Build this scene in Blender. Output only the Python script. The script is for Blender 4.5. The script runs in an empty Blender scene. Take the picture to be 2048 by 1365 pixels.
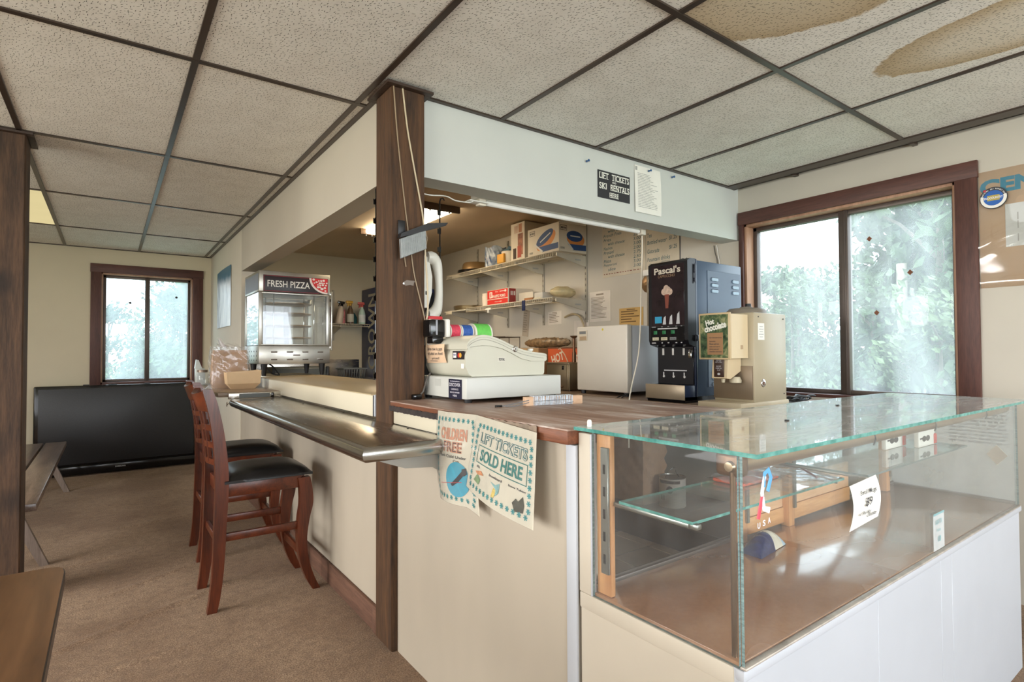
import bpy, bmesh, math, random
from mathutils import Vector, Matrix, Euler
random.seed(7)
S = bpy.context.scene
COL = S.collection
PI = math.pi

# ---------------------------------------------------------------- camera, world, lights, exposure
CAM_H = 1.17
Rv = Vector((0.80960879, -0.58695516, -0.00415323)); Uv = Vector((-0.00951922, -0.02020434, 0.99975055)); Fv = Vector((0.58689266, 0.8093673, 0.02194497))
cam = bpy.data.cameras.new('camera'); co = bpy.data.objects.new('camera', cam); COL.objects.link(co)
cam.sensor_width = 36; cam.lens = 1112.275 * 36 / 2048; cam.clip_start = .02; cam.clip_end = 300
m3 = Matrix((Rv, Uv, -Fv)).transposed()
co.matrix_world = Matrix.Translation((0, 0, CAM_H)) @ m3.to_4x4()
S.camera = co
S.view_settings.view_transform = 'Standard'; S.view_settings.look = 'None'
S.view_settings.exposure = 0.02; S.view_settings.gamma = 1; S.view_settings.use_curve_mapping = False
S.cycles.use_denoising = True
S.cycles.max_bounces = 9; S.cycles.diffuse_bounces = 5; S.cycles.glossy_bounces = 4; S.cycles.transmission_bounces = 6; S.cycles.transparent_max_bounces = 24
S.cycles.sample_clamp_indirect = 6; S.cycles.caustics_reflective = False; S.cycles.caustics_refractive = False

def lin(c):
    return tuple((x / 12.92 if x <= .04045 else ((x + .055) / 1.055) ** 2.4) for x in c)
def rgb(r, g, b): return lin((r / 255, g / 255, b / 255))

W_ = bpy.data.worlds.new('overcast_sky'); S.world = W_; W_.use_nodes = True
nt = W_.node_tree; nt.nodes.clear()
wo = nt.nodes.new('ShaderNodeOutputWorld'); bg = nt.nodes.new('ShaderNodeBackground'); tc = nt.nodes.new('ShaderNodeTexCoord')
sx = nt.nodes.new('ShaderNodeSeparateXYZ'); rp = nt.nodes.new('ShaderNodeValToRGB')
nt.links.new(tc.outputs['Generated'], sx.inputs[0]); nt.links.new(sx.outputs['Z'], rp.inputs['Fac'])
rp.color_ramp.elements[0].position = 0; rp.color_ramp.elements[0].color = (.93, .96, 1, 1)
rp.color_ramp.elements[1].position = 1; rp.color_ramp.elements[1].color = (.86, .93, 1, 1)
nt.links.new(rp.outputs['Color'], bg.inputs['Color']); bg.inputs['Strength'].default_value = 5.2
nt.links.new(bg.outputs[0], wo.inputs[0])

def area(name, loc, look, sx_, sy_, power, col=(1, 1, 1), spread=PI):
    l = bpy.data.lights.new(name, 'AREA'); l.shape = 'RECTANGLE'; l.size = sx_; l.size_y = sy_; l.energy = power; l.color = col; l.spread = spread
    o = bpy.data.objects.new(name, l); COL.objects.link(o); o.location = loc
    o.rotation_euler = Vector(look).to_track_quat('-Z', 'Y').to_euler()
    return o
# daylight through the windows of the two walls behind the photographer (their openings are built below)
area('daylight_left_window', (-3.30, 3.0, 1.45), (1, 0, -.34), 2.4, 1.3, 58, (1, .95, .88), 2.1)
area('daylight_left_window', (-3.30, -0.6, 1.45), (1, .1, -.32), 2.2, 1.3, 44, (1, .96, .9), 2.1)
area('daylight_back_window', (1.9, -3.12, 1.35), (0, 1, .55), 2.6, 1.7, 100, (.86, .93, 1))
area('daylight_back_window', (-1.4, -3.12, 1.35), (0, 1, .6), 1.8, 1.5, 56, (.93, .96, 1))

# ---------------------------------------------------------------- materials
MATS = {}
def new_mat(name):
    m = bpy.data.materials.new(name); m.use_nodes = True; m.node_tree.nodes.clear(); return m, m.node_tree
class G:
    """small node graph helper"""
    def __init__(s, nt): s.nt = nt
    def n(s, t, **k):
        x = s.nt.nodes.new('ShaderNode' + t)
        for a, b in k.items(): setattr(x, a, b)
        return x
    def l(s, a, b): s.nt.links.new(a, b)
    def math(s, op, a, b=None, c=None):
        x = s.n('Math', operation=op)
        for i, v in enumerate((a, b, c)):
            if v is None: continue
            if hasattr(v, 'is_output'): s.l(v, x.inputs[i])
            else: x.inputs[i].default_value = v
        return x.outputs[0]
    def pos(s, scale=(1, 1, 1)):
        g = s.n('NewGeometry'); mp = s.n('Mapping'); mp.inputs['Scale'].default_value = scale
        s.l(g.outputs['Position'], mp.inputs['Vector']); return mp.outputs[0]
    def noise(s, vec, scale, detail=3, rough=.55, dist=0):
        x = s.n('TexNoise'); x.inputs['Scale'].default_value = scale; x.inputs['Detail'].default_value = detail
        x.inputs['Roughness'].default_value = rough; x.inputs['Distortion'].default_value = dist
        s.l(vec, x.inputs['Vector']); return x.outputs['Fac']
    def ramp(s, fac, stops):
        x = s.n('ValToRGB'); e = x.color_ramp.elements
        while len(e) < len(stops): e.new(.5)
        for i, (p, c) in enumerate(stops):
            e[i].position = p; e[i].color = (*c, 1) if len(c) == 3 else c
        s.l(fac, x.inputs['Fac']); return x.outputs['Color']
    def mixc(s, fac, a, b, blend='MIX'):
        x = s.n('MixRGB', blend_type=blend)
        for i, v in enumerate((fac, a, b)):
            if hasattr(v, 'is_output'): s.l(v, x.inputs[i])
            elif i == 0: x.inputs[0].default_value = v
            else: x.inputs[i].default_value = (*v, 1)
        return x.outputs[0]
    def maprange(s, v, a, b, c, d):
        x = s.n('MapRange'); s.l(v, x.inputs[0])
        for i, q in enumerate((a, b, c, d)): x.inputs[i + 1].default_value = q
        return x.outputs[0]
    def bump(s, h, strength, dist=.002):
        x = s.n('Bump'); x.inputs['Strength'].default_value = strength; x.inputs['Distance'].default_value = dist
        s.l(h, x.inputs['Height']); return x.outputs[0]
    def out(s, sh): o = s.n('OutputMaterial'); s.l(sh, o.inputs[0])
    def pbsdf(s, col, rough=.5, metal=0, normal=None, **k):
        p = s.n('BsdfPrincipled')
        for nme, v in (('Base Color', col), ('Roughness', rough), ('Metallic', metal)):
            if hasattr(v, 'is_output'): s.l(v, p.inputs[nme])
            else: p.inputs[nme].default_value = (*v, 1) if nme == 'Base Color' else v
        for a, b in k.items(): p.inputs[a].default_value = b
        if normal is not None: s.l(normal, p.inputs['Normal'])
        return p.outputs[0]

def mat(name, c, rough=.5, metal=0, var=.08, scale=6, stretch=(1, 1, 1), bump=0, bscale=80, bstretch=None, detail=3, c2=None, rvar=0, **k):
    if name in MATS: return MATS[name]
    m, t = new_mat(name); g = G(t)
    col = rgb(*c); lo = tuple(x * (1 - var) for x in col); hi = tuple(min(1, x * (1 + var)) for x in col)
    if c2: lo, hi = col, rgb(*c2)
    f = g.noise(g.pos(stretch), scale, detail)
    cc = g.ramp(f, [(.3, lo), (.7, hi)])
    nrm = None
    if bump: nrm = g.bump(g.noise(g.pos(bstretch or stretch), bscale, 3), bump)
    rr = rough
    if rvar: rr = g.maprange(f, .3, .7, rough - rvar, rough + rvar)
    g.out(g.pbsdf(cc, rr, metal, nrm, **k)); MATS[name] = m; return m

def wood(name, c1, c2, axis='z', rough=.6, scale=9, bump=.3, dark=None, spec=.5, knots=False):
    if name in MATS: return MATS[name]
    m, t = new_mat(name); g = G(t)
    st = {'x': (.09, 1, 1), 'y': (1, .09, 1), 'z': (1, 1, .09)}[axis]
    p = g.pos(st)
    f1 = g.noise(p, scale * 3, 4, .6, .6); f2 = g.noise(p, scale * 22, 3, .6)
    f = g.math('ADD', g.math('MULTIPLY', f1, .65), g.math('MULTIPLY', f2, .35))
    cc = g.ramp(f, [(.32, rgb(*c1)), (.68, rgb(*c2))])
    if dark:
        d = g.noise(g.pos((1, 1, .5)), 5, 3, .6)
        cc = g.mixc(g.maprange(d, .5, .72, 0, .75), cc, rgb(*dark))
    if knots:
        v = g.n('TexVoronoi'); v.inputs['Scale'].default_value = 4.5; g.l(g.pos((1, 1, .8)), v.inputs['Vector'])
        cc = g.mixc(g.maprange(v.outputs['Distance'], .12, .32, .8, 0), cc, rgb(30, 20, 14))
    g.out(g.pbsdf(cc, rough, 0, g.bump(f, bump, .003), **{'Specular IOR Level': spec})); MATS[name] = m; return m

def ceiling_tile_mat(name, stain=None, pale=False):
    m, t = new_mat(name); g = G(t)
    v = g.n('TexVoronoi'); v.inputs['Scale'].default_value = 1; v.feature = 'F1'
    p = g.pos((64, 64, 0))
    g.l(p, v.inputs['Vector'])
    sub = g.n('VectorMath', operation='SUBTRACT'); g.l(p, sub.inputs[0]); g.l(v.outputs['Position'], sub.inputs[1])
    rot = g.n('VectorRotate', rotation_type='Z_AXIS'); g.l(sub.outputs[0], rot.inputs['Vector'])
    sc = g.n('SeparateColor'); g.l(v.outputs['Color'], sc.inputs[0])
    g.l(g.math('MULTIPLY', sc.outputs[0], 1.5), rot.inputs['Angle'])
    xy = g.n('SeparateXYZ'); g.l(rot.outputs[0], xy.inputs[0])
    wig = g.math('MULTIPLY', g.math('SINE', g.math('MULTIPLY', xy.outputs[0], 7)), .06)
    ya = g.math('ADD', xy.outputs[1], wig)
    a = g.math('POWER', g.math('DIVIDE', xy.outputs[0], g.math('MULTIPLY_ADD', sc.outputs[1], .3, .1)), 2)
    b = g.math('POWER', g.math('DIVIDE', ya, .07), 2)
    d = g.math('ADD', a, b)
    dash = g.maprange(d, .5, 1.2, 1, 0)
    fine = g.noise(g.pos((1, 1, 1)), 420, 2, .5)
    pin = g.maprange(fine, .64, .72, 0, .3)
    base = g.ramp(g.noise(g.pos(), 9, 3), [(.3, rgb(230, 227, 221)), (.7, rgb(240, 238, 233))])
    if stain:
        tint = g.noise(g.pos(), 2.1, 4, .55, .4)
        gp = g.n('NewGeometry'); s2 = g.n('SeparateXYZ'); g.l(gp.outputs['Position'], s2.inputs[0])
        acc = None
        for (cx, cy, rx, ry) in stain:
            e = g.math('ADD', g.math('POWER', g.math('DIVIDE', g.math('SUBTRACT', s2.outputs[0], cx), rx), 2),
                       g.math('POWER', g.math('DIVIDE', g.math('SUBTRACT', s2.outputs[1], cy), ry), 2))
            e = g.math('SQRT', e)
            acc = e if acc is None else g.math('MINIMUM', acc, e)
        edge = g.math('ADD', acc, g.math('MULTIPLY', g.math('SUBTRACT', tint, .5), .55))
        edge = g.math('ADD', edge, g.math('MULTIPLY', g.math('SUBTRACT', g.noise(g.pos(), 55, 2), .5), .06))
        sc_ = g.ramp(edge, [(.0, rgb(228, 222, 210) if pale else rgb(216, 206, 188)), (.55, rgb(222, 213, 197) if pale else rgb(210, 198, 176)), (.82, rgb(204, 188, 162)), (.97, rgb(190, 170, 140)), (1.0, rgb(242, 240, 236))])
        base = g.mixc(1, base, sc_, 'DARKEN')
    col = g.mixc(dash, base, rgb(70, 66, 58)); col = g.mixc(pin, col, rgb(120, 114, 104))
    nrm = g.bump(g.math('SUBTRACT', 1, g.math('MAXIMUM', dash, pin)), .5, .004)
    g.out(g.pbsdf(col, .95, 0, nrm, **{'Specular IOR Level': .1})); MATS[name] = m; return m

def carpet_mat(name):
    m, t = new_mat(name); g = G(t)
    f = g.noise(g.pos(), 170, 3, .75); big = g.noise(g.pos(), 1.3, 4, .6); med = g.noise(g.pos(), 26, 3, .65)
    c = g.ramp(f, [(.3, rgb(84, 64, 50)), (.5, rgb(164, 134, 106)), (.7, rgb(212, 184, 154))])
    c = g.mixc(g.maprange(big, .42, .62, 0, .55), c, rgb(108, 76, 50))
    c = g.mixc(g.maprange(med, .42, .66, 0, .4), c, rgb(104, 82, 66))
    nrm = g.bump(g.noise(g.pos(), 300, 3, .7), .9, .006)
    g.out(g.pbsdf(c, .97, 0, nrm, **{'Specular IOR Level': .08, 'Sheen Weight': .15})); MATS[name] = m; return m

def steel(name, c=(200, 196, 188), rough=.24, axis='y', var=.02):
    if name in MATS: return MATS[name]
    m, t = new_mat(name); g = G(t)
    st = {'x': (.04, 1, 1), 'y': (1, .04, 1), 'z': (1, 1, .04)}[axis]
    f = g.noise(g.pos(st), 160, 3, .6); f2 = g.noise(g.pos(), 6, 4, .6)
    col = rgb(*c)
    cc = g.ramp(f2, [(.3, tuple(x * (1 - var) for x in col)), (.7, tuple(min(1, x * (1 + var)) for x in col))])
    rr = g.math('ADD', g.maprange(f, .3, .7, rough - .02, rough + .03), g.maprange(f2, .4, .7, 0, .02))
    g.out(g.pbsdf(cc, rr, 1)); MATS[name] = m; return m

def glass(name, tint=(.97, .99, .985), dust=.03, dust_hi=.1, gloss_rough=.02, ior=1.45, scale=5, stretch=(1, 1, 1), dustcol=(.85, .88, .9), transl=0, refl=1.0, dmin=.35, dmax=.75):
    if name in MATS: return MATS[name]
    m, t = new_mat(name); g = G(t)
    tr = g.n('BsdfTransparent'); tr.inputs[0].default_value = (*tint, 1)
    gl = g.n('BsdfGlossy'); gl.inputs['Roughness'].default_value = gloss_rough; gl.inputs['Color'].default_value = (.95, .97, 1, 1)
    fr = g.n('LayerWeight'); fr.inputs['Blend'].default_value = .5
    f0 = ((ior - 1) / (ior + 1)) ** 2
    fres = g.math('MULTIPLY_ADD', g.math('POWER', fr.outputs['Facing'], 5), 1 - f0, f0)
    mx = g.n('MixShader'); g.l(g.math('MULTIPLY', fres, refl), mx.inputs[0]); g.l(tr.outputs[0], mx.inputs[1]); g.l(gl.outputs[0], mx.inputs[2])
    df = g.n('BsdfDiffuse'); df.inputs[0].default_value = (*dustcol, 1); d_out = df.outputs[0]
    if transl:
        tl = g.n('BsdfTranslucent'); tl.inputs[0].default_value = (*dustcol, 1)
        m2 = g.n('MixShader'); m2.inputs[0].default_value = transl; g.l(df.outputs[0], m2.inputs[1]); g.l(tl.outputs[0], m2.inputs[2]); d_out = m2.outputs[0]
    n1 = g.noise(g.pos(stretch), scale, 5, .6, .5)
    m3_ = g.n('MixShader'); g.l(g.maprange(n1, dmin, dmax, dust, dust_hi), m3_.inputs[0]); g.l(mx.outputs[0], m3_.inputs[1]); g.l(d_out, m3_.inputs[2])
    g.out(m3_.outputs[0]); MATS[name] = m; return m

def emit(name, c, strength):
    m, t = new_mat(name); g = G(t)
    f = g.noise(g.pos(), 3, 2); cc = g.ramp(f, [(.3, rgb(*c)), (.7, tuple(x * .96 for x in rgb(*c)))])
    e = g.n('Emission'); g.l(cc, e.inputs[0]); e.inputs[1].default_value = strength; g.out(e.outputs[0]); MATS[name] = m; return m

# ---------------------------------------------------------------- mesh building
class B:
    def __init__(s, xf=None): s.v = []; s.f = []; s.mi = []; s.sm = []; s.xf = xf
    def add(s, vs, fs, mi=0, sm=False):
        o = len(s.v)
        s.v += [Vector(p) for p in vs]
        for f in fs: s.f.append([o + i for i in f]); s.mi.append(mi); s.sm.append(sm)
        return s
    def box(s, lo, hi, mi=0):
        a, b = lo, hi
        vs = [(a[0], a[1], a[2]), (b[0], a[1], a[2]), (b[0], b[1], a[2]), (a[0], b[1], a[2]), (a[0], a[1], b[2]), (b[0], a[1], b[2]), (b[0], b[1], b[2]), (a[0], b[1], b[2])]
        return s.add(vs, [(0, 3, 2, 1), (4, 5, 6, 7), (0, 1, 5, 4), (1, 2, 6, 5), (2, 3, 7, 6), (3, 0, 4, 7)], mi)
    def rbox(s, lo, hi, r=.004, seg=2, mi=0, sm=True, mod=None):
        bm = bmesh.new(); bmesh.ops.create_cube(bm, size=1)
        for v in bm.verts: v.co = Vector([lo[i] + (v.co[i] + .5) * (hi[i] - lo[i]) for i in range(3)])
        r = min(r, .49 * min(abs(hi[i] - lo[i]) for i in range(3)))
        bmesh.ops.bevel(bm, geom=list(bm.edges), offset=r, segments=seg, profile=.5, affect='EDGES')
        bm.verts.index_update()
        vs = [v.co.copy() for v in bm.verts]
        if mod: vs = [mod(p) for p in vs]
        fs = [[v.index for v in f.verts] for f in bm.faces]
        bm.free(); return s.add(vs, fs, mi, sm)
    def cyl(s, p0, p1, r0, r1=None, n=16, mi=0, caps=True, sm=True):
        r1 = r0 if r1 is None else r1
        p0, p1 = Vector(p0), Vector(p1); d = (p1 - p0).normalized()
        a = d.orthogonal().normalized(); b = d.cross(a)
        vs = []
        for p, r in ((p0, r0), (p1, r1)):
            for i in range(n): t = 2 * PI * i / n; vs.append(p + (a * math.cos(t) + b * math.sin(t)) * r)
        s.add(vs, [(i, (i + 1) % n, n + (i + 1) % n, n + i) for i in range(n)], mi, sm)
        if caps:
            s.add(vs[:n], [list(range(n))[::-1]], mi); s.add(vs[n:], [list(range(n))], mi)
        return s
    def tube(s, pts, r, n=8, mi=0, caps=True):
        pts = [Vector(p) for p in pts]; rings = []
        rs = r if isinstance(r, (list, tuple)) else [r] * len(pts)
        prev = None
        for i, p in enumerate(pts):
            d = (pts[min(i + 1, len(pts) - 1)] - pts[max(i - 1, 0)]).normalized()
            if prev is None: a = d.orthogonal().normalized()
            else:
                a = prev - d * prev.dot(d)
                a = a.normalized() if a.length > 1e-6 else d.orthogonal().normalized()
            prev = a; b = d.cross(a)
            rings += [p + (a * math.cos(2 * PI * k / n) + b * math.sin(2 * PI * k / n)) * rs[i] for k in range(n)]
        fs = [(i * n + k, i * n + (k + 1) % n, (i + 1) * n + (k + 1) % n, (i + 1) * n + k) for i in range(len(pts) - 1) for k in range(n)]
        s.add(rings, fs, mi, True)
        if caps: s.add(rings[:n], [list(range(n))[::-1]], mi); s.add(rings[-n:], [list(range(n))], mi)
        return s
    def lathe(s, prof, c=(0, 0, 0), n=24, mi=0, sm=True, axis='z'):
        vs = []
        for (r, z) in prof:
            for i in range(n):
                t = 2 * PI * i / n; p = (r * math.cos(t), r * math.sin(t), z)
                if axis == 'x': p = (z, p[0], p[1])
                if axis == 'y': p = (p[0], z, p[1])
                vs.append(Vector(p) + Vector(c))
        k = len(prof)
        return s.add(vs, [(j * n + i, j * n + (i + 1) % n, (j + 1) * n + (i + 1) % n, (j + 1) * n + i) for j in range(k - 1) for i in range(n)], mi, sm)
    def prism(s, poly, ax, lo, hi, mi=0, sm=False):
        """poly in the two axes other than ax, in cyclic order xyz"""
        def mk(p, q):
            if ax == 'x': return (q, p[0], p[1])
            if ax == 'y': return (p[0], q, p[1])
            return (p[0], p[1], q)
        n = len(poly)
        vs = [mk(p, lo) for p in poly] + [mk(p, hi) for p in poly]
        s.add(vs, [list(range(n))[::-1], list(range(n, 2 * n))], mi)
        return s.add(vs, [(i, (i + 1) % n, n + (i + 1) % n, n + i) for i in range(n)], mi, sm)
    def quad(s, a, b, c, d, mi=0): return s.add([a, b, c, d], [(0, 1, 2, 3)], mi)
    def grid(s, fn, nu, nv, mi=0, sm=True):
        vs = [fn(i / nu, j / nv) for j in range(nv + 1) for i in range(nu + 1)]
        return s.add(vs, [(j * (nu + 1) + i, j * (nu + 1) + i + 1, (j + 1) * (nu + 1) + i + 1, (j + 1) * (nu + 1) + i) for j in range(nv) for i in range(nu)], mi, sm)
    def sheet(s, fn, nu, nv, th=.0006, mi=0):
        """thin curved sheet with real thickness"""
        top = [Vector(fn(i / nu, j / nv)) for j in range(nv + 1) for i in range(nu + 1)]
        N = len(top); w = nu + 1
        nrm = (top[1] - top[0]).cross(top[w] - top[0]).normalized() * th
        vs = top + [p - nrm for p in top]
        fs = []
        for j in range(nv):
            for i in range(nu):
                a = j * w + i; q = (a, a + 1, a + w + 1, a + w); fs.append(q); fs.append(tuple(N + k for k in q[::-1]))
        rim = list(range(w)) + [j * w + nu for j in range(1, nv + 1)] + [nv * w + i for i in range(nu - 1, -1, -1)] + [j * w for j in range(nv - 1, 0, -1)]
        for k in range(len(rim)): a, b = rim[k], rim[(k + 1) % len(rim)]; fs.append((b, a, N + a, N + b))
        return s.add(vs, fs, mi, True)

WL = {}   # world location of every object (no rotations are used on parents)
def place(o, loc, parent):
    COL.objects.link(o); o.location = loc; WL[o] = Vector(loc)
    if parent is not None:
        o.parent = parent; o.matrix_parent_inverse = Matrix.Translation(-WL[parent])
def obj(name, b, m, parent=None, fixn=True, keep_origin=False):
    vs = b.v
    if b.xf is not None: vs = [b.xf @ p for p in vs]
    me = bpy.data.meshes.new(name)
    lo = Vector([min(p[i] for p in vs) for i in range(3)]); hi = Vector([max(p[i] for p in vs) for i in range(3)])
    c = Vector(((lo.x + hi.x) / 2, (lo.y + hi.y) / 2, lo.z))
    me.from_pydata([p - c for p in vs], [], b.f)
    ms = m if isinstance(m, (list, tuple)) else [m]
    for x in ms: me.materials.append(x)
    for p, i, sm in zip(me.polygons, b.mi, b.sm): p.material_index = i; p.use_smooth = sm
    if fixn:
        bm = bmesh.new(); bm.from_mesh(me); bmesh.ops.remove_doubles(bm, verts=bm.verts, dist=1e-5); bmesh.ops.recalc_face_normals(bm, faces=bm.faces)
        for e in bm.edges:
            if len(e.link_faces) == 2 and e.calc_face_angle(0) > .7: e.smooth = False
        bm.to_mesh(me); bm.free()
    me.update()
    o = bpy.data.objects.new(name, me); place(o, c, parent); return o
def tag(o, label, cat, group=None, kind=None):
    o['label'] = label; o['category'] = cat
    if group: o['group'] = group
    if kind: o['kind'] = kind
    return o
def thing(name, label, cat, loc, group=None):
    o = bpy.data.objects.new(name, None); o.empty_display_size = .05; place(o, loc, None); return tag(o, label, cat, group)
def struct(name, b, m, parent=None, **k):
    o = obj(name, b, m, parent, **k)
    if parent is None: o['kind'] = 'structure'
    return o
def sempty(name, loc):
    o = bpy.data.objects.new(name, None); place(o, loc, None); o['kind'] = 'structure'; return o
def dup(root, d, label=None):
    d = Vector(d)
    def cp(o, par):
        c = o.copy(); COL.objects.link(c); WL[c] = WL[o] + d
        if par is None: c.location = o.location + d
        else: c.parent = par; c.matrix_parent_inverse = o.matrix_parent_inverse.copy()
        for ch in o.children:
            cp(ch, c)
        return c
    r = cp(root, None)
    if label: r['label'] = label
    return r

TXT = {}
def text_mesh(s, bold, shear):
    k = (s, bold, shear)
    if k not in TXT:
        cu = bpy.data.curves.new('t', 'FONT'); cu.body = s; cu.offset = bold; cu.shear = shear; cu.resolution_u = 3; cu.align_x = 'CENTER'
        o = bpy.data.objects.new('t', cu); COL.objects.link(o)
        bpy.context.view_layer.update()
        me = bpy.data.meshes.new_from_object(o.evaluated_get(bpy.context.evaluated_depsgraph_get()))
        vs = [v.co.copy() for v in me.vertices]; fs = [list(p.vertices) for p in me.polygons]
        bpy.data.objects.remove(o); bpy.data.curves.remove(cu); bpy.data.meshes.remove(me)
        TXT[k] = (vs, fs)
    return TXT[k]
def lettering(b, s, c, u, v, w=None, h=None, mi=0, bold=.0, shear=0, eps=.0008, warp=None):
    """flat print centred at c, running along u, up along v, fitted into w x h"""
    vs, fs = text_mesh(s, bold, shear)
    u, v = Vector(u).normalized(), Vector(v).normalized(); n = u.cross(v).normalized(); c = Vector(c)
    x0, x1 = min(p.x for p in vs), max(p.x for p in vs); y0, y1 = min(p.y for p in vs), max(p.y for p in vs)
    sw = w / (x1 - x0) if w else None; sh = h / (y1 - y0) if h else sw
    if sw is None: sw = sh
    out = []
    for p in vs:
        a, q = (p.x - (x0 + x1) / 2) * sw, (p.y - (y0 + y1) / 2) * sh
        P = c + u * a + v * q + n * eps
        out.append(warp(P) if warp else P)
    b.add(out, fs, mi); return b
def fl(b, c, u, v, w, h, mi=0, eps=.0006):
    """flat printed rectangle"""
    u, v = Vector(u).normalized() * w / 2, Vector(v).normalized() * h / 2; n = u.cross(v).normalized() * eps; c = Vector(c) + n
    return b.quad(c - u - v, c + u - v, c + u + v, c - u + v, mi)
def disc(b, c, u, v, rx, ry, mi=0, eps=.0006, n=28, a0=0, a1=2 * PI, r_in=0):
    u, v = Vector(u).normalized(), Vector(v).normalized(); nn = u.cross(v).normalized() * eps; c = Vector(c) + nn
    pts = [c + u * (rx * math.cos(a0 + (a1 - a0) * i / n)) + v * (ry * math.sin(a0 + (a1 - a0) * i / n)) for i in range(n + (0 if a1 - a0 > 6.28 else 1))]
    if a1 - a0 <= 6.28: pts = [c] + pts
    return b.add(pts, [list(range(len(pts)))], mi)
X, Y, Z = Vector((1, 0, 0)), Vector((0, 1, 0)), Vector((0, 0, 1))
FRONT = (X, Z)          # print on a face looking towards -y
SIDE = (-Y, Z)          # print on a face looking towards -x

# palette
white_wall = mat('painted_wallboard_white', (203, 206, 201), .75, var=.03, scale=2.5, bump=.08, bscale=120)
cream_wall = mat('painted_wallboard_cream', (210, 202, 186), .75, var=.035, scale=2, bump=.08, bscale=120)
tan_wall = mat('kitchen_wallboard_tan', (196, 190, 177), .75, var=.04, scale=2, bump=.08, bscale=120)
bar_paint = mat('scuffed_bar_panel_paint', (178, 168, 152), .62, var=.06, scale=3, stretch=(1, 1, .35), bump=.05, bscale=60)
white_paint = mat('white_board_paint', (184, 188, 195), .5, var=.025, scale=4)
cream_paint = mat('cream_board_paint', (196, 187, 171), .6, var=.04, scale=4)
dark_wood = wood('rough_sawn_dark_timber', (38, 26, 17), (94, 68, 48), 'z', .75, 8, .9, knots=True)
post_wood = wood('rough_sawn_brown_timber', (42, 27, 15), (96, 65, 38), 'z', .75, 8, .9)
trim_wood_z = wood('reddish_window_trim_upright', (62, 34, 28), (98, 60, 50), 'z', .5, 9, .2)
trim_wood_y = wood('reddish_window_trim_sideways', (62, 34, 28), (98, 60, 50), 'y', .5, 9, .2)
trim_wood_x = wood('reddish_window_trim_across', (62, 34, 28), (98, 60, 50), 'x', .5, 9, .2)
raw_wood = wood('pale_raw_jamb_wood', (156, 116, 92), (190, 150, 122), 'z', .55, 8, .15)
bronze = mat('dark_bronze_aluminium', (92, 82, 76), .4, .4, var=.08)
grid_paint = mat('brown_grid_enamel', (66, 54, 46), .32, .25, var=.1)
black_pl = mat('black_plastic', (26, 26, 28), .45, var=.1)
gloss_black = mat('gloss_black_plastic', (14, 14, 16), .12, var=.1)
grey_pl = mat('grey_plastic', (120, 122, 122), .5, var=.06)
white_pl = mat('white_plastic', (228, 226, 218), .4, var=.03)
paper = mat('white_paper', (236, 234, 226), .8, var=.03, scale=12)
ink = mat('dark_print', (58, 58, 62), .7, var=.05)
ink_l = mat('pale_grey_print', (168, 168, 164), .8, var=.05)
teal_ink = mat('teal_print', (70, 148, 150), .7, var=.08, scale=60)
st_y = steel('brushed_steel_lengthwise', axis='y'); st_x = steel('brushed_steel_across', axis='x'); st_z = steel('brushed_steel_upright', (188, 186, 180), .3, 'z')
chrome = steel('bright_chrome', (214, 214, 214), .14, 'z', .05)
# ---------------------------------------------------------------- setting
CEIL = 2.2605; KC = 2.41; WX = 3.42; WY = 7.04; LX = -3.3; BY = -3.1; BAR = .926; HY = 2.118
carpet = carpet_mat('worn_brown_carpet')
def carpet_h(x, y):
    h = 0
    for (x0, y0, x1, y1, a) in ((-.35, 2.75, .55, 3.2, .012), (-.2, 2.55, .3, 2.6, .006), (-.3, 3.9, .2, 4.05, .009), (-.1, 3.3, .45, 3.62, .007), (0, 4.6, .5, 4.7, .006)):
        dx, dy = x1 - x0, y1 - y0; L = math.hypot(dx, dy); t = ((x - x0) * dx + (y - y0) * dy) / L / L; d = abs((x - x0) * dy - (y - y0) * dx) / L
        if -.1 < t < 1.1: h += a * math.exp(-(d / .022) ** 2) * max(0, math.sin(PI * min(1, max(0, (t + .1) / 1.2))))
    return h
b = B(); b.box((LX - .2, BY - .2, -.06), (WX + .2, WY + .2, -.012))
def cg(u, v):
    x = -.6 + u * 1.5; y = 2.3 + v * 2.6; return (x, y, carpet_h(x, y))
b.grid(cg, 100, 170)
for lo, hi in (((LX, BY), (-.6, WY)), ((-.6, BY), (.93, 2.3)), ((-.6, 4.9), (.93, WY)), ((.93, BY), (WX, 2.3)), ((.9, 2.3), (.93, 4.9))):
    b.quad((lo[0], lo[1], 0), (hi[0], lo[1], 0), (hi[0], hi[1], 0), (lo[0], hi[1], 0))
floor = struct('floor', b, carpet, fixn=False)
# kitchen floor tiles, each with its own edges
tile_m = [mat('brown_grey_floor_tile' + s_, c, .35, var=.12, scale=7, bump=.1, bscale=40) for s_, c in (('', (112, 100, 90)), ('_darker', (98, 87, 78)), ('_paler', (124, 112, 102)))]
bt = B(); bt.rbox((-.148, -.148, 0), (.148, .148, .012), .003, 1)
t0s = []
for i in range(8):
    for j in range(13):
        xx, yy = 1.1 + .15 + .305 * i, 1.02 + .15 + .305 * j
        if xx > 3.3: continue
        k = random.choice((0, 0, 1, 2))
        src = next((t for t in t0s if t[0] == k), None)
        if src is None:
            bb = B(); bb.rbox((xx - .15, yy - .15, 0), (xx + .15, yy + .15, .012), .003, 1)
            o = obj('floor_tile', bb, tile_m[k], floor); t0s.append((k, o))
        else:
            o = bpy.data.objects.new('floor_tile', src[1].data); place(o, (xx, yy, 0), floor)

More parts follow.
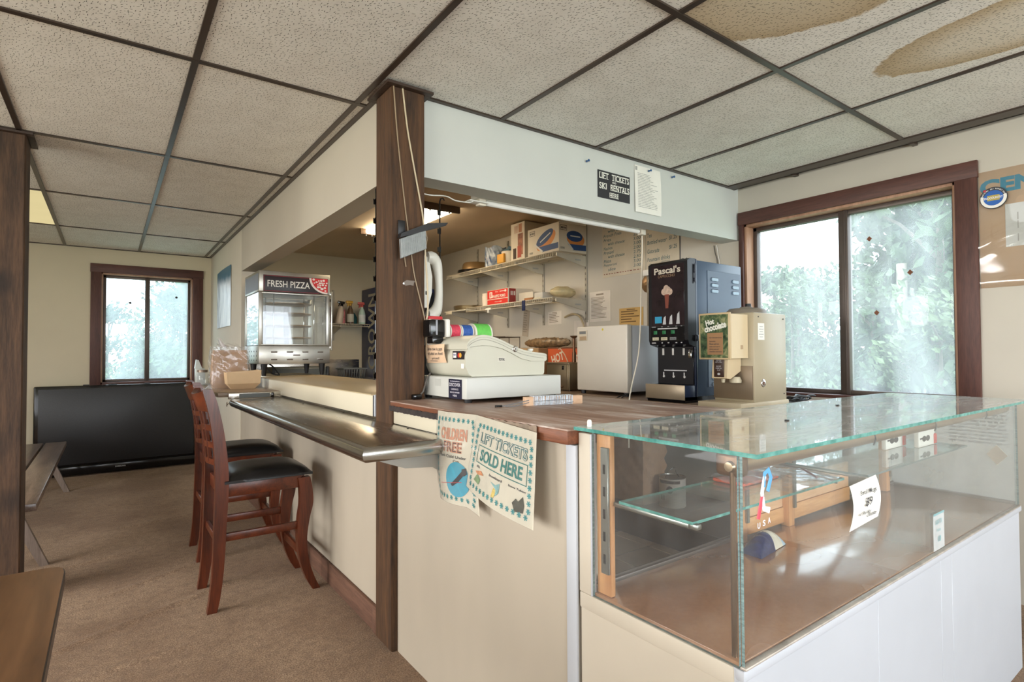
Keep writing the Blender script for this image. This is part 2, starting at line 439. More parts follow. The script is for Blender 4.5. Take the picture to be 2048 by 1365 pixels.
def wall_with_opening(ax, val, th, a0, a1, z0, z1, ops, m, name):
    """wall slab across axis ax at val..val+th, running a0..a1, with rectangular openings (b0,b1,c0,c1)"""
    b = B()
    def blk(p0, p1, q0, q1):
        if p1 - p0 < 1e-4 or q1 - q0 < 1e-4: return
        lo, hi = (val, p0, q0), (val + th, p1, q1)
        if ax == 'y': lo, hi = (p0, val, q0), (p1, val + th, q1)
        b.box([min(lo[i], hi[i]) for i in range(3)], [max(lo[i], hi[i]) for i in range(3)])
    cur = a0
    for (b0, b1, c0, c1) in sorted(ops):
        blk(cur, b0, z0, z1); blk(b0, b1, z0, c0); blk(b0, b1, c1, z1); cur = b1
    blk(cur, a1, z0, z1)
    return struct(name, b, m, fixn=False)
far_m = mat('painted_far_wall', (214, 203, 176), .75, var=.03, scale=2, bump=.08, bscale=120)
wall_with_opening('y', WY, .15, LX - .15, WX + .3, -.1, 2.6, [(-.07, .75, .87, 2.015)], far_m, 'wall_far')
wall_with_opening('x', WX, .15, BY - .15, WY, -.1, 2.6, [(.93, 2.078, .90, 2.02)], tan_wall, 'wall_right')
wall_with_opening('x', LX, -.15, BY, WY, -.1, 2.6, [(-1.7, .5, .8, 2.1), (1.8, 4.2, .8, 2.1)], cream_wall, 'wall_left')
wall_with_opening('y', BY, -.15, LX, WX, -.1, 2.6, [(-2.3, -.5, .6, 2.1), (.6, 3.2, .5, 2.2)], cream_wall, 'wall_back')
b = B(); b.box((BAR, 5.27, 0), (1.05, WY, 2.6)); struct('wall_partition', b, cream_wall)
# dropped headers over the two serving openings
b = B(); b.box((BAR, 2.22, 1.892), (1.052, 5.27, 2.6)); struct('wall_header_bar', b, mat('wallboard_cream_shade_tinted', (186, 178, 163), .75, var=.03, scale=2, bump=.08, bscale=120))  # cream wall paint darkened to put the header's shade into its colour
b = B(); b.box((1.052, HY, 1.92), (WX, 2.243, 2.6)); struct('wall_header_front', b, white_wall)
# knee wall of the bar
b = B(); b.box((.931, 1.015, 0), (1.04, 2.058, .944)); struct('wall_knee_front', b, bar_paint)
b = B(); b.box((.931, 2.222, 0), (1.04, 5.27, .903)); struct('wall_knee_bar', b, bar_paint)
b = B(); b.rbox((.922, 1.010, .0), (.93, 1.046, .944), .002); struct('trim_1', b, white_paint)
# baseboard of the bar
bbm = wood('dark_carpeted_baseboard', (82, 56, 44), (118, 84, 66), 'y', .8, 10, .4)
bs = sempty('baseboard_bar', (.92, 3.7, 0))
for y0, y1 in ((2.235, 2.97), (2.972, 4.1), (4.102, 5.25)):
    b = B(); b.rbox((.915, y0, 0), (.931, y1, .105), .003); obj('baseboard_strip', b, bbm, bs)
b = B(); b.rbox((.908, 2.225, 0), (.931, 2.262, .115), .003); obj('corner_block', b, bbm, bs)

# ceiling: lay-in tiles, grid bars, wall angles
ceil = sempty('ceiling', (0, 2, CEIL))
tmA = ceiling_tile_mat('fissured_ceiling_tile')
tmB = ceiling_tile_mat('fissured_ceiling_tile_stained', [(1.55, .66, .40, .52)])
tmC = ceiling_tile_mat('fissured_ceiling_tile_ringed', [(2.43, .42, .21, .50)], True)
gx = [.25 + .61 * k for k in range(-6, 6)]; gy = [1.112 + 1.2192 * j for j in range(-4, 6)]
xs = sorted([x for x in gx if LX < x < 3.285] + [LX, 3.285]); ys = sorted([y for y in gy if BY < y < WY] + [BY, WY])
TROFFER = (gx[4], 4.77)   # cell holding the light
shared = {}
def tile(x0, x1, y0, y1, m):
    g_ = .004
    key = (round(x1 - x0, 3), round(y1 - y0, 3), m.name)
    cx, cy = (x0 + x1) / 2, (y0 + y1) / 2
    if key in shared:
        o = bpy.data.objects.new('ceiling_tile', shared[key]); place(o, (cx, cy, CEIL), ceil)
    else:
        bb = B(); bb.box((x0 + g_, y0 + g_, CEIL), (x1 - g_, y1 - g_, CEIL + .016)); o = obj('ceiling_tile', bb, m, ceil); shared[key] = o.data
for i in range(len(xs) - 1):
    for j in range(len(ys) - 1):
        x0, x1, y0, y1 = xs[i], xs[i + 1], ys[j], ys[j + 1]
        if x0 >= BAR and y0 >= HY: continue
        if abs(x0 + .97) < .01 and abs(y0 - 4.77) < .02: continue
        if x1 > BAR and y1 > HY:
            if y0 < HY: tile(x0, x1, y0, HY, tmA)
            if x0 < BAR: tile(x0, BAR, max(HY, y0), y1, tmA)
            continue
        m = tmA
        if abs(x0 - 1.47) < .02 and y0 < .5 < y1: m = tmB
        if abs(x0 - 2.08) < .02 and y0 < .5 < y1: m = tmC
        tile(x0, x1, y0, y1, m)
def gbar(lo, hi, name='grid_bar'):
    b = B(); b.rbox(lo, hi, .0012, 1); obj(name, b, grid_paint, ceil)
for x in gx:
    if LX < x < 3.28: gbar((x - .012, BY, CEIL - .006), (x + .012, HY if x > BAR else WY, CEIL + .001))
for y in gy:
    if BY < y < WY: gbar((LX, y - .012, CEIL - .0065), (3.285 if y < HY else BAR, y + .012, CEIL + .0005))
gbar((BAR - .024, 2.24, CEIL - .007), (BAR, WY, CEIL + .001), 'wall_angle')
gbar((1.09, HY - .024, CEIL - .007), (3.285, HY, CEIL + .001), 'wall_angle')
gbar((LX, WY - .022, CEIL - .007), (BAR, WY, CEIL + .001), 'wall_angle')
b = B(); b.box((3.375, BY, CEIL + .03), (WX, HY, CEIL + .05)); b.box((LX, BY, CEIL + .3), (WX, WY, CEIL + .32)); obj('gap_shade_plates', b, mat('plenum_shade_dark', (22, 18, 16), .9), ceil)  # dark plate stands in for shade in the wall gap; upper one caps plenum
b = B(); b.rbox((3.272, BY, CEIL - .008), (3.372, HY, CEIL + .012), .002, 1); b.box((3.36, BY, CEIL - .008), (3.372, HY, CEIL + .05)); struct('trim_2', b, grid_paint)
for y in (1.72, 1.1):
    b = B(); b.rbox((3.36, y - .012, CEIL - .012), (WX - .001, y + .012, CEIL + .01), .002, 1); obj('hanger_clip', b, grid_paint, ceil)
# kitchen ceiling
b = B(); b.box((1.052, 2.243, KC), (WX, WY, KC + .03)); struct('ceiling_kitchen', b, mat('kitchen_ceiling_paint', (214, 196, 168), .8, var=.04, scale=2))

# lay-in light in the dining ceiling
t = thing('ceiling_light', 'lit cream ceiling light panel set between grid tiles near the far wall', 'light', (-.665, 5.38, CEIL))
b = B(); b.rbox((-.965, 4.785, CEIL - .001), (-.365, 5.975, CEIL + .012), .003); obj('diffuser', b, emit('warm_diffuser', (255, 236, 176), .75), t)
b = B()
for lo, hi in (((-.968, 4.78, CEIL + .012), (-.362, 5.98, CEIL + .06)),): b.box(lo, hi)
obj('housing', b, white_pl, t)
# kitchen wrap light
t = thing('ceiling_light', 'bright lit strip light on the kitchen ceiling behind the timber post', 'light', (2.2, 4.68, KC))
b = B(); b.rbox((2.05, 4.07, KC - .05), (2.35, 5.29, KC), .012); obj('diffuser', b, emit('bright_diffuser', (255, 232, 196), 19), t)
for y in (4.06, 5.30):
    b = B(); b.rbox((2.0, y - .012, KC - .056), (2.4, y + .012, KC), .004); e_ = obj('end_bar', b, mat('brown_end_bar', (92, 72, 54), .5), t)
    for x in (2.06, 2.12, 2.3):
        b = B(); b.lathe([(.0, -.012), (.008, -.010), (.010, 0)], (x, y, KC - .056), 10); obj('screw', b, chrome, e_)
# fluorescent strip behind the header
t = thing('tube_light', 'unlit white fluorescent strip fixture hung behind the front header', 'light', (2.05, 2.3, 1.93))
b = B(); b.prism([(2.262, 1.96), (2.33, 1.96), (2.325, 1.925), (2.267, 1.925)], 'x', 1.44, 2.66); obj('channel', b, white_pl, t)
b = B(); b.cyl((1.5, 2.29, 1.912), (2.62, 2.29, 1.912), .013, n=14); obj('tube', b, mat('white_glass_tube', (236, 234, 228), .25), t)
for x in (1.455, 2.63):
    b = B(); b.rbox((x, 2.272, 1.893), (x + .04, 2.308, 1.93), .004); obj('end_holder', b, mat('cream_lamp_holder', (214, 206, 190), .5), t)
b = B(); b.rbox((1.39, 2.255, 1.902), (1.5, 2.31, 1.908), .002); obj('end_plate', b, white_pl, t)

# main timber post and its ceiling collar
b = B(); b.rbox((.905, 2.06, 0), (1.052, 2.22, CEIL), .005, 1); post = struct('trim_3', b, post_wood)
post.name = 'timber_post'; tag(post, 'dark rough timber post at the corner of the bar with wires down it', 'post', kind='thing')
def collar(x0, x1, y0, y1, name, lab):
    t_ = thing(name, lab, 'trim', ((x0 + x1) / 2, (y0 + y1) / 2, CEIL - .01))
    for lo, hi in (((x0 - .028, y0 - .028), (x1 + .028, y0 - .001)), ((x0 - .028, y1 + .001), (x1 + .028, y1 + .028)), ((x0 - .028, y0 - .001), (x0 - .001, y1 + .001)), ((x1 + .001, y0 - .001), (x1 + .028, y1 + .001))):
        b = B(); b.rbox((lo[0], lo[1], CEIL - .02), (hi[0], hi[1], CEIL - .0085), .001, 1); obj('collar_strip', b, mat('collar_brown', (58, 42, 32), .5), t_)
collar(.905, 1.052, 2.06, 2.22, 'ceiling_collar', 'brown square trim around the top of the corner bar post')
b = B(); b.rbox((-.52, 3.56, 0), (-.335, 3.745, CEIL), .006, 1); p2 = obj('timber_post', b, dark_wood)
tag(p2, 'dark knotty timber post standing behind the small laminate table', 'post')
collar(-.52, -.335, 3.56, 3.745, 'ceiling_collar', 'brown square trim around the top of the knotty post by the table')

# ---------------------------------------------------------------- windows
wglass = glass('dirty_window_glass', (.93, .98, 1.0), .07, .30, .05, 1.4, 2.6, (1, 1, .3), (.86, .92, .98), .8, .5, .35, .72)
wglass2 = glass('hazy_window_glass', (.90, .97, 1.0), .18, .32, .05, 1.4, 2.2, (1, 1, .5), (.80, .90, .97), .8, .5)
def window(name, ax, wall, o0, o1, z0, z1, c0, c1, ctop, mull, gm, cz0, tm_u, tm_c, sgn):
    w = sempty(name, ((wall, (o0 + o1) / 2, z0) if ax == 'x' else ((o0 + o1) / 2, wall, z0)))
    def P(d, a, z): return (wall + d * sgn, a, z) if ax == 'x' else (a, wall + d * sgn, z)
    def bx(nm, d0, d1, a0, a1, q0, q1, m, r=.003, par=None):
        p, q = P(d0, a0, q0), P(d1, a1, q1)
        b = B(); b.rbox([min(p[i], q[i]) for i in range(3)], [max(p[i], q[i]) for i in range(3)], r); return obj(nm, b, m, par or w)
    ct = ctop
    bx('casing', -.022, 0, c0, o0 + .004, cz0, ct - (ct - z1), tm_u); bx('casing', -.022, 0, o1 - .004, c1, cz0, z1, tm_u)
    bx('head_casing', -.024, 0, c0 - .004, c1 + .004, z1 - .004, ct, tm_c)
    if cz0 < z0 - .03: bx('sill_casing', -.024, 0, c0, c1, z0 - .075, z0, tm_c)
    bx('jamb', 0, .10, o0, o0 + .018, z0, z1, raw_wood, .002); bx('jamb', 0, .10, o1 - .018, o1, z0, z1, raw_wood, .002)
    bx('head_jamb', 0, .10, o0, o1, z1 - .018, z1, raw_wood, .002); bx('sill_board', -.0, .10, o0, o1, z0, z0 + .02, tm_c, .002)
    f = .026
    a0, a1, q0, q1 = o0 + .018, o1 - .018, z0 + .02, z1 - .018
    bx('frame_stile', .08, .13, a0, a0 + f, q0, q1, bronze, .003); bx('frame_stile', .08, .13, a1 - f, a1, q0, q1, bronze, .003)
    bx('frame_rail', .08, .13, a0, a1, q0, q0 + f, bronze, .003); bx('frame_rail', .08, .13, a0, a1, q1 - f, q1, bronze, .003)
    bx('mullion', .072, .13, mull[0], mull[1], q0, q1, bronze, .004); bx('mullion_lip', .066, .074, mull[0] + .012, mull[0] + .02, q0, q1, bronze, .001)
    bx('pane', .104, .108, a0 + f, mull[0], q0 + f, q1 - f, gm, .0005); bx('pane', .112, .116, mull[1], a1 - f, q0 + f, q1 - f, gm, .0005)
    return w
win1 = window('window_1', 'y', WY, -.07, .75, .87, 2.015, -.154, .844, 2.10, (.310, .353), wglass2, .78, trim_wood_z, trim_wood_x, 1)
win2 = window('window_2', 'x', WX, .93, 2.078, .90, 2.02, .845, 2.105, 2.10, (1.468, 1.520), wglass, .88, trim_wood_z, trim_wood_y, 1)
brown_decal = mat('brown_bird_decal', (122, 74, 48), .6)
for (yy, zz, lab) in ((1.366, 1.817, 'topmost of the small brown diamond stickers on the big window pane'), (1.169, 1.601, 'middle brown diamond sticker on the big window pane'), (1.335, 1.391, 'lowest brown diamond sticker on the big window pane')):
    b = B(); s_ = .014; x = WX + .1025
    b.prism([(yy - s_, zz), (yy, zz - s_ * 1.1), (yy + s_, zz), (yy, zz + s_ * 1.1)], 'x', x - .0006, x + .0006)
    tag(obj('window_sticker', b, brown_decal), lab, 'sticker', 'diamond stickers on the big window')
for (xx, zz, lab) in ((.18, 1.72, 'dark dot sticker on the plain pane of the far window'), (.60, 1.80, 'dark dot sticker on the far window pane with the tree behind')):
    b = B(); b.lathe([(0, -.001), (.012, -.001), (.012, .001), (0, .001)], (xx, WY + .0985, zz), 12, axis='y'); tag(obj('window_sticker', b, mat('black_dot', (40, 40, 44), .6)), lab, 'sticker', 'dot stickers on the far window')

# ---------------------------------------------------------------- outdoors
grass = mat('mown_grass', (120, 136, 88), .9, var=.25, scale=1.5, bump=.4, bscale=30)
b = B()
def gr(u, v):
    x = -45 + u * 110; y = -40 + v * 110
    return (x, y, -.45 - .02 * max(0, abs(x) - 8) + .35 * math.sin(x * .13 + 1) * math.cos(y * .11) - .35)
b.grid(gr, 44, 44); o = obj('lawn', b, grass, fixn=False); o['kind'] = 'structure'; o.name = 'ground_outside'
leafm = [mat('green_leaves' + s_, c, .7, var=.3, scale=1.2) for s_, c in (('', (84, 106, 76)), ('_dark', (64, 86, 64)), ('_pale', (112, 132, 96)))]
bark = wood('grey_bark', (84, 76, 68), (124, 114, 104), 'z', .9, 6, .6)
def tree_mesh(seed, h, w, n, base=.25, airy=.0):
    r = random.Random(seed); b = B()
    blobs = []
    for k in range(16 + int(14 * airy)):
        t = r.random(); z = h * (base + (1 - base) * t); rad = w * (1 - (abs(t - .35) / .75) ** 2) ** .5 if abs(t - .35) < .74 else w * .2
        a = r.random() * 2 * PI; q = rad * r.random() ** .5 * .8
        blobs.append((Vector((q * math.cos(a), q * math.sin(a), z)), w * r.uniform(.22, .42) * (1 - .35 * airy)))
    blobs.append((Vector((0, 0, h * .96)), w * .2))
    for k in range(n):
        c, rad = r.choice(blobs); d = Vector((r.gauss(0, 1), r.gauss(0, 1), r.gauss(0, .8))).normalized() * rad * r.random() ** .4
        p = c + d; s_ = h * r.uniform(.014, .028)
        u = Vector((r.gauss(0, 1), r.gauss(0, 1), r.gauss(0, 1))).normalized(); v = u.orthogonal().normalized(); w_ = u.cross(v)
        b.add([p - v * s_, p + w_ * s_ * .5 + u * s_ * .15, p + v * s_, p - w_ * s_ * .5 + u * s_ * .15], [(0, 1, 2), (0, 2, 3)])
    tr = B(); tr.tube([(0, 0, -.3), (.02 * w, 0, h * .3), (-.03 * w, .02 * w, h * .6), (0, 0, h * .9)], [.035 * h * .6, .03 * h * .6, .018 * h * .6, .004 * h], 8)
    for c, rad in blobs[:9]:
        z0 = max(h * .2, c.z - h * .18); tr.tube([(0, 0, z0), (c.x * .5, c.y * .5, (z0 + c.z) / 2 + .02 * h), tuple(c)], [.012 * h * .6, .008 * h * .6, .003 * h], 5)
    return b, tr
protos = []
for k, (h, w, n, base, airy) in enumerate(((6.5, 2.0, 3200, .2, .3), (5, 1.9, 2800, .1, .4), (7.5, 2.4, 2600, .28, .9), (3.2, 1.6, 2400, .02, .2))):
    protos.append((tree_mesh(11 + k, h, w, n, base, airy), h))
tree_meshes = {}
def tree(kind, x, y, sc, mi, label, grp='hazy green trees beyond the big window'):
    key = (kind, mi)
    t_ = thing('outdoor_tree', label, 'tree', (x, y, -.8), grp)
    (fb, tb), h = protos[kind]
    if key not in tree_meshes:
        me = []
        for nm, bb, m in (('foliage', fb, leafm[mi]), ('trunk', tb, bark)):
            mm = bpy.data.meshes.new(nm); mm.from_pydata(bb.v, [], bb.f); mm.materials.append(m); me.append(mm)
        tree_meshes[key] = me
    ang = random.random() * 6.28
    for nm, mm in zip(('foliage', 'trunk'), tree_meshes[key]):
        o = bpy.data.objects.new(nm, mm); COL.objects.link(o); o.parent = t_; o.scale = (sc, sc, sc); o.rotation_euler = (0, 0, ang)
TREELAB = 'hazy green tree growing outside beyond the big streaked window'; FARLAB = 'hazy tree growing outside beyond the far window above the television'
for q in ((1, 12, 6.6, .72, 0), (3, 11, 5.6, 1.05, 2), (1, 13.5, 7.4, .76, 1), (0, 14, 6.9, .58, 0), (3, 9.5, 4.9, .9, 0), (3, 12.5, 5.6, 1.1, 1), (2, 9.8, 3.1, .62, 0), (0, 10.5, 3.0, .74, 1), (2, 8.6, 2.55, .62, 0), (0, 11.5, 3.2, .85, 2), (1, 12.5, 4.5, .72, 1), (3, 8.6, 3.3, .9, 0), (3, 9, 2.7, 1.1, 1), (1, 14, 5.2, .75, 0), (0, 15, 4.0, .9, 0), (3, 8, 2.35, .8, 2),
          (3, -.4, 12.5, .8, 2), (3, .5, 13, .85, 0), (1, 0, 16, .6, 1), (3, 1.2, 12.6, 1.0, 0), (2, 1.25, 13, .52, 1), (1, 1.6, 15, .75, 0), (3, 1.7, 14, 1.05, 1), (3, -1.2, 14, .9, 0), (0, 2.4, 17, .6, 0), (1, -.9, 17, .62, 1)):
    tree(*q, *((TREELAB,) if q[1] > 5 else (FARLAB, 'hazy trees beyond the far window')))
t = thing('utility_pole', 'pale upright pole seen through the big window among the trees', 'pole', (8.6, 2.95, -1))
b = B(); b.cyl((8.6, 2.95, -1), (8.6, 2.95, 2.35), .075, .06, 12); obj('shaft', b, mat('weathered_pale_pole', (206, 190, 178), .8), t)
# ---------------------------------------------------------------- bar: steel shelf, cream counter, wood counter
t = thing('steel_counter', 'brushed steel bar shelf with rounded front edge fixed to the bar front', 'counter', (.76, 2.7, .87))
b = B(); b.rbox((.625, 1.60, .878), (.93, 3.80, .892), .003); obj('top', b, st_y, t)
def nose(path_fn, n): pass
b = B()
prof = [(.016 * math.cos(a), .016 * math.sin(a)) for a in [PI * i / 8 for i in range(4, 13)]]
# front nosing along y and end nosing along x, mitred at the corner
def nosing(b, x0, y0, y1, x1):
    P = [(.0, .022), (-.012, .020), (-.022, .012), (-.026, 0), (-.022, -.014), (-.012, -.024), (.004, -.028)]
    cz = .872
    vs = []
    for (d, z) in P: vs += [(x0 + d, y1, cz + z), (x0 + d, y0 + d, cz + z), (x1, y0 + d, cz + z)]
    k = len(P)
    fs = []
    for i in range(k - 1):
        for j in range(2): fs.append((i * 3 + j, i * 3 + j + 1, (i + 1) * 3 + j + 1, (i + 1) * 3 + j))
    b.add(vs, fs, 0, True)
    b.add([vs[i * 3] for i in range(k)], [list(range(k))]); b.add([vs[i * 3 + 2] for i in range(k)], [list(range(k))])
nosing(b, .628, 1.60, 3.80, .93); obj('nosing', b, steel('steel_nosing', (180, 178, 174), .2, 'y'), t)
b = B(); b.rbox((.918, 1.72, .892), (.93, 3.80, .935), .002); obj('upstand', b, st_y, t)
b = B(); b.prism([(.66, .862), (.93, .862), (.93, .70), (.905, .70), (.898, .745), (.885, .785), (.86, .80), (.76, .808), (.66, .845)], 'y', 1.625, 1.65); obj('end_bracket', b, mat('painted_grey_bracket', (150, 146, 138), .45, .3), t)
b = B(); b.prism([(.66, .862), (.93, .862), (.93, .70), (.905, .70), (.885, .785), (.86, .80), (.66, .845)], 'y', 3.55, 3.575); obj('end_bracket', b, mat('painted_grey_bracket', (150, 146, 138), .45, .3), t)
b = B(); b.tube([(.60, 3.80, .868), (.596, 3.825, .858), (.597, 3.845, .848), (.60, 3.862, .856), (.602, 3.866, .872)], .0028, 6); obj('wire_hook', b, chrome, t)
for (xx, yy) in ((.90, 1.9), (.9, 2.6), (.88, 3.2)):
    b = B(); b.lathe([(.0, .0022), (.004, .002), (.005, 0)], (xx, yy, .892), 8); obj('screw', b, gloss_black, t)

t = thing('brown_counter', 'brown laminate ledge at the far end of the steel bar shelf', 'counter', (.74, 4.45, .9))
b = B(); b.rbox((.545, 3.83, .905), (.93, 5.2, .932), .003); obj('top', b, mat('brown_speckled_laminate', (148, 128, 108), .35, var=.15, scale=14), t)
b = B(); b.rbox((.60, 3.806, .892), (.93, 3.83, .93), .003); obj('steel_edge', b, st_x, t)
b = B(); b.quad((.66, 3.8055, .898), (.84, 3.8055, .898), (.84, 3.8055, .924), (.66, 3.8055, .924)); obj('grey_panel', b, mat('grey_label_panel', (104, 108, 106), .4), t)
b = B(); b.rbox((.85, 3.79, .893), (.862, 3.806, .925), .002); obj('latch', b, gloss_black, t)

cream_lam = mat('cream_laminate', (220, 211, 188), .32, var=.015, scale=3)
cream_top = mat('worn_tan_laminate_top', (188, 170, 136), .28, var=.06, scale=7, stretch=(1, .3, 1))
t = thing('cream_counter', 'thick cream laminate serving counter left of the timber post', 'counter', (1.15, 3.3, .91))
b = B(); b.rbox((.904, 2.235, .905), (1.42, 4.46, .994), .003); b.rbox((1.0, 4.46, .905), (1.42, 5.26, .994), .003); obj('slab', b, cream_lam, t)
b = B(); b.rbox((.904, 2.27, .993), (1.42, 4.46, .9985), .002); b.rbox((1.0, 4.46, .993), (1.42, 5.26, .9985), .002); obj('worktop', b, cream_top, t)
b = B(); b.rbox((.9025, 2.224, .907), (1.42, 2.2355, .998), .002); obj('end_panel', b, white_paint, t)
b = B(); b.box((.9, 2.2365, .906), (.9045, 2.239, .994)); obj('joint', b, ink, t)

wood_edge = wood('worn_stained_counter_edge', (70, 38, 26), (138, 82, 52), 'y', .5, 9, .4)
m, tt = new_mat('dusty_worn_counter_top'); g = G(tt)
n1 = g.noise(g.pos((1, .25, 1)), 9, 5, .65, .6); n2 = g.noise(g.pos((1, .12, 1)), 30, 4, .6)
cc = g.ramp(g.math('ADD', g.math('MULTIPLY', n1, .7), g.math('MULTIPLY', n2, .3)), [(.34, rgb(116, 82, 66)), (.5, rgb(156, 128, 112)), (.64, rgb(198, 186, 178))])
g.out(g.pbsdf(cc, g.maprange(n1, .3, .7, .32, .55), 0, g.bump(n2, .12))); wood_top = m
t = thing('wood_counter', 'worn dark wood counter top with dusty surface under the cash register', 'counter', (1.28, 1.55, .94))
b = B(); b.rbox((.898, 1.012, .947), (1.66, 2.056, .981), .003); obj('edge_board', b, wood_edge, t)
b = B(); b.rbox((.898, 1.012, .980), (1.66, 2.056, .985), .0015); obj('worn_top', b, wood_top, t)
b = B()
def bark_edge(u, v):
    y = 1.60 + u * .455; return (.8965 - .0015 * math.sin(u * 160) * math.sin(u * 63 + v * 9) - .0015, y, .947 + v * .020 + .0012 * math.sin(u * 70) * math.sin(u * 29))
b.sheet(bark_edge, 90, 3, .002); obj('chipped_edge', b, mat('splintered_dark_edge', (54, 46, 44), .9, var=.4, scale=40, bump=.6), t)
b = B()
b.sheet(lambda u, v: (.8965 - .003 - .002 * math.sin(u * 31), 1.125 + u * .28, .962 + v * .02 + .0015 * math.sin(u * 50)), 30, 2, .002); obj('peeling_strip', b, mat('peeling_grey_strip', (140, 124, 108), .8, var=.3, scale=30), t)
b = B(); b.rbox((.912, 1.5, .895), (.931, 2.056, .944), .003); obj('apron_board', b, cream_lam, t)
for yy in (1.98,):
    b = B(); b.rbox((1.59, yy, .0125), (1.64, yy + .045, .947), .003); obj('leg', b, cream_paint, t)

# ---------------------------------------------------------------- display case
cx0, cx1, cy0, cy1, dz, gz = .930, 2.745, .576, 1.0, .600, .988
case = thing('display_case', 'white-based glass display case at the end of the counter', 'display case', (1.8, .8, 0))
for k, (a0, a1) in enumerate(((.938, 1.506), (1.5075, 1.93), (1.9315, 2.02), (2.0215, 2.745))):
    b = B(); b.rbox((a0, cy0 + .004, 0), (a1, cy0 + .018, .575), .0015, 1); obj('front_board', b, white_paint, case)
b = B(); b.rbox((cx0 + .004, cy0 + .004, 0), (cx0 + .018, cy1 + .008, .56), .002, 1); obj('side_board', b, cream_paint, case)
b = B(); b.rbox((cx0, cy0 + .0208, .555), (cx0 + .016, cy1 + .008, .594), .004); obj('side_ledge', b, cream_paint, case)
b = B(); b.rbox((cx0, cy0, .572), (cx1 + .02, cy0 + .02, .594), .005); obj('front_ledge', b, white_paint, case)
b = B(); b.rbox((cx0, .968, .594), (cx0 + .014, cy1 + .008, gz - .012), .002); obj('stile', b, cream_paint, case)
b = B(); b.rbox((cx0 - .001, .963, .594), (cx0 + .014, .9675, gz - .012), .001); obj('stile_edge', b, white_paint, case)
b = B(); b.rbox((.9455, .917, .603), (.96, .962, gz - .012), .002); obj('corner_post', b, wood('pine_orange', (176, 116, 68), (214, 158, 104), 'z', .45, 9, .15), case)
m, tt = new_mat('brown_deck_board'); g = G(tt)
n1 = g.noise(g.pos((.5, 1, 1)), 4, 3, .5, 0); n2 = g.noise(g.pos(), 120, 3, .6)
cc = g.ramp(g.math('ADD', g.math('MULTIPLY', n1, .75), g.math('MULTIPLY', n2, .25)), [(.3, rgb(146, 98, 66)), (.7, rgb(184, 134, 98))])
g.out(g.pbsdf(cc, g.maprange(n1, .3, .7, .2, .3), 0, g.bump(n2, .06, .001), **{'Coat Weight': 1, 'Coat Roughness': .1, 'Coat IOR': 1.7})); deck_m = m
b = B(); b.rbox((cx0 + .008, cy0 + .012, .585), (cx1, cy1 - .02, .602), .001); obj('deck_board', b, deck_m, case)
b = B(); b.rbox((cx0 + .02, .975, .600), (cx1, .993, .612), .002); b.box((cx0 + .02, .983, .612), (cx1, .986, .617)); obj('back_track', b, bronze, case)
b = B(); b.box((.9325, .5785, 0), (.962, .6, .5935)); obj('corner_batten', b, white_paint, case)
def glass_slab(name, lo, hi, m_face, m_edge, parent):
    b = B(); b.box(lo, hi)
    th = [hi[i] - lo[i] for i in range(3)]; ax = th.index(min(th))
    for k in range(6):
        fv = [b.v[i] for i in b.f[k]]
        same = all(abs(p[ax] - fv[0][ax]) < 1e-6 for p in fv)
        b.mi[k] = 0 if same else 1
    return obj(name, b, [m_face, m_edge], parent)
g_clear = glass('clear_case_glass', (.975, .99, .985), .008, .05, .015, 1.45, 4, (1, 1, .6), refl=.9)
g_top = glass('dusty_whitened_case_top_glass', (.90, .95, .95), .10, .34, .03, 2.6, 3.2, (.8, 3.2, 1), (1, 1, 1), 0, 1.0, .38, .66)  # real dust, whitened further to stand in for the window's reflection
g_shelf = glass('smeared_shelf_glass', (.93, .97, .96), .02, .2, .03, 1.5, 6, (1, 2, 1))
m, tt = new_mat('green_glass_edge'); g = G(tt)
cc = g.ramp(g.noise(g.pos(), 50, 3), [(.3, rgb(56, 124, 116)), (.7, rgb(104, 168, 160))])
g.out(g.pbsdf(cc, .25, 0)); g_edge = m
m, tt = new_mat('pale_glass_edge'); g = G(tt)
cc = g.ramp(g.noise(g.pos((1, 1, 4)), 60, 3), [(.3, rgb(88, 112, 112)), (.7, rgb(142, 166, 166))])
g.out(g.pbsdf(cc, .3, 0)); g_edge2 = m
glass_slab('top_glass', (.912, .535, .984), (2.742, 1.005, .992), g_top, g_edge, case)
glass_slab('front_glass', (.936, .578, .596), (2.74, .584, .983), g_clear, g_edge2, case)
glass_slab('side_glass', (.931, .586, .596), (.937, .962, .983), g_clear, g_edge2, case)
glass_slab('end_glass', (2.734, .586, .596), (2.74, .99, .983), glass('bluish_white_end_glass', (.93, .97, .98), .22, .4, .03, 1.5, 4, (1, 1, 1), (.84, .9, .94)), g_edge2, case)  # bluish-white diffuse share mixed into the end glass
b = B(); b.rbox((2.715, .586, .600), (2.735, .99, .612), .002); obj('end_track', b, bronze, case)
b = B(); b.rbox((.9318, .573, .5945), (2.745, .586, .600), .002); obj('front_track', b, mat('worn_clear_track', (186, 178, 168), .35, .3, var=.2, scale=30), case)
# bronze top rail with end cap and upright rod
brz = mat('satin_bronze_tube', (172, 150, 124), .3, .85, var=.12, scale=5)
b = B(); b.cyl((.965, .618, .958), (2.73, .618, .958), .021, n=24); rail = obj('top_rail', b, brz, case)
b = B(); b.rbox((.948, .592, .934), (.985, .645, .981), .01, 3); obj('rail_end_cap', b, mat('dark_bronze_cap', (112, 82, 58), .35, .6), rail)
b = B(); b.lathe([(0, -.008), (.009, -.007), (.011, 0)], (.948, .61, .955), 14, axis='x'); obj('cap_screw', b, brz, rail)
b = B(); b.cyl((.952, .608, .602), (.952, .608, .945), .0055, n=12); obj('upright_rod', b, mat('dark_bronze_rod', (112, 88, 66), .35, .7), case)
b = B()
for xx in (1.55, 1.97, 2.45): b.tube([(xx, .600, .936), (xx + .004, .596, .95), (xx, .598, .968)], .002, 5)
obj('rail_clips', b, ink, case)
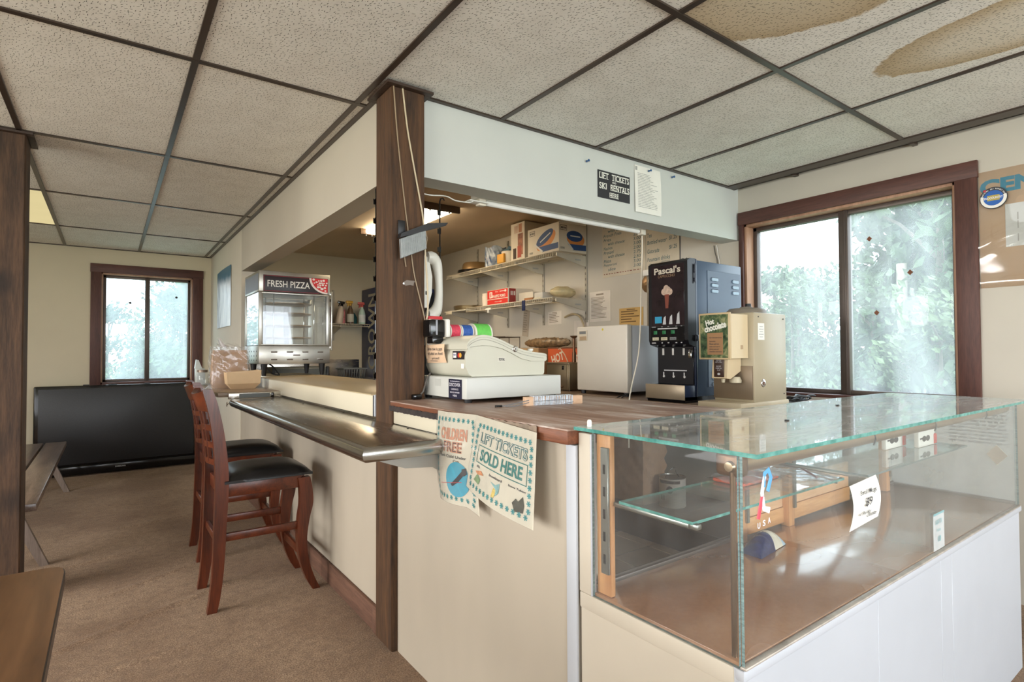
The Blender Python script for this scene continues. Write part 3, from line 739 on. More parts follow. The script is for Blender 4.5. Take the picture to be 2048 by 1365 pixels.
# slotted standards and pine back frame
slot_m = steel('zinc_standard', (150, 152, 148), .35, 'z')
def standard(x0, y0, y1, z0, z1, ax='y'):
    b = B(); b.rbox((x0, y0, z0), (x0 + .006, y1, z1), .001, 1); o = obj('slotted_standard', b, slot_m, case)
    b = B(); n_ = int((z1 - z0) / .052)
    for i in range(n_):
        zc = z0 + .035 + i * .052; b.rbox((x0 - .0006, y0 + .35 * (y1 - y0), zc - .011), (x0 - .0001, y0 + .65 * (y1 - y0), zc + .011), .0002, 1)
    obj('slots', b, gloss_black, o)
standard(.9385, .919, .943, .655, .948)
pine_x = wood('pine_board_lengthwise', (184, 128, 78), (222, 168, 112), 'x', .42, 8, .12)
pine_z = wood('pine_post_upright', (180, 122, 72), (220, 162, 106), 'z', .42, 8, .12)
for x0, x1 in ((1.555, 1.795), (1.83, 2.27)):
    b = B(); b.rbox((x0, .962, .612), (x1, .972, .662), .002); obj('back_rail', b, pine_x, case)
    b = B(); b.rbox((x0, .966, .663), (x1, .976, .755), .002); obj('back_panel', b, wood('pale_pine_panel', (206, 160, 116), (232, 190, 150), 'x', .5, 8, .1), case)
for x0 in (1.52, 1.795, 2.56):
    b = B(); b.rbox((x0, .945, .602), (x0 + .034, .974, gz - .01), .002); obj('back_post', b, pine_z, case)
    b = B(); b.rbox((x0 + .022, .938, .66), (x0 + .036, .945, .95), .001, 1); obj('slotted_standard', b, slot_m, case)
s1 = glass_slab('glass_shelf', (.955, .70, .822), (1.62, .90, .828), g_shelf, g_edge, case)
s2 = glass_slab('glass_shelf', (1.48, .585, .868), (2.20, .79, .873), g_shelf, mat('dark_glass_edge', (92, 108, 108), .3), case)
b = B(); b.rbox((.955, .71, .812), (.962, .925, .822), .002); b.rbox((.955, .69, .812), (.972, .71, .824), .003); obj('shelf_bracket', b, slot_m, case)
b = B(); b.rbox((1.60, .71, .812), (1.607, .945, .822), .002); obj('shelf_bracket', b, slot_m, case)
for x in (1.5, 2.19):
    b = B(); b.rbox((x, .6, .858), (x + .007, .945, .868), .002); obj('shelf_bracket', b, slot_m, case)

# things in and on the case
t = thing('packet', 'crinkled clear packet with blue and cream paper lying on the case deck', 'packet', (1.53, .88, .602))
b = B()
def pk(u, v, x0=1.455, x1=1.625, y0=.845, y1=.91):
    x = x0 + (x1 - x0) * u; y = y0 + (y1 - y0) * v + .02 * u
    e = math.sin(PI * min(1, max(0, u))) ** .5 * math.sin(PI * v) ** .6
    return (x, y, .604 + .045 * e + .003 * math.sin(u * 34 + v * 9) * e)
def halfpk(u0, u1): return lambda u, v: pk(u0 + (u1 - u0) * u, v)
b.sheet(halfpk(0, .55), 16, 10, .002); obj('blue_half', b, mat('navy_foil', (44, 54, 96), .3, var=.3, scale=60, bump=.4), t)
b = B(); b.sheet(halfpk(.55, .86), 10, 10, .002); obj('cream_half', b, mat('cream_card', (216, 208, 190), .5), t)
b = B(); b.sheet(halfpk(.86, 1.0), 6, 10, .002); obj('wrapper_end', b, mat('clear_blue_wrap', (166, 190, 208), .15), t)
clearbag = glass('clear_plastic_bag', (.95, .96, .97), .06, .22, .06, 1.5, 30, (1, 1, 1), (.92, .92, .94))
t = thing('packet', 'flat orange-red packet in clear plastic lying on the lower glass shelf', 'packet', (1.42, .84, .829))
b = B(); b.rbox((1.30, .80, .829), (1.47, .89, .838), .004); obj('red_card', b, mat('orange_red_card', (206, 96, 72), .5, var=.2, scale=30), t)
b = B(); b.sheet(lambda u, v: (1.28 + .25 * u, .78 + .115 * v, .842 + .018 * math.sin(u * 3.1) * math.sin(v * 3) + .004 * math.sin(u * 25 + v * 10)), 20, 10, .0006); obj('clear_sleeve', b, clearbag, t)
t = thing('plastic_bag', 'clear crumpled plastic bags lying at the end of the lower glass shelf', 'bag', (1.56, .8, .829))
b = B(); b.sheet(lambda u, v: (1.50 + .115 * u, .705 + .19 * v, .832 + .016 * math.sin(u * 3.1) * math.sin(v * 3) + .005 * math.sin(u * 21 + v * 17)), 18, 16, .0006); obj('film', b, clearbag, t)
b = B(); b.tube([(1.51, .72, .84), (1.55, .78, .85), (1.59, .86, .84)], .003, 5); obj('zip_strip', b, mat('mauve_strip', (150, 120, 132), .4), t)
for (x0, y0, lab) in ((1.97, .70, 'small white card with black goggles and red end further from the case end'), (2.09, .655, 'small white card with black goggles and red end nearest the case end glass')):
    t = thing('goggle_pack', lab + ' on the upper glass shelf', 'package', (x0, y0, .873), 'goggle packs on the upper glass shelf')
    t['label'] = lab
    b = B(); b.rbox((x0 - .075, y0, .874), (x0 + .06, y0 + .012, .925), .001); obj('card', b, paper, t)
    b = B(); b.rbox((x0 + .05, y0 - .003, .874), (x0 + .075, y0 + .013, .908), .005); obj('red_clip', b, mat('red_plastic', (196, 58, 60), .35), t)
    b = B()
    for dx in (-.03, .0): disc(b, (x0 + dx, y0, .898), X, Z, .017, .009)
    fl(b, (x0 - .05, y0, .9), X, Z, .03, .005); obj('goggle_print', b, ink, t)
b = B(); b.sheet(lambda u, v: (1.34 + .125 * u - .01 * v + .015 * (1 - v) * u, .570 - .012 * math.sin(v * 2.6) - .004 * u, .78 + .092 * v - .012 * (1 - u) * (1 - v) + .01 * u * v), 8, 10, .0006)
t = thing('price_tag', 'white handwritten nine dollar tag taped to the front of the case glass', 'tag', (1.4, .565, .78))
obj('paper', b, paper, t)
b = B()
def tagw(P):
    v = (P.z - .78) / .092; P = P.copy(); P.y = .5692 - .012 * math.sin(max(0, min(1, v)) * 2.6) - .0045; return P
lettering(b, 'Small Mugs', (1.402, .56, .852), X, Z, .085, .013, bold=.004, shear=.2, warp=tagw)
lettering(b, '$9', (1.402, .56, .829), X, Z, .034, .022, bold=.012, shear=.2, warp=tagw)
lettering(b, 'w/ Free Hot', (1.39, .56, .806), X, Z, .06, .01, bold=.004, shear=.2, warp=tagw)
lettering(b, 'Chocolate', (1.43, .56, .797), X, Z, .05, .010, bold=.004, shear=.2, warp=tagw)
obj('lettering', b, ink, t)
t = thing('ribbon_sticker', 'red white and blue ribbon decal with USA letters on the case front glass', 'sticker', (1.01, .576, .85))
cols = ((mat('sky_blue_print', (88, 158, 214), .5), [(1.018, .905), (1.03, .93), (1.022, .945), (1.008, .94), (1.004, .915)]), (mat('pale_lilac_print', (222, 222, 236), .5), [(1.008, .935), (.998, .905), (1.004, .875), (1.024, .868)]), (mat('rose_red_print', (214, 72, 88), .5), [(1.0, .90), (.99, .875), (.984, .858)]))
for m_, path in cols:
    b = B(); b.tube([(x, .5755, z) for x, z in path], .006, 6); b.v = [Vector((p.x, .5768 + (p.y - .5755) * .12, p.z)) for p in b.v]; obj('ribbon_band', b, m_, t)
b = B(); lettering(b, 'U', (.985, .577, .846), X, Z, .009, .011, bold=.02); lettering(b, 'S', (1.003, .577, .848), X, Z, .009, .011, bold=.02); lettering(b, 'A', (1.021, .577, .85), X, Z, .009, .011, bold=.02)
obj('lettering', b, mat('white_decal_print', (226, 230, 244), .5), t)
t = thing('price_tag', 'small clear tag with faint teal print standing at the case front glass', 'tag', (1.9, .58, .62))
b = B(); b.rbox((1.862, .574, .612), (1.945, .5755, .715), .0005, 1); obj('card', b, glass('frosted_tag', (.93, .97, .97), .25, .4, .2), t)
b = B(); lettering(b, 'GIFTS', (1.9, .574, .69), X, Z, .05, .012, bold=.01); lettering(b, 'from', (1.9, .574, .668), X, Z, .03, .01); lettering(b, '18', (1.905, .574, .642), X, Z, .022, .016, bold=.02); fl(b, (1.903, .574, .713), X, Z, .083, .006)
obj('lettering', b, mat('pale_teal_print', (128, 168, 172), .6), t)
b = B(); b.prism([(.605, .776), (.637, .738), (.668, .776), (.637, .814)], 'x', 2.7315, 2.7335); tag(obj('diamond_sticker', b, mat('tan_diamond', (196, 182, 162), .6)), 'tan diamond sticker inside the far end glass of the display case', 'sticker')
t = thing('notice_sheet', 'printed clear notice stuck on the far end glass of the display case', 'notice', (2.74, .68, .83))
b = B(); b.rbox((2.7405, .60, .81), (2.7415, .79, .965), .0003, 1); obj('film', b, glass('notice_film', (.95, .97, .97), .1, .2, .2), t)
b = B()
for r_ in range(11):
    zz = .955 - r_ * .0135; yy = .785
    while yy > .61:
        w_ = random.uniform(.008, .028); w_ = min(w_, yy - .605)
        b.quad((2.7398, yy, zz), (2.7398, yy - w_, zz), (2.7398, yy - w_, zz - .0065), (2.7398, yy, zz - .0065)); yy -= w_ + .006
obj('print_lines', b, mat('faded_grey_print', (84, 88, 92), .8), t)
for (x, y, s_, lab) in ((1.42, .75, .004, 'dark crumb on the dusty case top glass above the tag'), (1.95, .86, .004, 'dark crumb near the back of the case top glass')):
    b = B(); b.rbox((x - s_ * 1.6, y - s_, .992), (x + s_ * 1.6, y + s_, .992 + s_), s_ * .4); tag(obj('crumb', b, gloss_black), lab, 'crumb')
b = B(); b.lathe([(.0, 0), (.006, 0), (.006, .012), (.004, .016), (0, .017)], (.945, .985, .992), 12); tag(obj('plastic_peg', b, white_pl), 'small white plastic peg on the back corner of the case top glass', 'peg')

# ---------------------------------------------------------------- bar chairs
cherry = wood('cherry_stained_wood', (56, 24, 12), (110, 50, 25), 'z', .3, 7, .08, spec=.55)
cherry_y = wood('cherry_stained_rail', (56, 24, 12), (110, 50, 25), 'y', .3, 7, .08, spec=.55)
leather = mat('black_padded_vinyl', (20, 20, 22), .32, var=.15, scale=30, bump=.25, bscale=90)
def ribbon(cent, width, n_sub=None):
    """closed outline around a centre line of (x, z, half width)"""
    L = [(x - w, z) for x, z, w in cent]; R_ = [(x + w, z) for x, z, w in cent]
    return R_ + L[::-1]
def interp(pts, n=5):
    out = []
    for i in range(len(pts) - 1):
        p0, p1, p2, p3 = pts[max(i - 1, 0)], pts[i], pts[i + 1], pts[min(i + 2, len(pts) - 1)]
        for k in range(n):
            t_ = k / n
            out.append(tuple(.5 * (2 * b_ + (c_ - a_) * t_ + (2 * a_ - 5 * b_ + 4 * c_ - d_) * t_ ** 2 + (3 * b_ - a_ - 3 * c_ + d_) * t_ ** 3) for a_, b_, c_, d_ in zip(p0, p1, p2, p3)))
    out.append(pts[-1]); return out
ch = thing('bar_chair', 'cherry wood bar chair with black seat nearest the timber post', 'chair', (.6, 3.03, 0), 'bar chairs at the steel counter')
ya, yb = 2.845, 3.215
front = interp([(.852, 0, .018), (.824, .055, .02), (.796, .14, .021), (.782, .25, .023), (.789, .35, .027), (.803, .43, .031), (.80, .50, .030), (.79, .56, .029)])
rear = interp([(.388, 0, .02), (.40, .07, .022), (.412, .2, .024), (.42, .4, .026), (.425, .6, .028), (.412, .78, .025), (.388, .92, .023), (.366, 1.0, .021), (.362, 1.012, .012)])
for y in (ya, yb):
    b = B(); b.prism(ribbon(front, 0), 'y', y - (0 if y == ya else .042), y + (.042 if y == ya else 0), 0, False); obj('front_leg', b, cherry, ch)
    b = B(); b.prism(ribbon(rear, 0), 'y', y - (0 if y == ya else .036), y + (.036 if y == ya else 0), 0, False); obj('rear_leg', b, cherry, ch)
b = B()
for lo, hi in (((.44, ya + .008, .512), (.78, ya + .03, .575)), ((.44, yb - .03, .512), (.78, yb - .008, .575)), ((.775, ya + .03, .512), (.80, yb - .03, .575)), ((.42, ya + .03, .512), (.444, yb - .03, .575))): b.rbox(lo, hi, .003)
obj('seat_frame', b, cherry_y, ch)
def cush(u, v):
    x = .435 + u * .395; y = ya - .004 + v * (yb - ya + .008)
    e = (1 - abs(2 * u - 1) ** 5) * (1 - abs(2 * v - 1) ** 5)
    return (x, y, .572 + .012 + .046 * max(0, e) ** .6 * (.8 + .2 * math.sin(PI * u)) + .0015 * math.sin(v * 60 + u * 9) * (abs(2 * v - 1) > .86))
b = B(); b.grid(cush, 22, 22)
b.grid(lambda u, v: (cush(u, v)[0], cush(u, v)[1], .573), 22, 22)
n_ = 23
def rim(k):  # side skirt of the cushion
    if k < 22: return (k / 22, 0)
    if k < 44: return (1, (k - 22) / 22)
    if k < 66: return (1 - (k - 44) / 22, 1)
    return (0, 1 - (k - 66) / 22)
vs = []
for k in range(88): u, v = rim(k); p = cush(u, v); vs += [p, (p[0], p[1], .573)]
b.add(vs, [(2 * k, 2 * ((k + 1) % 88), 2 * ((k + 1) % 88) + 1, 2 * k + 1) for k in range(88)], 0, True)
obj('seat', b, leather, ch)
for y in (ya + .012, yb - .032):
    b = B(); b.rbox((.43, y, .308), (.78, y + .02, .345), .004); obj('stretcher', b, cherry_y, ch)
b = B(); b.rbox((.775, ya + .03, .168), (.80, yb - .03, .21), .004); obj('foot_rail', b, cherry_y, ch)
b = B(); b.rbox((.402, ya + .03, .30), (.42, yb - .03, .335), .004); obj('stretcher', b, cherry_y, ch)
def backx(z):
    for (x0, z0, _), (x1, z1, _) in zip(rear, rear[1:]):
        if z0 <= z <= z1: return x0 + (x1 - x0) * (z - z0) / (z1 - z0)
    return rear[-1][0]
def curved_rail(z0, z1, th=.02, bow=.03, top=0):
    b = B(); N = 14; vs = []
    for i in range(N + 1):
        f = i / N; y = ya + .03 + f * (yb - ya - .06); d = -bow * math.sin(PI * f)
        zt = z1 + top * math.sin(PI * f)
        for (z, q) in ((z0, 0), (zt, 0), (zt, 1), (z0, 1)): vs.append((backx(z0 if z == z0 else z1) + d - th / 2 + q * th, y, z))
    fs = [(i * 4 + k, i * 4 + (k + 1) % 4, (i + 1) * 4 + (k + 1) % 4, (i + 1) * 4 + k) for i in range(N) for k in range(4)] + [(3, 2, 1, 0), (N * 4, N * 4 + 1, N * 4 + 2, N * 4 + 3)]
    return b.add(vs, fs, 0, True)
obj('crest_rail', curved_rail(.905, 1.005, .022, .034, -.022), cherry_y, ch)
for z in (.815, .735, .655): obj('back_rail', curved_rail(z, z + .028, .016, .034), cherry_y, ch)
for f in (.34, .5, .66):
    b = B(); y = ya + .03 + f * (yb - ya - .06); d = -.034 * math.sin(PI * f); vs = []
    zs = [.66 + .25 * k / 8 for k in range(9)]
    for z in zs:
        x = backx(z) + d
        vs += [(x - .007, y - .016, z), (x + .007, y - .016, z), (x + .007, y + .016, z), (x - .007, y + .016, z)]
    fs = [(i * 4 + k, i * 4 + (k + 1) % 4, (i + 1) * 4 + (k + 1) % 4, (i + 1) * 4 + k) for i in range(8) for k in range(4)] + [(3, 2, 1, 0), (32, 33, 34, 35)]
    b.add(vs, fs, 0, False); obj('back_slat', b, cherry, ch)
ch2 = dup(ch, (.04, .74, 0), 'cherry wood bar chair with black seat further along, nearer the television')

# ---------------------------------------------------------------- television on the floor
t = thing('television', 'large black flat television standing on the carpet under the far window', 'television', (.1, 6.86, 0))
b = B(); b.rbox((-.565, 6.83, .012), (.775, 6.89, .872), .012, 3); obj('cabinet', b, gloss_black, t)
b = B(); b.rbox((-.53, 6.823, .12), (.74, 6.832, .845), .002); obj('screen', b, mat('dark_matte_screen', (34, 35, 38), .38, var=.2, scale=160), t)
b = B(); b.rbox((-.565, 6.812, .012), (.775, 6.832, .10), .012, 3); obj('lower_bezel', b, gloss_black, t)
b = B(); lettering(b, 'SAMSUNG', (.105, 6.812, .062), X, Z, .085, .014, bold=.02); obj('lettering', b, mat('silver_print', (176, 178, 180), .4), t)
b = B()
for x in (-.2, .0, .02, .3): b.rbox((x, 6.84, .868), (x + .05, 6.87, .880), .004)
obj('rear_clips', b, black_pl, t)

# ---------------------------------------------------------------- picnic bench and laminate table at the photographer's side
pic = wood('worn_glossy_bench_plank', (72, 54, 44), (146, 124, 110), 'y', .28, 7, .3)
t = thing('picnic_bench', 'worn dark plank bench running away behind the knotty post', 'bench', (-.45, 5.1, 0))
for x0 in (-.44, -.60):
    b = B(); b.rbox((x0, 3.80, .362), (x0 + .145, 6.35, .402), .005); obj('plank', b, pic, t)
for y in (4.05, 6.1):
    b = B(); b.prism([(-.30, .0), (-.26, .0), (-.40, .362), (-.46, .362)], 'y', y, y + .038); obj('leg', b, wood('bench_leg_wood', (96, 80, 70), (150, 134, 122), 'z', .5, 7, .3), t)
    b = B(); b.prism([(-.62, .0), (-.58, .0), (-.46, .362), (-.52, .362)], 'y', y, y + .038); obj('leg', b, wood('bench_leg_wood', (96, 80, 70), (150, 134, 122), 'z', .5, 7, .3), t)
    b = B(); b.rbox((-.58, y + .04, .30), (-.32, y + .075, .36), .004); obj('cleat', b, pic, t)
t = thing('side_table', 'brown laminate table top with white leg in front of the knotty post', 'table', (-.45, .9, 0))
m, tt = new_mat('walnut_laminate'); g = G(tt)
n1 = g.noise(g.pos((1, .12, 1)), 26, 4, .6, .3)
cc = g.ramp(n1, [(.3, rgb(84, 56, 32)), (.7, rgb(124, 88, 58))]); g.out(g.pbsdf(cc, .3)); lam = m
b = B(); b.prism([(-.9, -.1), (-.068, -.1), (-.068, 1.43), (-.071, 1.455), (-.08, 1.468), (-.095, 1.474), (-.9, 1.474)], 'z', .715, .7385); obj('table_top', b, lam, t)
b = B(); b.prism([(-.9, -.102), (-.066, -.102), (-.066, 1.43), (-.0695, 1.4565), (-.079, 1.4695), (-.095, 1.4755), (-.9, 1.4755)], 'z', .7155, .737); obj('edge_band', b, mat('dark_edge_band', (52, 40, 34), .35), t)
for (x, y) in ((-.115, 1.0), (-.8, 1.3), (-.115, .0), (-.8, .0)):
    b = B(); b.rbox((x - .025, y - .03, 0), (x + .025, y + .03, .715), .005); obj('leg', b, white_paint, t)
# ---------------------------------------------------------------- cash register and what stands around it
reg = mat('aged_register_plastic', (198, 196, 180), .42, var=.04, scale=4)
reg2 = mat('grey_drawer_enamel', (198, 200, 194), .4, var=.03, scale=4)
rz = .985
t = thing('till_box', 'pale grey cash drawer box under the cash register', 'cash drawer', (1.3, 1.95, rz))
b = B(); b.rbox((1.066, 1.757, rz + .014), (1.525, 2.125, 1.079), .004); obj('body', b, reg2, t)
for x in (1.09, 1.50):
    for y in (1.785, 2.1): b = B(); b.lathe([(0, 0), (.014, 0), (.016, .014), (0, .014)], (x, y, rz), 12); obj('foot', b, black_pl, t)
b = B(); fl(b, (1.066, 1.838, 1.035), -Y, Z, .10, .074); d_ = obj('decal', b, mat('navy_decal', (26, 28, 52), .4), t)
b = B()
for s_, z, w, h in (("It's Everywhere", 1.064, .07, .006), ('DISCOVER', 1.051, .082, .013), ('CASHBACK', 1.034, .056, .007), ('BONUS AWARD', 1.022, .07, .006), ('HERE', 1.010, .03, .007)): lettering(b, s_, (1.0645, 1.838, z), -Y, Z, w, h, bold=.015)
obj('lettering', b, mat('decal_white_print', (206, 204, 214), .5), d_)
b = B(); fl(b, (1.066, 1.975, 1.055), -Y, Z, .045, .028); obj('keyplate', b, mat('keyplate_grey', (176, 178, 172), .5), t)

t = thing('cash_register', 'cream plastic cash register with curved top on the grey cash drawer', 'cash register', (1.28, 1.95, 1.079))
prof = [(1.112, 1.081), (1.455, 1.081), (1.462, 1.09), (1.464, 1.139), (1.385, 1.139), (1.288, 1.172), (1.247, 1.188), (1.19, 1.199), (1.15, 1.199), (1.095, 1.192), (1.083, 1.16), (1.083, 1.12), (1.096, 1.092)]
b = B(); b.prism(prof, 'y', 1.79, 2.11, 0, True)
obj('body', b, reg, t)
topp = interp([(1.084, 1.186), (1.086, 1.206), (1.10, 1.222), (1.13, 1.236), (1.16, 1.241), (1.20, 1.235), (1.245, 1.221), (1.30, 1.199), (1.35, 1.184), (1.41, 1.174), (1.462, 1.168), (1.470, 1.160)], 4)
botp = [(1.470, 1.142), (1.462, 1.137), (1.388, 1.138), (1.34, 1.148), (1.292, 1.170), (1.245, 1.189), (1.19, 1.199), (1.15, 1.200), (1.10, 1.194)]
b = B(); b.prism(topp + botp, 'y', 1.782, 2.118, 0, True); obj('lid', b, reg, t)
def shrink(z_): return z_
b = B(); b.tube([(x, 1.781, z - .017 - .004 * k / 40) for k, (x, z) in enumerate(topp[6:40])], .0006, 5); b.tube([(x, 1.7815, z - .009) for x, z in topp[4:]], .0004, 5); obj('lid_seam', b, mat('seam_shadow_grey', (120, 118, 108), .6), t)
b = B(); b.lathe([(0, -.004), (.008, -.004), (.011, -.001), (.013, 0)], (1.308, 1.782, 1.187), 18, axis='y'); obj('key_lock', b, chrome, t)
b = B(); b.rbox((1.307, 1.7765, 1.182), (1.309, 1.7775, 1.192), .0003, 1); obj('key_slot', b, gloss_black, t)
b = B(); fl(b, (1.246, 1.790, 1.146), X, Z, .036, .02); k_ = obj('maker_plate', b, mat('pale_plate', (204, 200, 186), .5), t)
b = B(); lettering(b, 'TOTAL', (1.247, 1.789, 1.146), X, Z, .028, .010, bold=.02, shear=.2); obj('lettering', b, ink, k_)
b = B(); b.lathe([(0, .018), (.012, .016), (.012, .008), (.007, .006), (.007, 0), (0, 0)], (1.413, 1.82, 1.172), 10); obj('white_knob', b, white_pl, t)
b = B(); fl(b, (1.083, 1.842, 1.163), -Y, Z, .088, .032); d_ = obj('card_decal', b, mat('black_card_decal', (34, 30, 34), .4), t)
b = B(); fl(b, (1.082, 1.868, 1.163), -Y, Z, .024, .02); obj('card_patch', b, mat('white_card_patch', (230, 228, 226), .4), d_)
b = B(); lettering(b, 'VISA', (1.0814, 1.868, 1.165), -Y, Z, .019, .007, bold=.02, shear=.2); obj('lettering', b, mat('visa_blue_print', (48, 60, 132), .4), d_)
b = B(); disc(b, (1.0822, 1.838, 1.163), -Y, Z, .009, .009); obj('red_disc', b, mat('card_red', (196, 52, 44), .4), d_)
b = B(); disc(b, (1.0818, 1.826, 1.163), -Y, Z, .009, .009); obj('amber_disc', b, mat('card_amber', (232, 168, 62), .4), d_)
b = B(); fl(b, (1.083, 1.812, 1.122), -Y, Z, .022, .018); obj('small_sticker', b, paper, t)
t = thing('note', 'peach handwritten note taped to the side of the cash register', 'note', (1.06, 2.0, 1.13))
def nt_(u, v): return (1.074 - .012 * math.sin(v * 2.2) + .004 * u, 2.08 - .155 * u, 1.131 + .074 * v + .003 * u)
b = B(); b.sheet(nt_, 8, 8, .0006); obj('paper', b, mat('peach_note_paper', (222, 190, 158), .8), t)
b = B()
def nw(P):
    u = (2.08 - P.y) / .155; v = (P.z - 1.131 - .003 * u) / .074; q = nt_(max(0, min(1, u)), max(0, min(1, v))); return Vector((q[0] - .0022, P.y, P.z))
for s_, y, z, w, h in (('Sales tax is not', 2.0, 1.189, .125, .012), ('included on food', 2.0, 1.170, .125, .012), ('prices!', 2.0, 1.150, .06, .012)): lettering(b, s_, (1.07, y, z), -Y, Z, w, h, bold=.006, shear=.1, warp=nw)
fl(b, (1.0605, 1.955, 1.1805), -Y, Z, .026, .0016); fl(b, (1.0625, 2.0, 1.1405), -Y, Z, .06, .0016)
obj('lettering', b, ink, t)
# small things on top of the register, behind it
t = thing('card_terminal', 'black card terminal with a pale stripe behind the cash register', 'terminal', (1.06, 2.0, 1.222))
b = B(); b.rbox((1.035, 1.985, 1.236), (1.105, 2.05, 1.308), .008, 2); b.rbox((1.05, 1.99, 1.21), (1.10, 2.04, 1.238), .004); obj('body', b, gloss_black, t)
b = B(); b.rbox((1.062, 1.983, 1.245), (1.070, 1.986, 1.305), .001); obj('pale_stripe', b, mat('pale_stripe_grey', (150, 152, 160), .4), t)
b = B(); b.rbox((1.105, 1.975, 1.236), (1.124, 2.05, 1.31), .006, 2); obj('white_side', b, white_pl, t)
t = thing('ticket_box', 'red and white card box behind the black card terminal by the post', 'box', (1.06, 2.09, 1.22))
b = B(); b.rbox((1.068, 2.062, 1.205), (1.135, 2.105, 1.325), .003); obj('carton', b, white_pl, t)
b = B(); b.rbox((1.0675, 2.0615, 1.285), (1.1355, 2.1055, 1.326), .003); obj('red_band', b, mat('red_card', (196, 40, 48), .5), t)
def roll(x, y, z, r, l, m_, lab, name='ticket_roll', words=None):
    t_ = thing(name, lab, 'roll', (x, y, z), 'ticket rolls behind the cash register')
    b = B(); b.lathe([(r * .3, 0), (r, 0), (r, l), (r * .3, l), (r * .3, 0)], (x, y, z + r), 28, axis='y'); obj('paper_coil', b, mat('ticket_paper', (226, 222, 210), .7), t_)
    b = B(); b.lathe([(r + .0006, l * .06), (r + .0006, l * .94)], (x, y, z + r), 28, axis='y'); obj('printed_band', b, m_, t_)
    b = B(); b.lathe([(r * .3, -.001), (r * .2, -.001), (r * .2, l + .001)], (x, y, z + r), 16, axis='y'); obj('core', b, mat('brown_core', (150, 116, 84), .8), t_)
    return t_
def roll_x(x0, y, z, r, l, m_, lab):
    t_ = thing('ticket_roll', lab, 'roll', (x0 + l / 2, y, z), 'ticket rolls behind the cash register')
    b = B(); b.lathe([(r * .3, 0), (r, 0), (r, l), (r * .3, l), (r * .3, 0)], (x0, y, z + r), 28, axis='x'); obj('paper_coil', b, mat('ticket_paper', (226, 222, 210), .7), t_)
    b = B(); b.lathe([(r + .0006, l * .08), (r + .0006, l * .92)], (x0, y, z + r), 28, axis='x'); obj('printed_band', b, m_, t_)
    b = B(); b.lathe([(r * .3, -.001), (r * .2, -.001), (r * .2, l + .001)], (x0, y, z + r), 16, axis='x'); obj('core', b, mat('brown_core', (150, 116, 84), .8), t_)
zt = 1.236
roll_x(1.136, 2.02, zt - .004, .029, .05, mat('red_ticket_print', (206, 62, 84), .6, var=.25, scale=120), 'red ticket roll behind the cash register')
roll_x(1.19, 2.02, zt - .006, .030, .055, mat('blue_ticket_print', (46, 86, 160), .6, var=.25, scale=120), 'blue ticket roll behind the cash register')
roll_x(1.252, 2.03, zt - .03, .046, .085, mat('green_ticket_print', (104, 196, 84), .6, var=.1, scale=60), 'large green ticket roll behind the cash register')
t = thing('tie_block', 'wooden block wrapped in pale wire ties on the dusty counter top', 'block', (1.29, 1.5, rz))
p0, p1 = Vector((1.18, 1.545, 0)), Vector((1.405, 1.50, 0)); d = (p1 - p0).normalized(); nrm = Vector((-d.y, d.x, 0))
xf = Matrix((( d.x, nrm.x, 0, p0.x), (d.y, nrm.y, 0, p0.y), (0, 0, 1, rz), (0, 0, 0, 1)))
b = B(xf); b.rbox((0, 0, 0), (.23, .028, .031), .002); obj('wood_block', b, wood('raw_block', (196, 160, 128), (222, 190, 160), 'x', .6, 9, .2), t)
b = B(xf)
x = .03
while x < .185:
    s_ = random.uniform(-.003, .003); b.tube([(x, -.002, .001), (x + s_, -.0022, .0325), (x + s_, .03, .0325), (x, .0302, .001)], .0017, 5); x += random.uniform(.0034, .0052)
o = obj('wound_ties', b, mat('pale_blue_ties', (196, 204, 212), .5, var=.3, scale=90), t); o['kind'] = 'stuff'
b = B(xf); b.tube([(.03, -.003, .016), (.18, -.003, .018)], .0012, 5); b.tube([(.01, -.002, .02), (-.04, -.003, .012), (-.09, .004, .003)], .0016, 5); b.tube([(.01, -.002, .012), (-.05, -.012, .003), (-.08, -.004, .002)], .0016, 5); b.tube([(.15, -.004, .004), (.19, -.004, .008)], .0012, 5)
obj('loose_ties', b, mat('grey_wire', (118, 120, 124), .4), t)
b = B(xf); b.cyl((-.09, .004, .004), (-.115, .006, .004), .0035, n=8); obj('plug_end', b, gloss_black, t)
t = thing('power_cable', 'dark cable lying on the counter beside the post and drawer', 'cable', (1.05, 2.1, rz))
b = B(); b.tube([(1.0, 2.05, rz + .012), (1.02, 2.055, rz + .01), (1.04, 2.052, rz + .03), (1.055, 2.05, rz + .08), (1.075, 2.056, 1.09)], .004, 8); obj('lead', b, mat('grey_lead', (92, 88, 82), .5), t)
b = B(); b.rbox((.985, 2.03, rz), (1.025, 2.055, rz + .022), .006); obj('plug', b, gloss_black, t)

# ---------------------------------------------------------------- things hung on the timber post
t = thing('electrical_wires', 'two cream wires stapled down the front of the timber post', 'wire', (.98, 2.05, 1.3))
wm = mat('cream_wire', (206, 190, 160), .5); wm2 = mat('tan_wire', (150, 130, 104), .5)
b = B(); b.tube(interp([(.911, 2.056, 2.25), (.93, 2.056, 2.025), (.963, 2.056, 1.75), (.985, 2.056, 1.60), (1.0, 2.056, 1.5), (1.02, 2.056, 1.42), (1.046, 2.05, 1.31), (1.052, 2.05, 1.24), (1.054, 2.045, 1.15)], 5), .0028, 6); obj('thin_wire', b, wm2, t)
b = B(); b.tube(interp([(.949, 2.056, 2.255), (.962, 2.056, 2.15), (.976, 2.056, 2.056), (1.007, 2.056, 1.90), (1.041, 2.053, 1.72), (1.049, 2.053, 1.60), (1.058, 2.05, 1.45), (1.060, 2.05, 1.35), (1.054, 2.05, 1.31)], 5), .0036, 6); obj('thick_wire', b, wm, t)
t = thing('card_holder', 'grey ribbed strip holder on a black arm fixed to the timber post', 'holder', (.99, 2.04, 1.55))
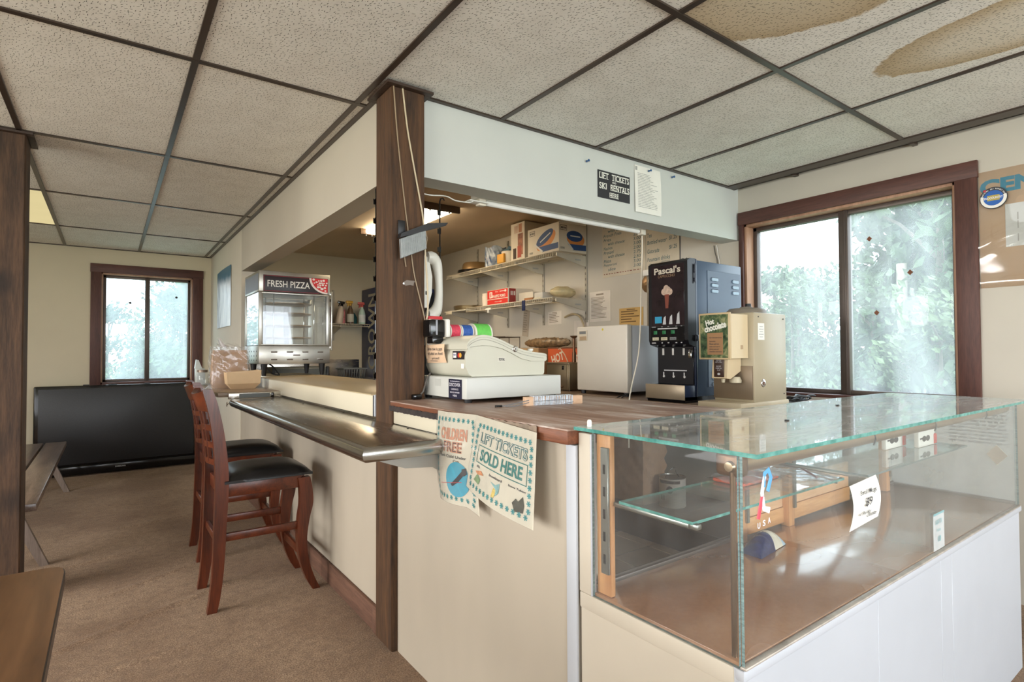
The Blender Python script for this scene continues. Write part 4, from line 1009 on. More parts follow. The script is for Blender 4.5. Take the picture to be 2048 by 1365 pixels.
b = B(); b.rbox((.93, 2.052, 1.645), (.962, 2.06, 1.705), .003); obj('wall_plate', b, black_pl, t)
b = B(); b.prism([(.925, 1.628), (1.13, 1.702), (1.14, 1.715), (1.045, 1.70), (.93, 1.645)], 'y', 2.022, 2.05); obj('arm', b, black_pl, t)
# ribbed panel slanting with the arm
ux = Vector((1.04 - .927, 0, 1.672 - 1.622)).normalized(); uz = Vector((-ux.z * .15, 0, 1)).normalized()
xf = Matrix(((ux.x, 0, uz.x, .929), (0, 1, 0, 0), (ux.z, 0, uz.z, 1.545), (0, 0, 0, 1)))
b = B(xf); b.rbox((0, 2.026, 0), (.124, 2.034, .078), .002); obj('backing', b, grey_pl, t)
b = B(xf)
for i in range(26): b.rbox((.004 + i * .0046, 2.0225, .002), (.0072 + i * .0046, 2.0265, .076), .0006, 1)
o = obj('ribs', b, mat('pale_grey_ribs', (168, 174, 174), .4, var=.15, scale=40), t); o['kind'] = 'stuff'
b = B(xf); b.tube([(.126, 2.03, .072), (.135, 2.035, .04), (.12, 2.03, .0)], .002, 6); b.tube([(.03, 2.05, .0), (.035, 2.052, -.04)], .002, 6); obj('tie_wire', b, wm2, t)
t = thing('tape_scrap', 'torn grey tape scrap stuck on the front of the timber post', 'tape', (.98, 2.055, 1.45))
b = B(); b.prism([(.952, 1.449), (.966, 1.444), (.985, 1.448), (1.0, 1.446), (1.002, 1.459), (1.012, 1.466), (.985, 1.466), (.97, 1.467), (.955, 1.457)], 'y', 2.0588, 2.0598); obj('film', b, mat('grey_tape', (120, 108, 98), .5), t)
b = B(); b.lathe([(0, -.003), (.004, -.003), (.004, 0)], (.955, 2.0585, 1.452), 8, axis='y'); obj('tack', b, chrome, t)
t = thing('telephone', 'cream wall telephone handset hung on the kitchen side of the timber post', 'telephone', (1.11, 2.14, 1.36))
ph = mat('cream_phone_plastic', (216, 214, 204), .35, var=.03)
b = B(); b.prism([(1.056, 1.585), (1.085, 1.59), (1.105, 1.575), (1.12, 1.5), (1.118, 1.43), (1.10, 1.365), (1.075, 1.365), (1.056, 1.39)], 'y', 2.125, 2.185, 0, True); obj('base', b, ph, t)
hs = interp([(1.098, 1.582, .02), (1.122, 1.580, .024), (1.145, 1.555, .019), (1.155, 1.48, .014), (1.154, 1.41, .015), (1.143, 1.362, .021), (1.122, 1.338, .024), (1.10, 1.335, .02)], 5)
b = B(); b.tube([(x, 2.13, z) for x, z, r in hs], [r * 1.15 for x, z, r in hs], 14); obj('handset', b, ph, t)
b = B(); b.rbox((1.088, 2.1225, 1.42), (1.10, 2.1255, 1.436), .001); obj('button', b, ink, t)
b = B()
for i in range(20): pass
b.tube([(1.125 + .009 * math.cos(k * .9), 2.135 + .009 * math.sin(k * .9), 1.335 - k * .0009 * 1.1) for k in range(110)], .0022, 5); obj('coiled_cord', b, gloss_black, t)
def clipstrip(x, y, z0, z1, hook, lab, n):
    t_ = thing('clip_strip', lab, 'display strip', (x, y, z0))
    b = B(); b.tube([(x, y, z0), (x, y, z1), (x + hook * .004, y, z1 + .012), (x + hook * .016, y, z1 + .018), (x + hook * .024, y, z1 + .008)], .0032, 7); obj('rod', b, gloss_black, t_)
    src = None
    for i in range(n):
        z = z1 - .05 - i * (z1 - z0 - .07) / max(1, n - 1)
        if src is None:
            b = B(); b.prism([(x - .010, z - .014), (x + .003, z - .016), (x + .004, z + .010), (x - .003, z + .012), (x - .008, z + .004), (x - .011, z + .008)], 'y', y - .005, y + .005); src = obj('clip', b, gloss_black, t_); z_s = z
        else:
            o = bpy.data.objects.new('clip', src.data); place(o, (WL[src].x, WL[src].y, WL[src].z + z - z_s), t_)
clipstrip(.914, 2.242, 1.06, 1.87, 1, 'black clip strip hanging down beside the left edge of the timber post', 10)
clipstrip(1.236, 2.27, 1.29, 1.875, 1, 'black clip strip hanging under the header by the telephone', 7)
t = thing('hanging_wire', 'loose white wire looping below the header beside the timber post', 'wire', (1.2, 2.26, 1.9))
b = B(); b.tube(interp([(1.085, 2.25, 1.915), (1.12, 2.25, 1.895), (1.18, 2.255, 1.892), (1.26, 2.255, 1.90), (1.31, 2.255, 1.888), (1.38, 2.255, 1.89), (1.41, 2.26, 1.9)], 5), .003, 6); obj('lead', b, white_pl, t)
t = thing('white_cord', 'long white cord hanging from the fluorescent strip in front of the refrigerator', 'cord', (2.64, 2.3, .9))
b = B(); b.tube(interp([(2.60, 2.3, 1.915), (2.64, 2.3, 1.905), (2.665, 2.3, 1.89), (2.655, 2.3, 1.6), (2.63, 2.3, 1.2), (2.56, 2.3, .97), (2.535, 2.3, .86), (2.53, 2.3, .6)], 6), .0042, 7); obj('lead', b, mat('ivory_cord', (222, 214, 196), .5), t)

# ---------------------------------------------------------------- signs on the front header
yh = HY - .0012
t = thing('ticket_sign', 'black sign with white slab letters on the front header', 'sign', (2.23, HY, 2.08))
b = B(); b.rbox((2.103, HY - .004, 2.003), (2.352, HY - .0005, 2.151), .0008, 1); obj('board', b, mat('black_sign_card', (42, 42, 46), .6), t)
b = B()
ys_ = HY - .004
def slab(s_, x, z, w, h): lettering(b, s_, (x, ys_, z), X, Z, w, h, bold=.022)
slab('LIFT', 2.148, 2.124, .072, .034); slab('TICKETS', 2.276, 2.124, .136, .034); slab('AND', 2.226, 2.097, .032, .010); slab('SKI', 2.14, 2.068, .056, .034); slab('RENTALS', 2.272, 2.068, .148, .034); slab('HERE', 2.225, 2.026, .07, .027)
def serifs(x0, x1, z0, z1, n):
    for i in range(n):
        xc = x0 + (x1 - x0) * (i + .5) / n
        for z in (z0, z1): fl(b, (xc, ys_ - .0004, z), X, Z, (x1 - x0) / n * .72, .003)
serifs(2.112, 2.184, 2.109, 2.139, 4); serifs(2.208, 2.344, 2.109, 2.139, 7); serifs(2.112, 2.168, 2.053, 2.083, 3); serifs(2.198, 2.346, 2.053, 2.083, 7); serifs(2.19, 2.26, 2.0145, 2.0375, 4)
obj('lettering', b, mat('sign_white_print', (226, 226, 216), .6), t)
t = thing('notice', 'long white typed notice pinned on the header beside the black sign', 'notice', (2.5, HY, 2.1))
def ntc(u, v): return (2.392 + .222 * u, HY - .003 - .012 * math.sin(u * 2.2) * v * (1 - v) * 2 - .006 * (1 - v), 1.966 + .268 * v)
b = B(); b.sheet(ntc, 10, 12, .0006); obj('paper', b, paper, t)
b = B()
for r_ in range(22):
    v = .84 - r_ * .034; w_ = random.uniform(.55, .95); q0 = ntc(.1, v); q1 = ntc(.1 + .8 * w_, v)
    for k in range(6):
        a, c = .1 + .8 * w_ * k / 6, .1 + .8 * w_ * (k + .92) / 6; p, q = ntc(a, v), ntc(c, v); p2_, q2 = ntc(a, v - .011), ntc(c, v - .011)
        b.add([Vector(s_) + Vector((0, -.0016, 0)) for s_ in (p2_, q2, q, p)], [(0, 1, 2, 3)])
obj('typed_lines', b, ink_l, t)
b = B(); p = ntc(.06, .93); fl(b, (p[0], p[1] - .001, p[2]), X, Z, .016, .022); obj('emblem', b, ink_l, t)
pinm = mat('blue_push_pin', (30, 84, 140), .3)
for (x, z, lab) in ((2.02, 2.176, 'blue push pin alone on the header left of the black sign'), (2.503, 2.214, 'blue push pin at the top of the typed notice on the header'), (2.72, 2.219, 'blue push pin alone on the header past the typed notice')):
    b = B(); b.lathe([(0, -.024), (.0065, -.024), (.0065, -.021), (.0035, -.019), (.0035, -.010), (.006, -.008), (.006, -.006), (0, -.006)], (x, HY - (.006 if abs(x - 2.503) < .01 else 0), z), 12, axis='y')
    b.cyl((x, HY - .007, z), (x, HY - .0005, z), .0008, n=6); tag(obj('push_pin', b, pinm), lab, 'push pin', 'blue push pins on the header')

# ---------------------------------------------------------------- hanging ski posters on the bar front
def poster(name, lab, fn, build):
    t_ = thing(name, lab, 'poster', fn(.5, 0), None)
    b = B(); b.sheet(fn, 14, 14, .0005); obj('paper', b, mat('aged_poster_paper', (206, 200, 182), .75, var=.05, scale=9), t_)
    def on(u, v, e=.0014):
        p = Vector(fn(u, v)); a = Vector(fn(min(1, u + .01), v)) - Vector(fn(max(0, u - .01), v)); c = Vector(fn(u, min(1, v + .01))) - Vector(fn(u, max(0, v - .01)))
        return p + a.cross(c).normalized() * e
    flakes = B()
    def flake(u, v, s_):
        c = on(u, v); a = (on(u + .01, v) - on(u - .01, v)).normalized(); k = (on(u, v + .01) - on(u, v - .01)).normalized()
        for q in range(3):
            th = PI * q / 3 + .2; d_ = a * math.cos(th) + k * math.sin(th); p_ = -a * math.sin(th) + k * math.cos(th)
            flakes.add([c - d_ * s_ - p_ * s_ * .22, c + d_ * s_ - p_ * s_ * .22, c + d_ * s_ + p_ * s_ * .22, c - d_ * s_ + p_ * s_ * .22], [(0, 1, 2, 3)])
    build(t_, on, flake)
    obj('snowflake_border', flakes, teal_ink, t_)
    b = B(); b.sheet(lambda u, v: tuple(on(min(1, max(0, u * 1.02 - .01)), v, .003 + .0012 * math.sin(u * 14 + v * 9))), 12, 12, .0003); obj('clear_sleeve', b, glass('poster_sleeve', (.97, .97, .97), .0, .03, .12, 1.45, 20, refl=.7), t_)
    return t_
def uvtext(b, on, s_, u, v, w, h, bold=.01, shear=0):
    vs, fs = text_mesh(s_, bold, shear)
    x0, x1 = min(p.x for p in vs), max(p.x for p in vs); y0, y1 = min(p.y for p in vs), max(p.y for p in vs)
    b.add([on(u + ((p.x - x0) / (x1 - x0) - .5) * w, v + ((p.y - y0) / (y1 - y0) - .5) * h) for p in vs], fs)
def outline_text(b, on, s_, u, v, w, h): uvtext(b, on, s_, u, v, w, h, .035)
def f1(u, v):
    y = 1.638 - .232 * u; z = .982 - (.282 + .02 * (u > .8) * (u - .8) * 5) * (1 - v) + .004 * u
    return (.893 - .012 * math.sin(v * 2.4) - .02 * (1 - v) * math.sin(u * 3.1) - .006 * math.sin(u * 5), y, z)
def b1(t_, on, flake):
    for i in range(9): flake(.09 + .82 * i / 8, .92, .0075); flake(.09 + .82 * i / 8, .07, .0075)
    for i in range(12): flake(.07, .13 + .74 * i / 11, .0075); flake(.93, .13 + .74 * i / 11, .0075)
    b = B(); uvtext(b, on, 'CHILDREN', .5, .765, .62, .13, .05); uvtext(b, on, 'FREE', .5, .625, .42, .12, .05); obj('lettering', b, mat('salmon_print', (192, 138, 112), .7), t_)
    b = B(); uvtext(b, on, 'Each Child Under', .5, .52, .6, .032, .01); uvtext(b, on, 'Can', .6, .475, .12, .028, .01); uvtext(b, on, 'FREE', .5, .625, .41, .10, -.012); obj('small_lettering', b, ink, t_)
    b = B(); b.grid(lambda q, r: on(.62 + .24 * r * math.cos(2 * PI * q), .28 + .19 * r * math.sin(2 * PI * q), .0016), 26, 6); obj('blue_disc', b, mat('teal_blue_disc', (72, 158, 182), .7), t_)
    b = B()
    for pts in ([(.5, .22), (.62, .30), (.75, .40), (.78, .36), (.66, .26), (.54, .2)], [(.72, .40), (.80, .42), (.82, .36), (.76, .33)]): b.add([on(u, v, .0032) for u, v in pts], [list(range(len(pts)))])
    obj('skier_print', b, ink, t_)
    b = B(); b.tube([on(.22 + .05 * k, .20 + .006 * k, .003) for k in range(11)], .0009, 5); obj('ski_print', b, mat('red_ski_print', (182, 84, 84), .6), t_)
poster('children_poster', 'cream poster with teal snowflake border and blue disc hung by the steel shelf', f1, b1)
def f2(u, v):
    y = 1.402 - .292 * u - .02 * (1 - v) * (u - .5) + .022 * (1 - v) * (1 - u); z = .986 - .018 * u - (.212 + .012 * u) * (1 - v) - .016 * u * (1 - v)
    return (.889 - .02 * (1 - v) - .022 * math.sin(u * 3.1) * (1 - v) - .008 * u, y, z)
def b2(t_, on, flake):
    for i in range(13): flake(.09 + .83 * i / 12, .88, .0075); flake(.09 + .83 * i / 12, .09, .0075)
    for i in range(9): flake(.07, .16 + .65 * i / 8, .0075); flake(.945, .16 + .65 * i / 8, .0075)
    b = B(); uvtext(b, on, 'LIFT TICKETS', .52, .735, .76, .14, .05)
    o = obj('title_outline', b, mat('dark_teal_print', (84, 120, 122), .7), t_)
    b = B(); vs = [p for p in (0,)]
    def on2(u, v): return on(u, v, .002)
    uvtext(b, on2, 'LIFT TICKETS', .52, .735, .75, .125, -.015); obj('title_fill', b, mat('cream_print', (206, 200, 184), .7), t_)
    b = B(); uvtext(b, on, 'SOLD HERE', .52, .52, .66, .15, .03)
    for (u0, v0, u1, v1) in ((.13, .625, .91, .635), (.13, .405, .91, .415), (.13, .405, .137, .635), (.903, .405, .91, .635)):
        for k in range(16):
            ua, ub, va, vb = (u0 + (u1 - u0) * k / 16, u0 + (u1 - u0) * (k + 1) / 16, v0, v1) if u1 - u0 > .1 else (u0, u1, v0 + (v1 - v0) * k / 16, v0 + (v1 - v0) * (k + 1) / 16)
            b.add([on(ua, va), on(ub, va), on(ub, vb), on(ua, vb)], [(0, 1, 2, 3)])
    obj('lettering', b, mat('green_teal_print', (52, 118, 112), .7), t_)
    b = B(); uvtext(b, on, 'Ski', .19, .36, .06, .03, .02); uvtext(b, on, 'Snowboard', .5, .345, .2, .03, .02); uvtext(b, on, 'Snow Tubing', .8, .34, .22, .03, .02); obj('captions', b, ink, t_)
    for nm, c, polys in (('orange_figure', (206, 140, 96), [[(.15, .29), (.26, .33), (.31, .29), (.2, .26)]]), ('green_figure', (122, 150, 108), [[(.14, .17), (.2, .27), (.27, .22), (.25, .15)]]), ('blue_figure', (132, 176, 176), [[(.44, .28), (.52, .27), (.58, .31), (.58, .2), (.54, .15), (.53, .23)]]), ('yellow_figure', (214, 190, 108), [[(.48, .12), (.5, .23), (.55, .22), (.52, .12)]]), ('dark_figure', (70, 68, 56), [[(.76, .18), (.8, .24), (.83, .22), (.88, .29), (.9, .2), (.89, .12), (.8, .1)]])):
        b = B()
        for pl_ in polys: b.add([on(u, v) for u, v in pl_], [list(range(len(pl_)))])
        obj(nm, b, mat(nm + '_print', c, .7, var=.25, scale=120), t_)
poster('lift_poster', 'cream poster with teal snowflake border reading lift tickets sold here', f2, b2)

# poster high on the partition wall and poster by the big window
t = thing('snow_poster', 'curled snowy photo poster with dark blue top on the partition wall', 'poster', (.925, 6.1, 1.43))
def sp(u, v): return (.921 - .010 * math.sin(u * 3.1) * (.4 + .6 * abs(2 * v - 1)), 6.56 - .80 * u, 1.44 + .575 * v)
m, tt = new_mat('snowy_poster_print'); g = G(tt)
gg = g.n('NewGeometry'); s3 = g.n('SeparateXYZ'); g.l(gg.outputs['Position'], s3.inputs[0])
n1 = g.noise(g.pos((1, 1, .35)), 5, 4, .6, .8)
c_ = g.ramp(n1, [(.35, rgb(150, 156, 166)), (.5, rgb(214, 220, 226)), (.68, rgb(240, 242, 242))])
c_ = g.mixc(g.maprange(g.math('ADD', s3.outputs[2], g.math('MULTIPLY', n1, .25)), 1.98, 2.06, 0, 1), c_, rgb(52, 110, 138)); g.out(g.pbsdf(c_, .35))
b = B(); b.sheet(sp, 10, 8, .001); obj('print', b, m, t)
t = thing('ski_centre_poster', 'tan poster with big blue letters under clear plastic beside the big window', 'poster', (WX, .45, 1.47))
b = B(); b.rbox((WX - .004, .02, 1.474), (WX - .0005, .842, 2.036), .001); obj('backing', b, mat('tan_poster_card', (196, 168, 140), .6, var=.05), t)
b = B(); lettering(b, 'CENTR', (WX - .004, .665, 1.958), -Y, Z, .345, .072, bold=.05); obj('lettering', b, mat('bright_teal_letters', (18, 128, 160), .5), t)
b = B(); b.rbox((WX - .0055, .1, 1.66), (WX - .0042, .745, 1.862), .0005, 1); obj('plan_sheet', b, mat('pale_plan_paper', (206, 208, 206), .7), t)
b = B()
for z0 in (1.70, 1.76, 1.80): fl(b, (WX - .0055, .70, z0), -Y, Z, .004, .035)
for (y, z, w, h) in ((.63, 1.82, .05, .002), (.655, 1.77, .002, .1), (.63, 1.72, .05, .002), (.60, 1.775, .08, .002), (.5, 1.77, .12, .002), (.5, 1.74, .002, .06)): fl(b, (WX - .0055, y, z), -Y, Z, w, h)
obj('plan_lines', b, ink_l, t)
b = B(); b.sheet(lambda u, v: (WX - .008 - .005 * math.sin(u * 17 + v * 2) * math.sin(v * 3.1) - .012 * math.exp(-((v - .35 - .1 * math.sin(u * 7)) / .06) ** 2) - .006 * math.exp(-((v - .05) / .03) ** 2), .844 - .82 * u, 1.474 + .56 * v), 60, 40, .0004); obj('clear_cover', b, glass('glossy_cover_film', (.97, .97, .96), .0, .04, .08, 1.5, 6), t)
t = thing('round_sticker', 'oval blue and white ski report badge on the tan poster', 'badge', (WX - .02, .783, 1.86))
xs_ = WX - .020
def oval(b, ry, rz_, e, mi=0): disc(b, (xs_, .783, 1.9), -Y, Z, ry, rz_, mi, e, 36)
b = B(); b.lathe([(0, 0), (.052, 0), (.052, .002), (0, .002)], (xs_, .783, 1.9), 36, axis='x'); obj('rim', b, ink, t)
b = B(); oval(b, .049, .049, .0008); obj('white_ring', b, paper, t)
b = B(); disc(b, (xs_, .783, 1.9), -Y, Z, .049, .049, 0, .0012, 24, .25, PI - .25); obj('black_arc', b, ink, t)
b = B(); oval(b, .037, .036, .0016); obj('blue_disc', b, mat('royal_blue_print', (26, 92, 172), .5), t)
b = B(); fl(b, (xs_, .783, 1.9), -Y, Z, .046, .026, 0, .0019); obj('gold_block', b, mat('dull_gold_print', (176, 158, 76), .5), t)
b = B(); lettering(b, 'SNOCOUNTRY', (xs_ - .002, .783, 1.9), -Y, Z, .07, .011, bold=.03)
for i, c_ in enumerate('NATIONAL SKI REPORT NOW'):
    if c_ == ' ': continue
    a = PI - .32 - i * (PI - .64) / 22; u = Vector((0, -math.sin(a), -math.cos(a))); u = Vector((0, -math.sin(a), -math.cos(a)))
    vdir = Vector((0, -math.cos(a), math.sin(a))); lettering(b, c_, Vector((xs_ - .001, .783, 1.9)) + vdir * .043, Vector((0, -math.sin(a), -math.cos(a))), vdir, h=.006, bold=.02)
obj('lettering', b, mat('badge_white_print', (228, 230, 230), .5), t)
b = B(); b.lathe([(0, -.018), (.006, -.016), (.007, -.008), (.004, 0)], (WX - .008, .815, 1.938), 10, axis='x'); tag(obj('push_pin', b, mat('red_push_pin', (176, 44, 60), .35)), 'red push pin in the first blue letter of the tan poster', 'push pin')
# ---------------------------------------------------------------- pizza warmer and things at the far end of the bar
alu = steel('brushed_warmer_steel', (196, 194, 186), .32, 'x', .06)
alu_d = mat('warmer_inner_grey', (128, 120, 108), .4, .3)
wx0, wx1, wy0, wy1, wz0, wz1 = .942, 1.494, 4.65, 5.20, 1.092, 1.828
t = thing('pizza_warmer', 'steel and glass pizza warmer cabinet at the end of the cream counter', 'pizza warmer', (1.22, 4.92, .9985))
b = B(); b.rbox((wx0, wy0, wz0), (wx1, wy1, wz0 + .145), .004); obj('base_housing', b, alu, t)
b = B(); b.rbox((wx0, wy0, wz1 - .165), (wx1, wy1, wz1), .004); obj('top_housing', b, alu, t)
for x, y in ((wx0, wy0), (wx1 - .03, wy0), (wx0, wy1 - .03), (wx1 - .03, wy1 - .03)):
    b = B(); b.rbox((x, y, wz0 + .145), (x + .03, y + .03, wz1 - .165), .003); obj('corner_post', b, alu, t)
wg = glass('warmer_glass', (.95, .97, .97), .01, .06, .02, 1.5, 5)
b = B(); b.box((wx0 + .03, wy0 + .008, wz0 + .15), (wx1 - .03, wy0 + .013, wz1 - .17)); obj('door_glass', b, wg, t)
wgs = glass('warmer_side_glass', (.9, .93, .93), .04, .12, .02, 1.9, 5, refl=1.5)
b = B(); b.box((wx0 + .006, wy0 + .03, wz0 + .15), (wx0 + .011, wy1 - .03, wz1 - .17)); obj('side_glass', b, wgs, t)
b = B(); b.box((wx1 - .011, wy0 + .03, wz0 + .15), (wx1 - .006, wy1 - .03, wz1 - .17)); obj('side_glass', b, wg, t)
b = B(); b.box((wx0 + .03, wy1 - .02, wz0 + .15), (wx1 - .03, wy1 - .01, wz1 - .17)); obj('back_panel', b, alu_d, t)
b = B(); b.rbox((wx0 + .02, wy0 - .004, wz1 - .18), (wx1 - .02, wy0 + .004, wz1 - .168), .002); b.rbox((wx0 + .02, wy0 - .004, wz0 + .148), (wx1 - .02, wy0 + .004, wz0 + .158), .002); obj('door_rail', b, alu, t)
b = B(); b.rbox((wx1 + .006, wy0 - .012, 1.20), (wx1 + .018, wy0 + .006, 1.69), .003); b.rbox((wx1 - .004, wy0 - .004, 1.66), (wx1 + .016, wy0 + .004, 1.68), .002); b.rbox((wx1 - .004, wy0 - .004, 1.215), (wx1 + .016, wy0 + .004, 1.235), .002); obj('door_handle', b, alu, t)
b = B(); b.rbox((.972, wy0 - .004, 1.664), (1.475, wy0 - .0005, 1.795), .001); s_ = obj('sign_panel', b, mat('black_red_sign', (38, 30, 34), .4), t)
b = B()
for (x0, x1, z0, z1) in ((.976, 1.35, 1.788, 1.791), (.976, 1.40, 1.668, 1.671), (.976, .979, 1.668, 1.791)): b.quad((x0, wy0 - .0046, z0), (x1, wy0 - .0046, z0), (x1, wy0 - .0046, z1), (x0, wy0 - .0046, z1))
obj('red_line', b, mat('deep_red_line', (150, 34, 46), .5), s_)
b = B(); lettering(b, 'FRESH PIZZA', (1.165, wy0 - .0048, 1.728), X, Z, .325, .052, bold=.012); obj('lettering', b, mat('chalk_white', (222, 220, 214), .6), s_)
pc = (1.472, wy0 - .0042, 1.792)
def sector(r, e, m_, nm, clip=1):
    b = B(); pts = [Vector(pc)] + [Vector((pc[0] - r * 1.18 * math.cos(a), pc[1] - e, pc[2] - r * math.sin(a))) for a in [PI / 2 * i / 16 for i in range(17)]]
    b.add(pts, [list(range(len(pts)))]); return obj(nm, b, m_, s_)
sector(.126, .0008, mat('cream_crust_print', (226, 212, 206), .6), 'crust_print'); sector(.112, .0014, mat('tomato_red_print', (198, 38, 44), .6), 'sauce_print')
b = B(); rr = random.Random(3); spots = []
for i in range(200):
    a, q = rr.random() * PI / 2, .112 * rr.random() ** .5
    x, z = pc[0] - q * 1.18 * math.cos(a), pc[2] - q * math.sin(a); r0 = rr.uniform(.006, .012)
    if q > .1 or x > pc[0] - r0 or z > pc[2] - r0 or any(math.hypot(x - u, z - v) < r0 + r1 for u, v, r1 in spots): continue
    spots.append((x, z, r0)); disc(b, (x, pc[1] - .0014, z), X, Z, r0 * 1.1, r0 * .9, n=10)
obj('topping_print', b, mat('cream_crust_print', (226, 212, 206), .6), s_)
b = B()
for i in range(4):
    for z in (wz0 + .03, wz0 + .09):
        xc = 1.03 + i * .12
        b.rbox((xc, wy0 - .004, z), (xc + .05, wy0 + .001, z + .013), .004)
obj('louvres', b, alu, t)
b = B()
for i in range(4):
    for z in (wz0 + .03, wz0 + .09): xc = 1.03 + i * .12; b.rbox((xc + .002, wy0 - .0048, z + .0), (xc + .048, wy0 - .0035, z + .0085), .0004, 1)
b.box((1.20, wy0 - .001, wz0 + .066), (1.255, wy0 - .0004, wz0 + .074)); obj('louvre_slots', b, mat('brown_dark_slot', (70, 52, 40), .7), t)
b = B()
for i in range(5):
    for k in range(3): b.lathe([(0, -.0012), (.006, -.0012), (.006, 0)], (wx0 - .0002, wy0 + .08 + i * .09, wz0 + .03 + k * .035), 8, axis='x')
obj('vent_holes', b, ink, t)
b = B(); b.quad((wx0 - .0006, wy0 + .02, wz1 - .15), (wx0 - .0006, wy1 - .02, wz1 - .15), (wx0 - .0006, wy1 - .02, wz1 - .02), (wx0 - .0006, wy0 + .02, wz1 - .02)); obj('side_sign', b, mat('slate_sign', (112, 116, 122), .5), t)
for (x, y) in ((.99, 4.69), (1.44, 4.69), (1.0, 5.13), (1.44, 5.13)):
    b = B(); b.lathe([(0, 0), (.014, 0), (.018, .03), (.026, wz0 - .9995), (0, wz0 - .9995)], (x, y, .9985), 14); obj('foot', b, black_pl, t)
rk = chrome
b = B()
for (x, y) in ((1.08, 4.78), (1.40, 4.78), (1.08, 5.08), (1.40, 5.08)): b.cyl((x, y, wz0 + .145), (x, y, wz1 - .17), .005, n=8)
obj('rack_upright', b, rk, t)
for k, z in enumerate((1.30, 1.40, 1.50, 1.585)):
    b = B(); b.lathe([(0, 0), (.175, 0), (.182, .006), (.182, .012), (0, .008)], (1.235, 4.93, z), 28); obj('rack_tray', b, mat('tan_tray', (150, 124, 96), .45, .2), t)
b = B(); b.box((1.1, 5.165, 1.25), (1.25, 5.179, 1.6)); b.box((1.3, 5.165, 1.25), (1.42, 5.179, 1.6)); obj('back_plate', b, mat('pale_inner_panel', (200, 200, 194), .4), t)
b = B(); b.tube(interp([(1.02, 5.0, 1.10), (1.03, 4.8, 1.06), (1.05, 4.72, 1.02), (1.10, 4.70, 1.003), (1.12, 4.78, 1.01), (1.1, 4.9, 1.07), (1.08, 5.0, 1.10)], 5), .006, 7); obj('power_cord', b, black_pl, t)

t = thing('paper_bag', 'brown paper bag inside clear plastic with a knotted top on the brown ledge', 'bag', (.68, 4.38, .932))
kr = mat('brown_kraft_paper', (186, 152, 122), .85, var=.12, scale=9, bump=.5, bscale=40)
def crump(p):
    n = math.sin(p.x * 40 + p.z * 31) * math.sin(p.y * 37 + p.z * 23) * .004; return Vector((p.x + n, p.y + n, p.z))
def bagmesh(lo, hi, amp, seed, taper=.0, n=10):
    b = B(); r_ = random.Random(seed)
    def sidef(u, v):
        a = u * 4; k = int(a) % 4; f = a - int(a)
        cs = [(lo[0], lo[1]), (hi[0], lo[1]), (hi[0], hi[1]), (lo[0], hi[1])]; c0, c1 = cs[k], cs[(k + 1) % 4]
        x, y = c0[0] + (c1[0] - c0[0]) * f, c0[1] + (c1[1] - c0[1]) * f; cx, cy = (lo[0] + hi[0]) / 2, (lo[1] + hi[1]) / 2
        t_ = 1 - taper * v; bulge = 1 + .05 * math.sin(PI * v)
        z = lo[2] + (hi[2] - lo[2]) * v
        d = amp * (math.sin(u * 44 + v * 9) * math.sin(v * 17 + u * 13) + .6 * math.sin(u * 91 + v * 31)) * min(1, v * 4)
        x, y = cx + (x - cx) * t_ * bulge, cy + (y - cy) * t_ * bulge
        nx, ny = x - cx, y - cy; L = math.hypot(nx, ny) or 1
        return (x + nx / L * d, y + ny / L * d, z)
    b.grid(sidef, 48, 20); b.box((lo[0] + .004, lo[1] + .004, lo[2]), (hi[0] - .004, hi[1] - .004, lo[2] + .004)); return b
b = bagmesh((.585, 4.32, .932), (.80, 4.44, 1.20), .003, 1, .06)
b.box((.60, 4.335, 1.19), (.785, 4.425, 1.196)); obj('paper', b, kr, t)
film = glass('bag_film', (.97, .97, .97), .0, .16, .12, 1.5, 26, (1, 1, 1), (.93, .92, .92))
b = bagmesh((.575, 4.31, .9325), (.81, 4.45, 1.225), .005, 2, .05)
b.grid(lambda u, v: (.575 + .03 + (.18 - .05 * v) * u, 4.33 + .1 * (1 - .5 * v) * (.5 + .5 * math.sin(u * 3.1)), 1.21 + .035 * v + .01 * math.sin(u * 20 + v * 9)), 14, 8); obj('plastic_film', b, film, t)
b = B(); b.sheet(lambda u, v: (.655 - .03 * v + .05 * (u - .5) * (1 - .6 * v), 4.36 + .02 * math.sin(u * 9), 1.225 + .055 * v + .01 * math.sin(u * 12)), 10, 8, .001)
b.sheet(lambda u, v: (.63 + .05 * v, 4.35 + .03 * u, 1.22 + .04 * v * (1 - v) + .012 * u), 8, 8, .001); obj('knot', b, glass('bag_knot', (.9, .9, .9), .35, .6, .2, dustcol=(.9, .88, .88)), t)
b = B(); b.sheet(lambda u, v: (.54 + .06 * u, 4.30 + .05 * v, .934 + .03 * math.sin(u * 3) * math.sin(v * 3)), 8, 8, .001); obj('loose_film', b, film, t)
t = thing('food_tray', 'buff paperboard food tray standing in front of the paper bag', 'tray', (.74, 4.17, .932))
tr_ = mat('buff_tray_board', (224, 194, 154), .7, var=.04, scale=14)
bx0, bx1, by0, by1 = .655, .835, 4.13, 4.22
P = [(bx0 + .02, by0 + .02, .9325), (bx1 - .02, by0 + .02, .9325), (bx1 - .02, by1 - .012, .9325), (bx0 + .02, by1 - .012, .9325),
     (bx0 - .012, by0 - .012, .972), (bx1 + .012, by0 - .012, .972), (bx1 + .012, by1 + .01, .972), (bx0 - .012, by1 + .01, .972),
     (bx0 - .018, by0 - .014, 1.047), (bx1 + .018, by0 - .014, 1.06), (bx1 + .018, by1 + .014, 1.06), (bx0 - .018, by1 + .014, 1.047)]
b = B()
for k in range(4):
    a, c = k, (k + 1) % 4; b.add([P[a], P[c], P[c + 4], P[a + 4]], [(0, 1, 2, 3)]); b.add([P[a + 4], P[c + 4], P[c + 8], P[a + 8]], [(0, 1, 2, 3)])
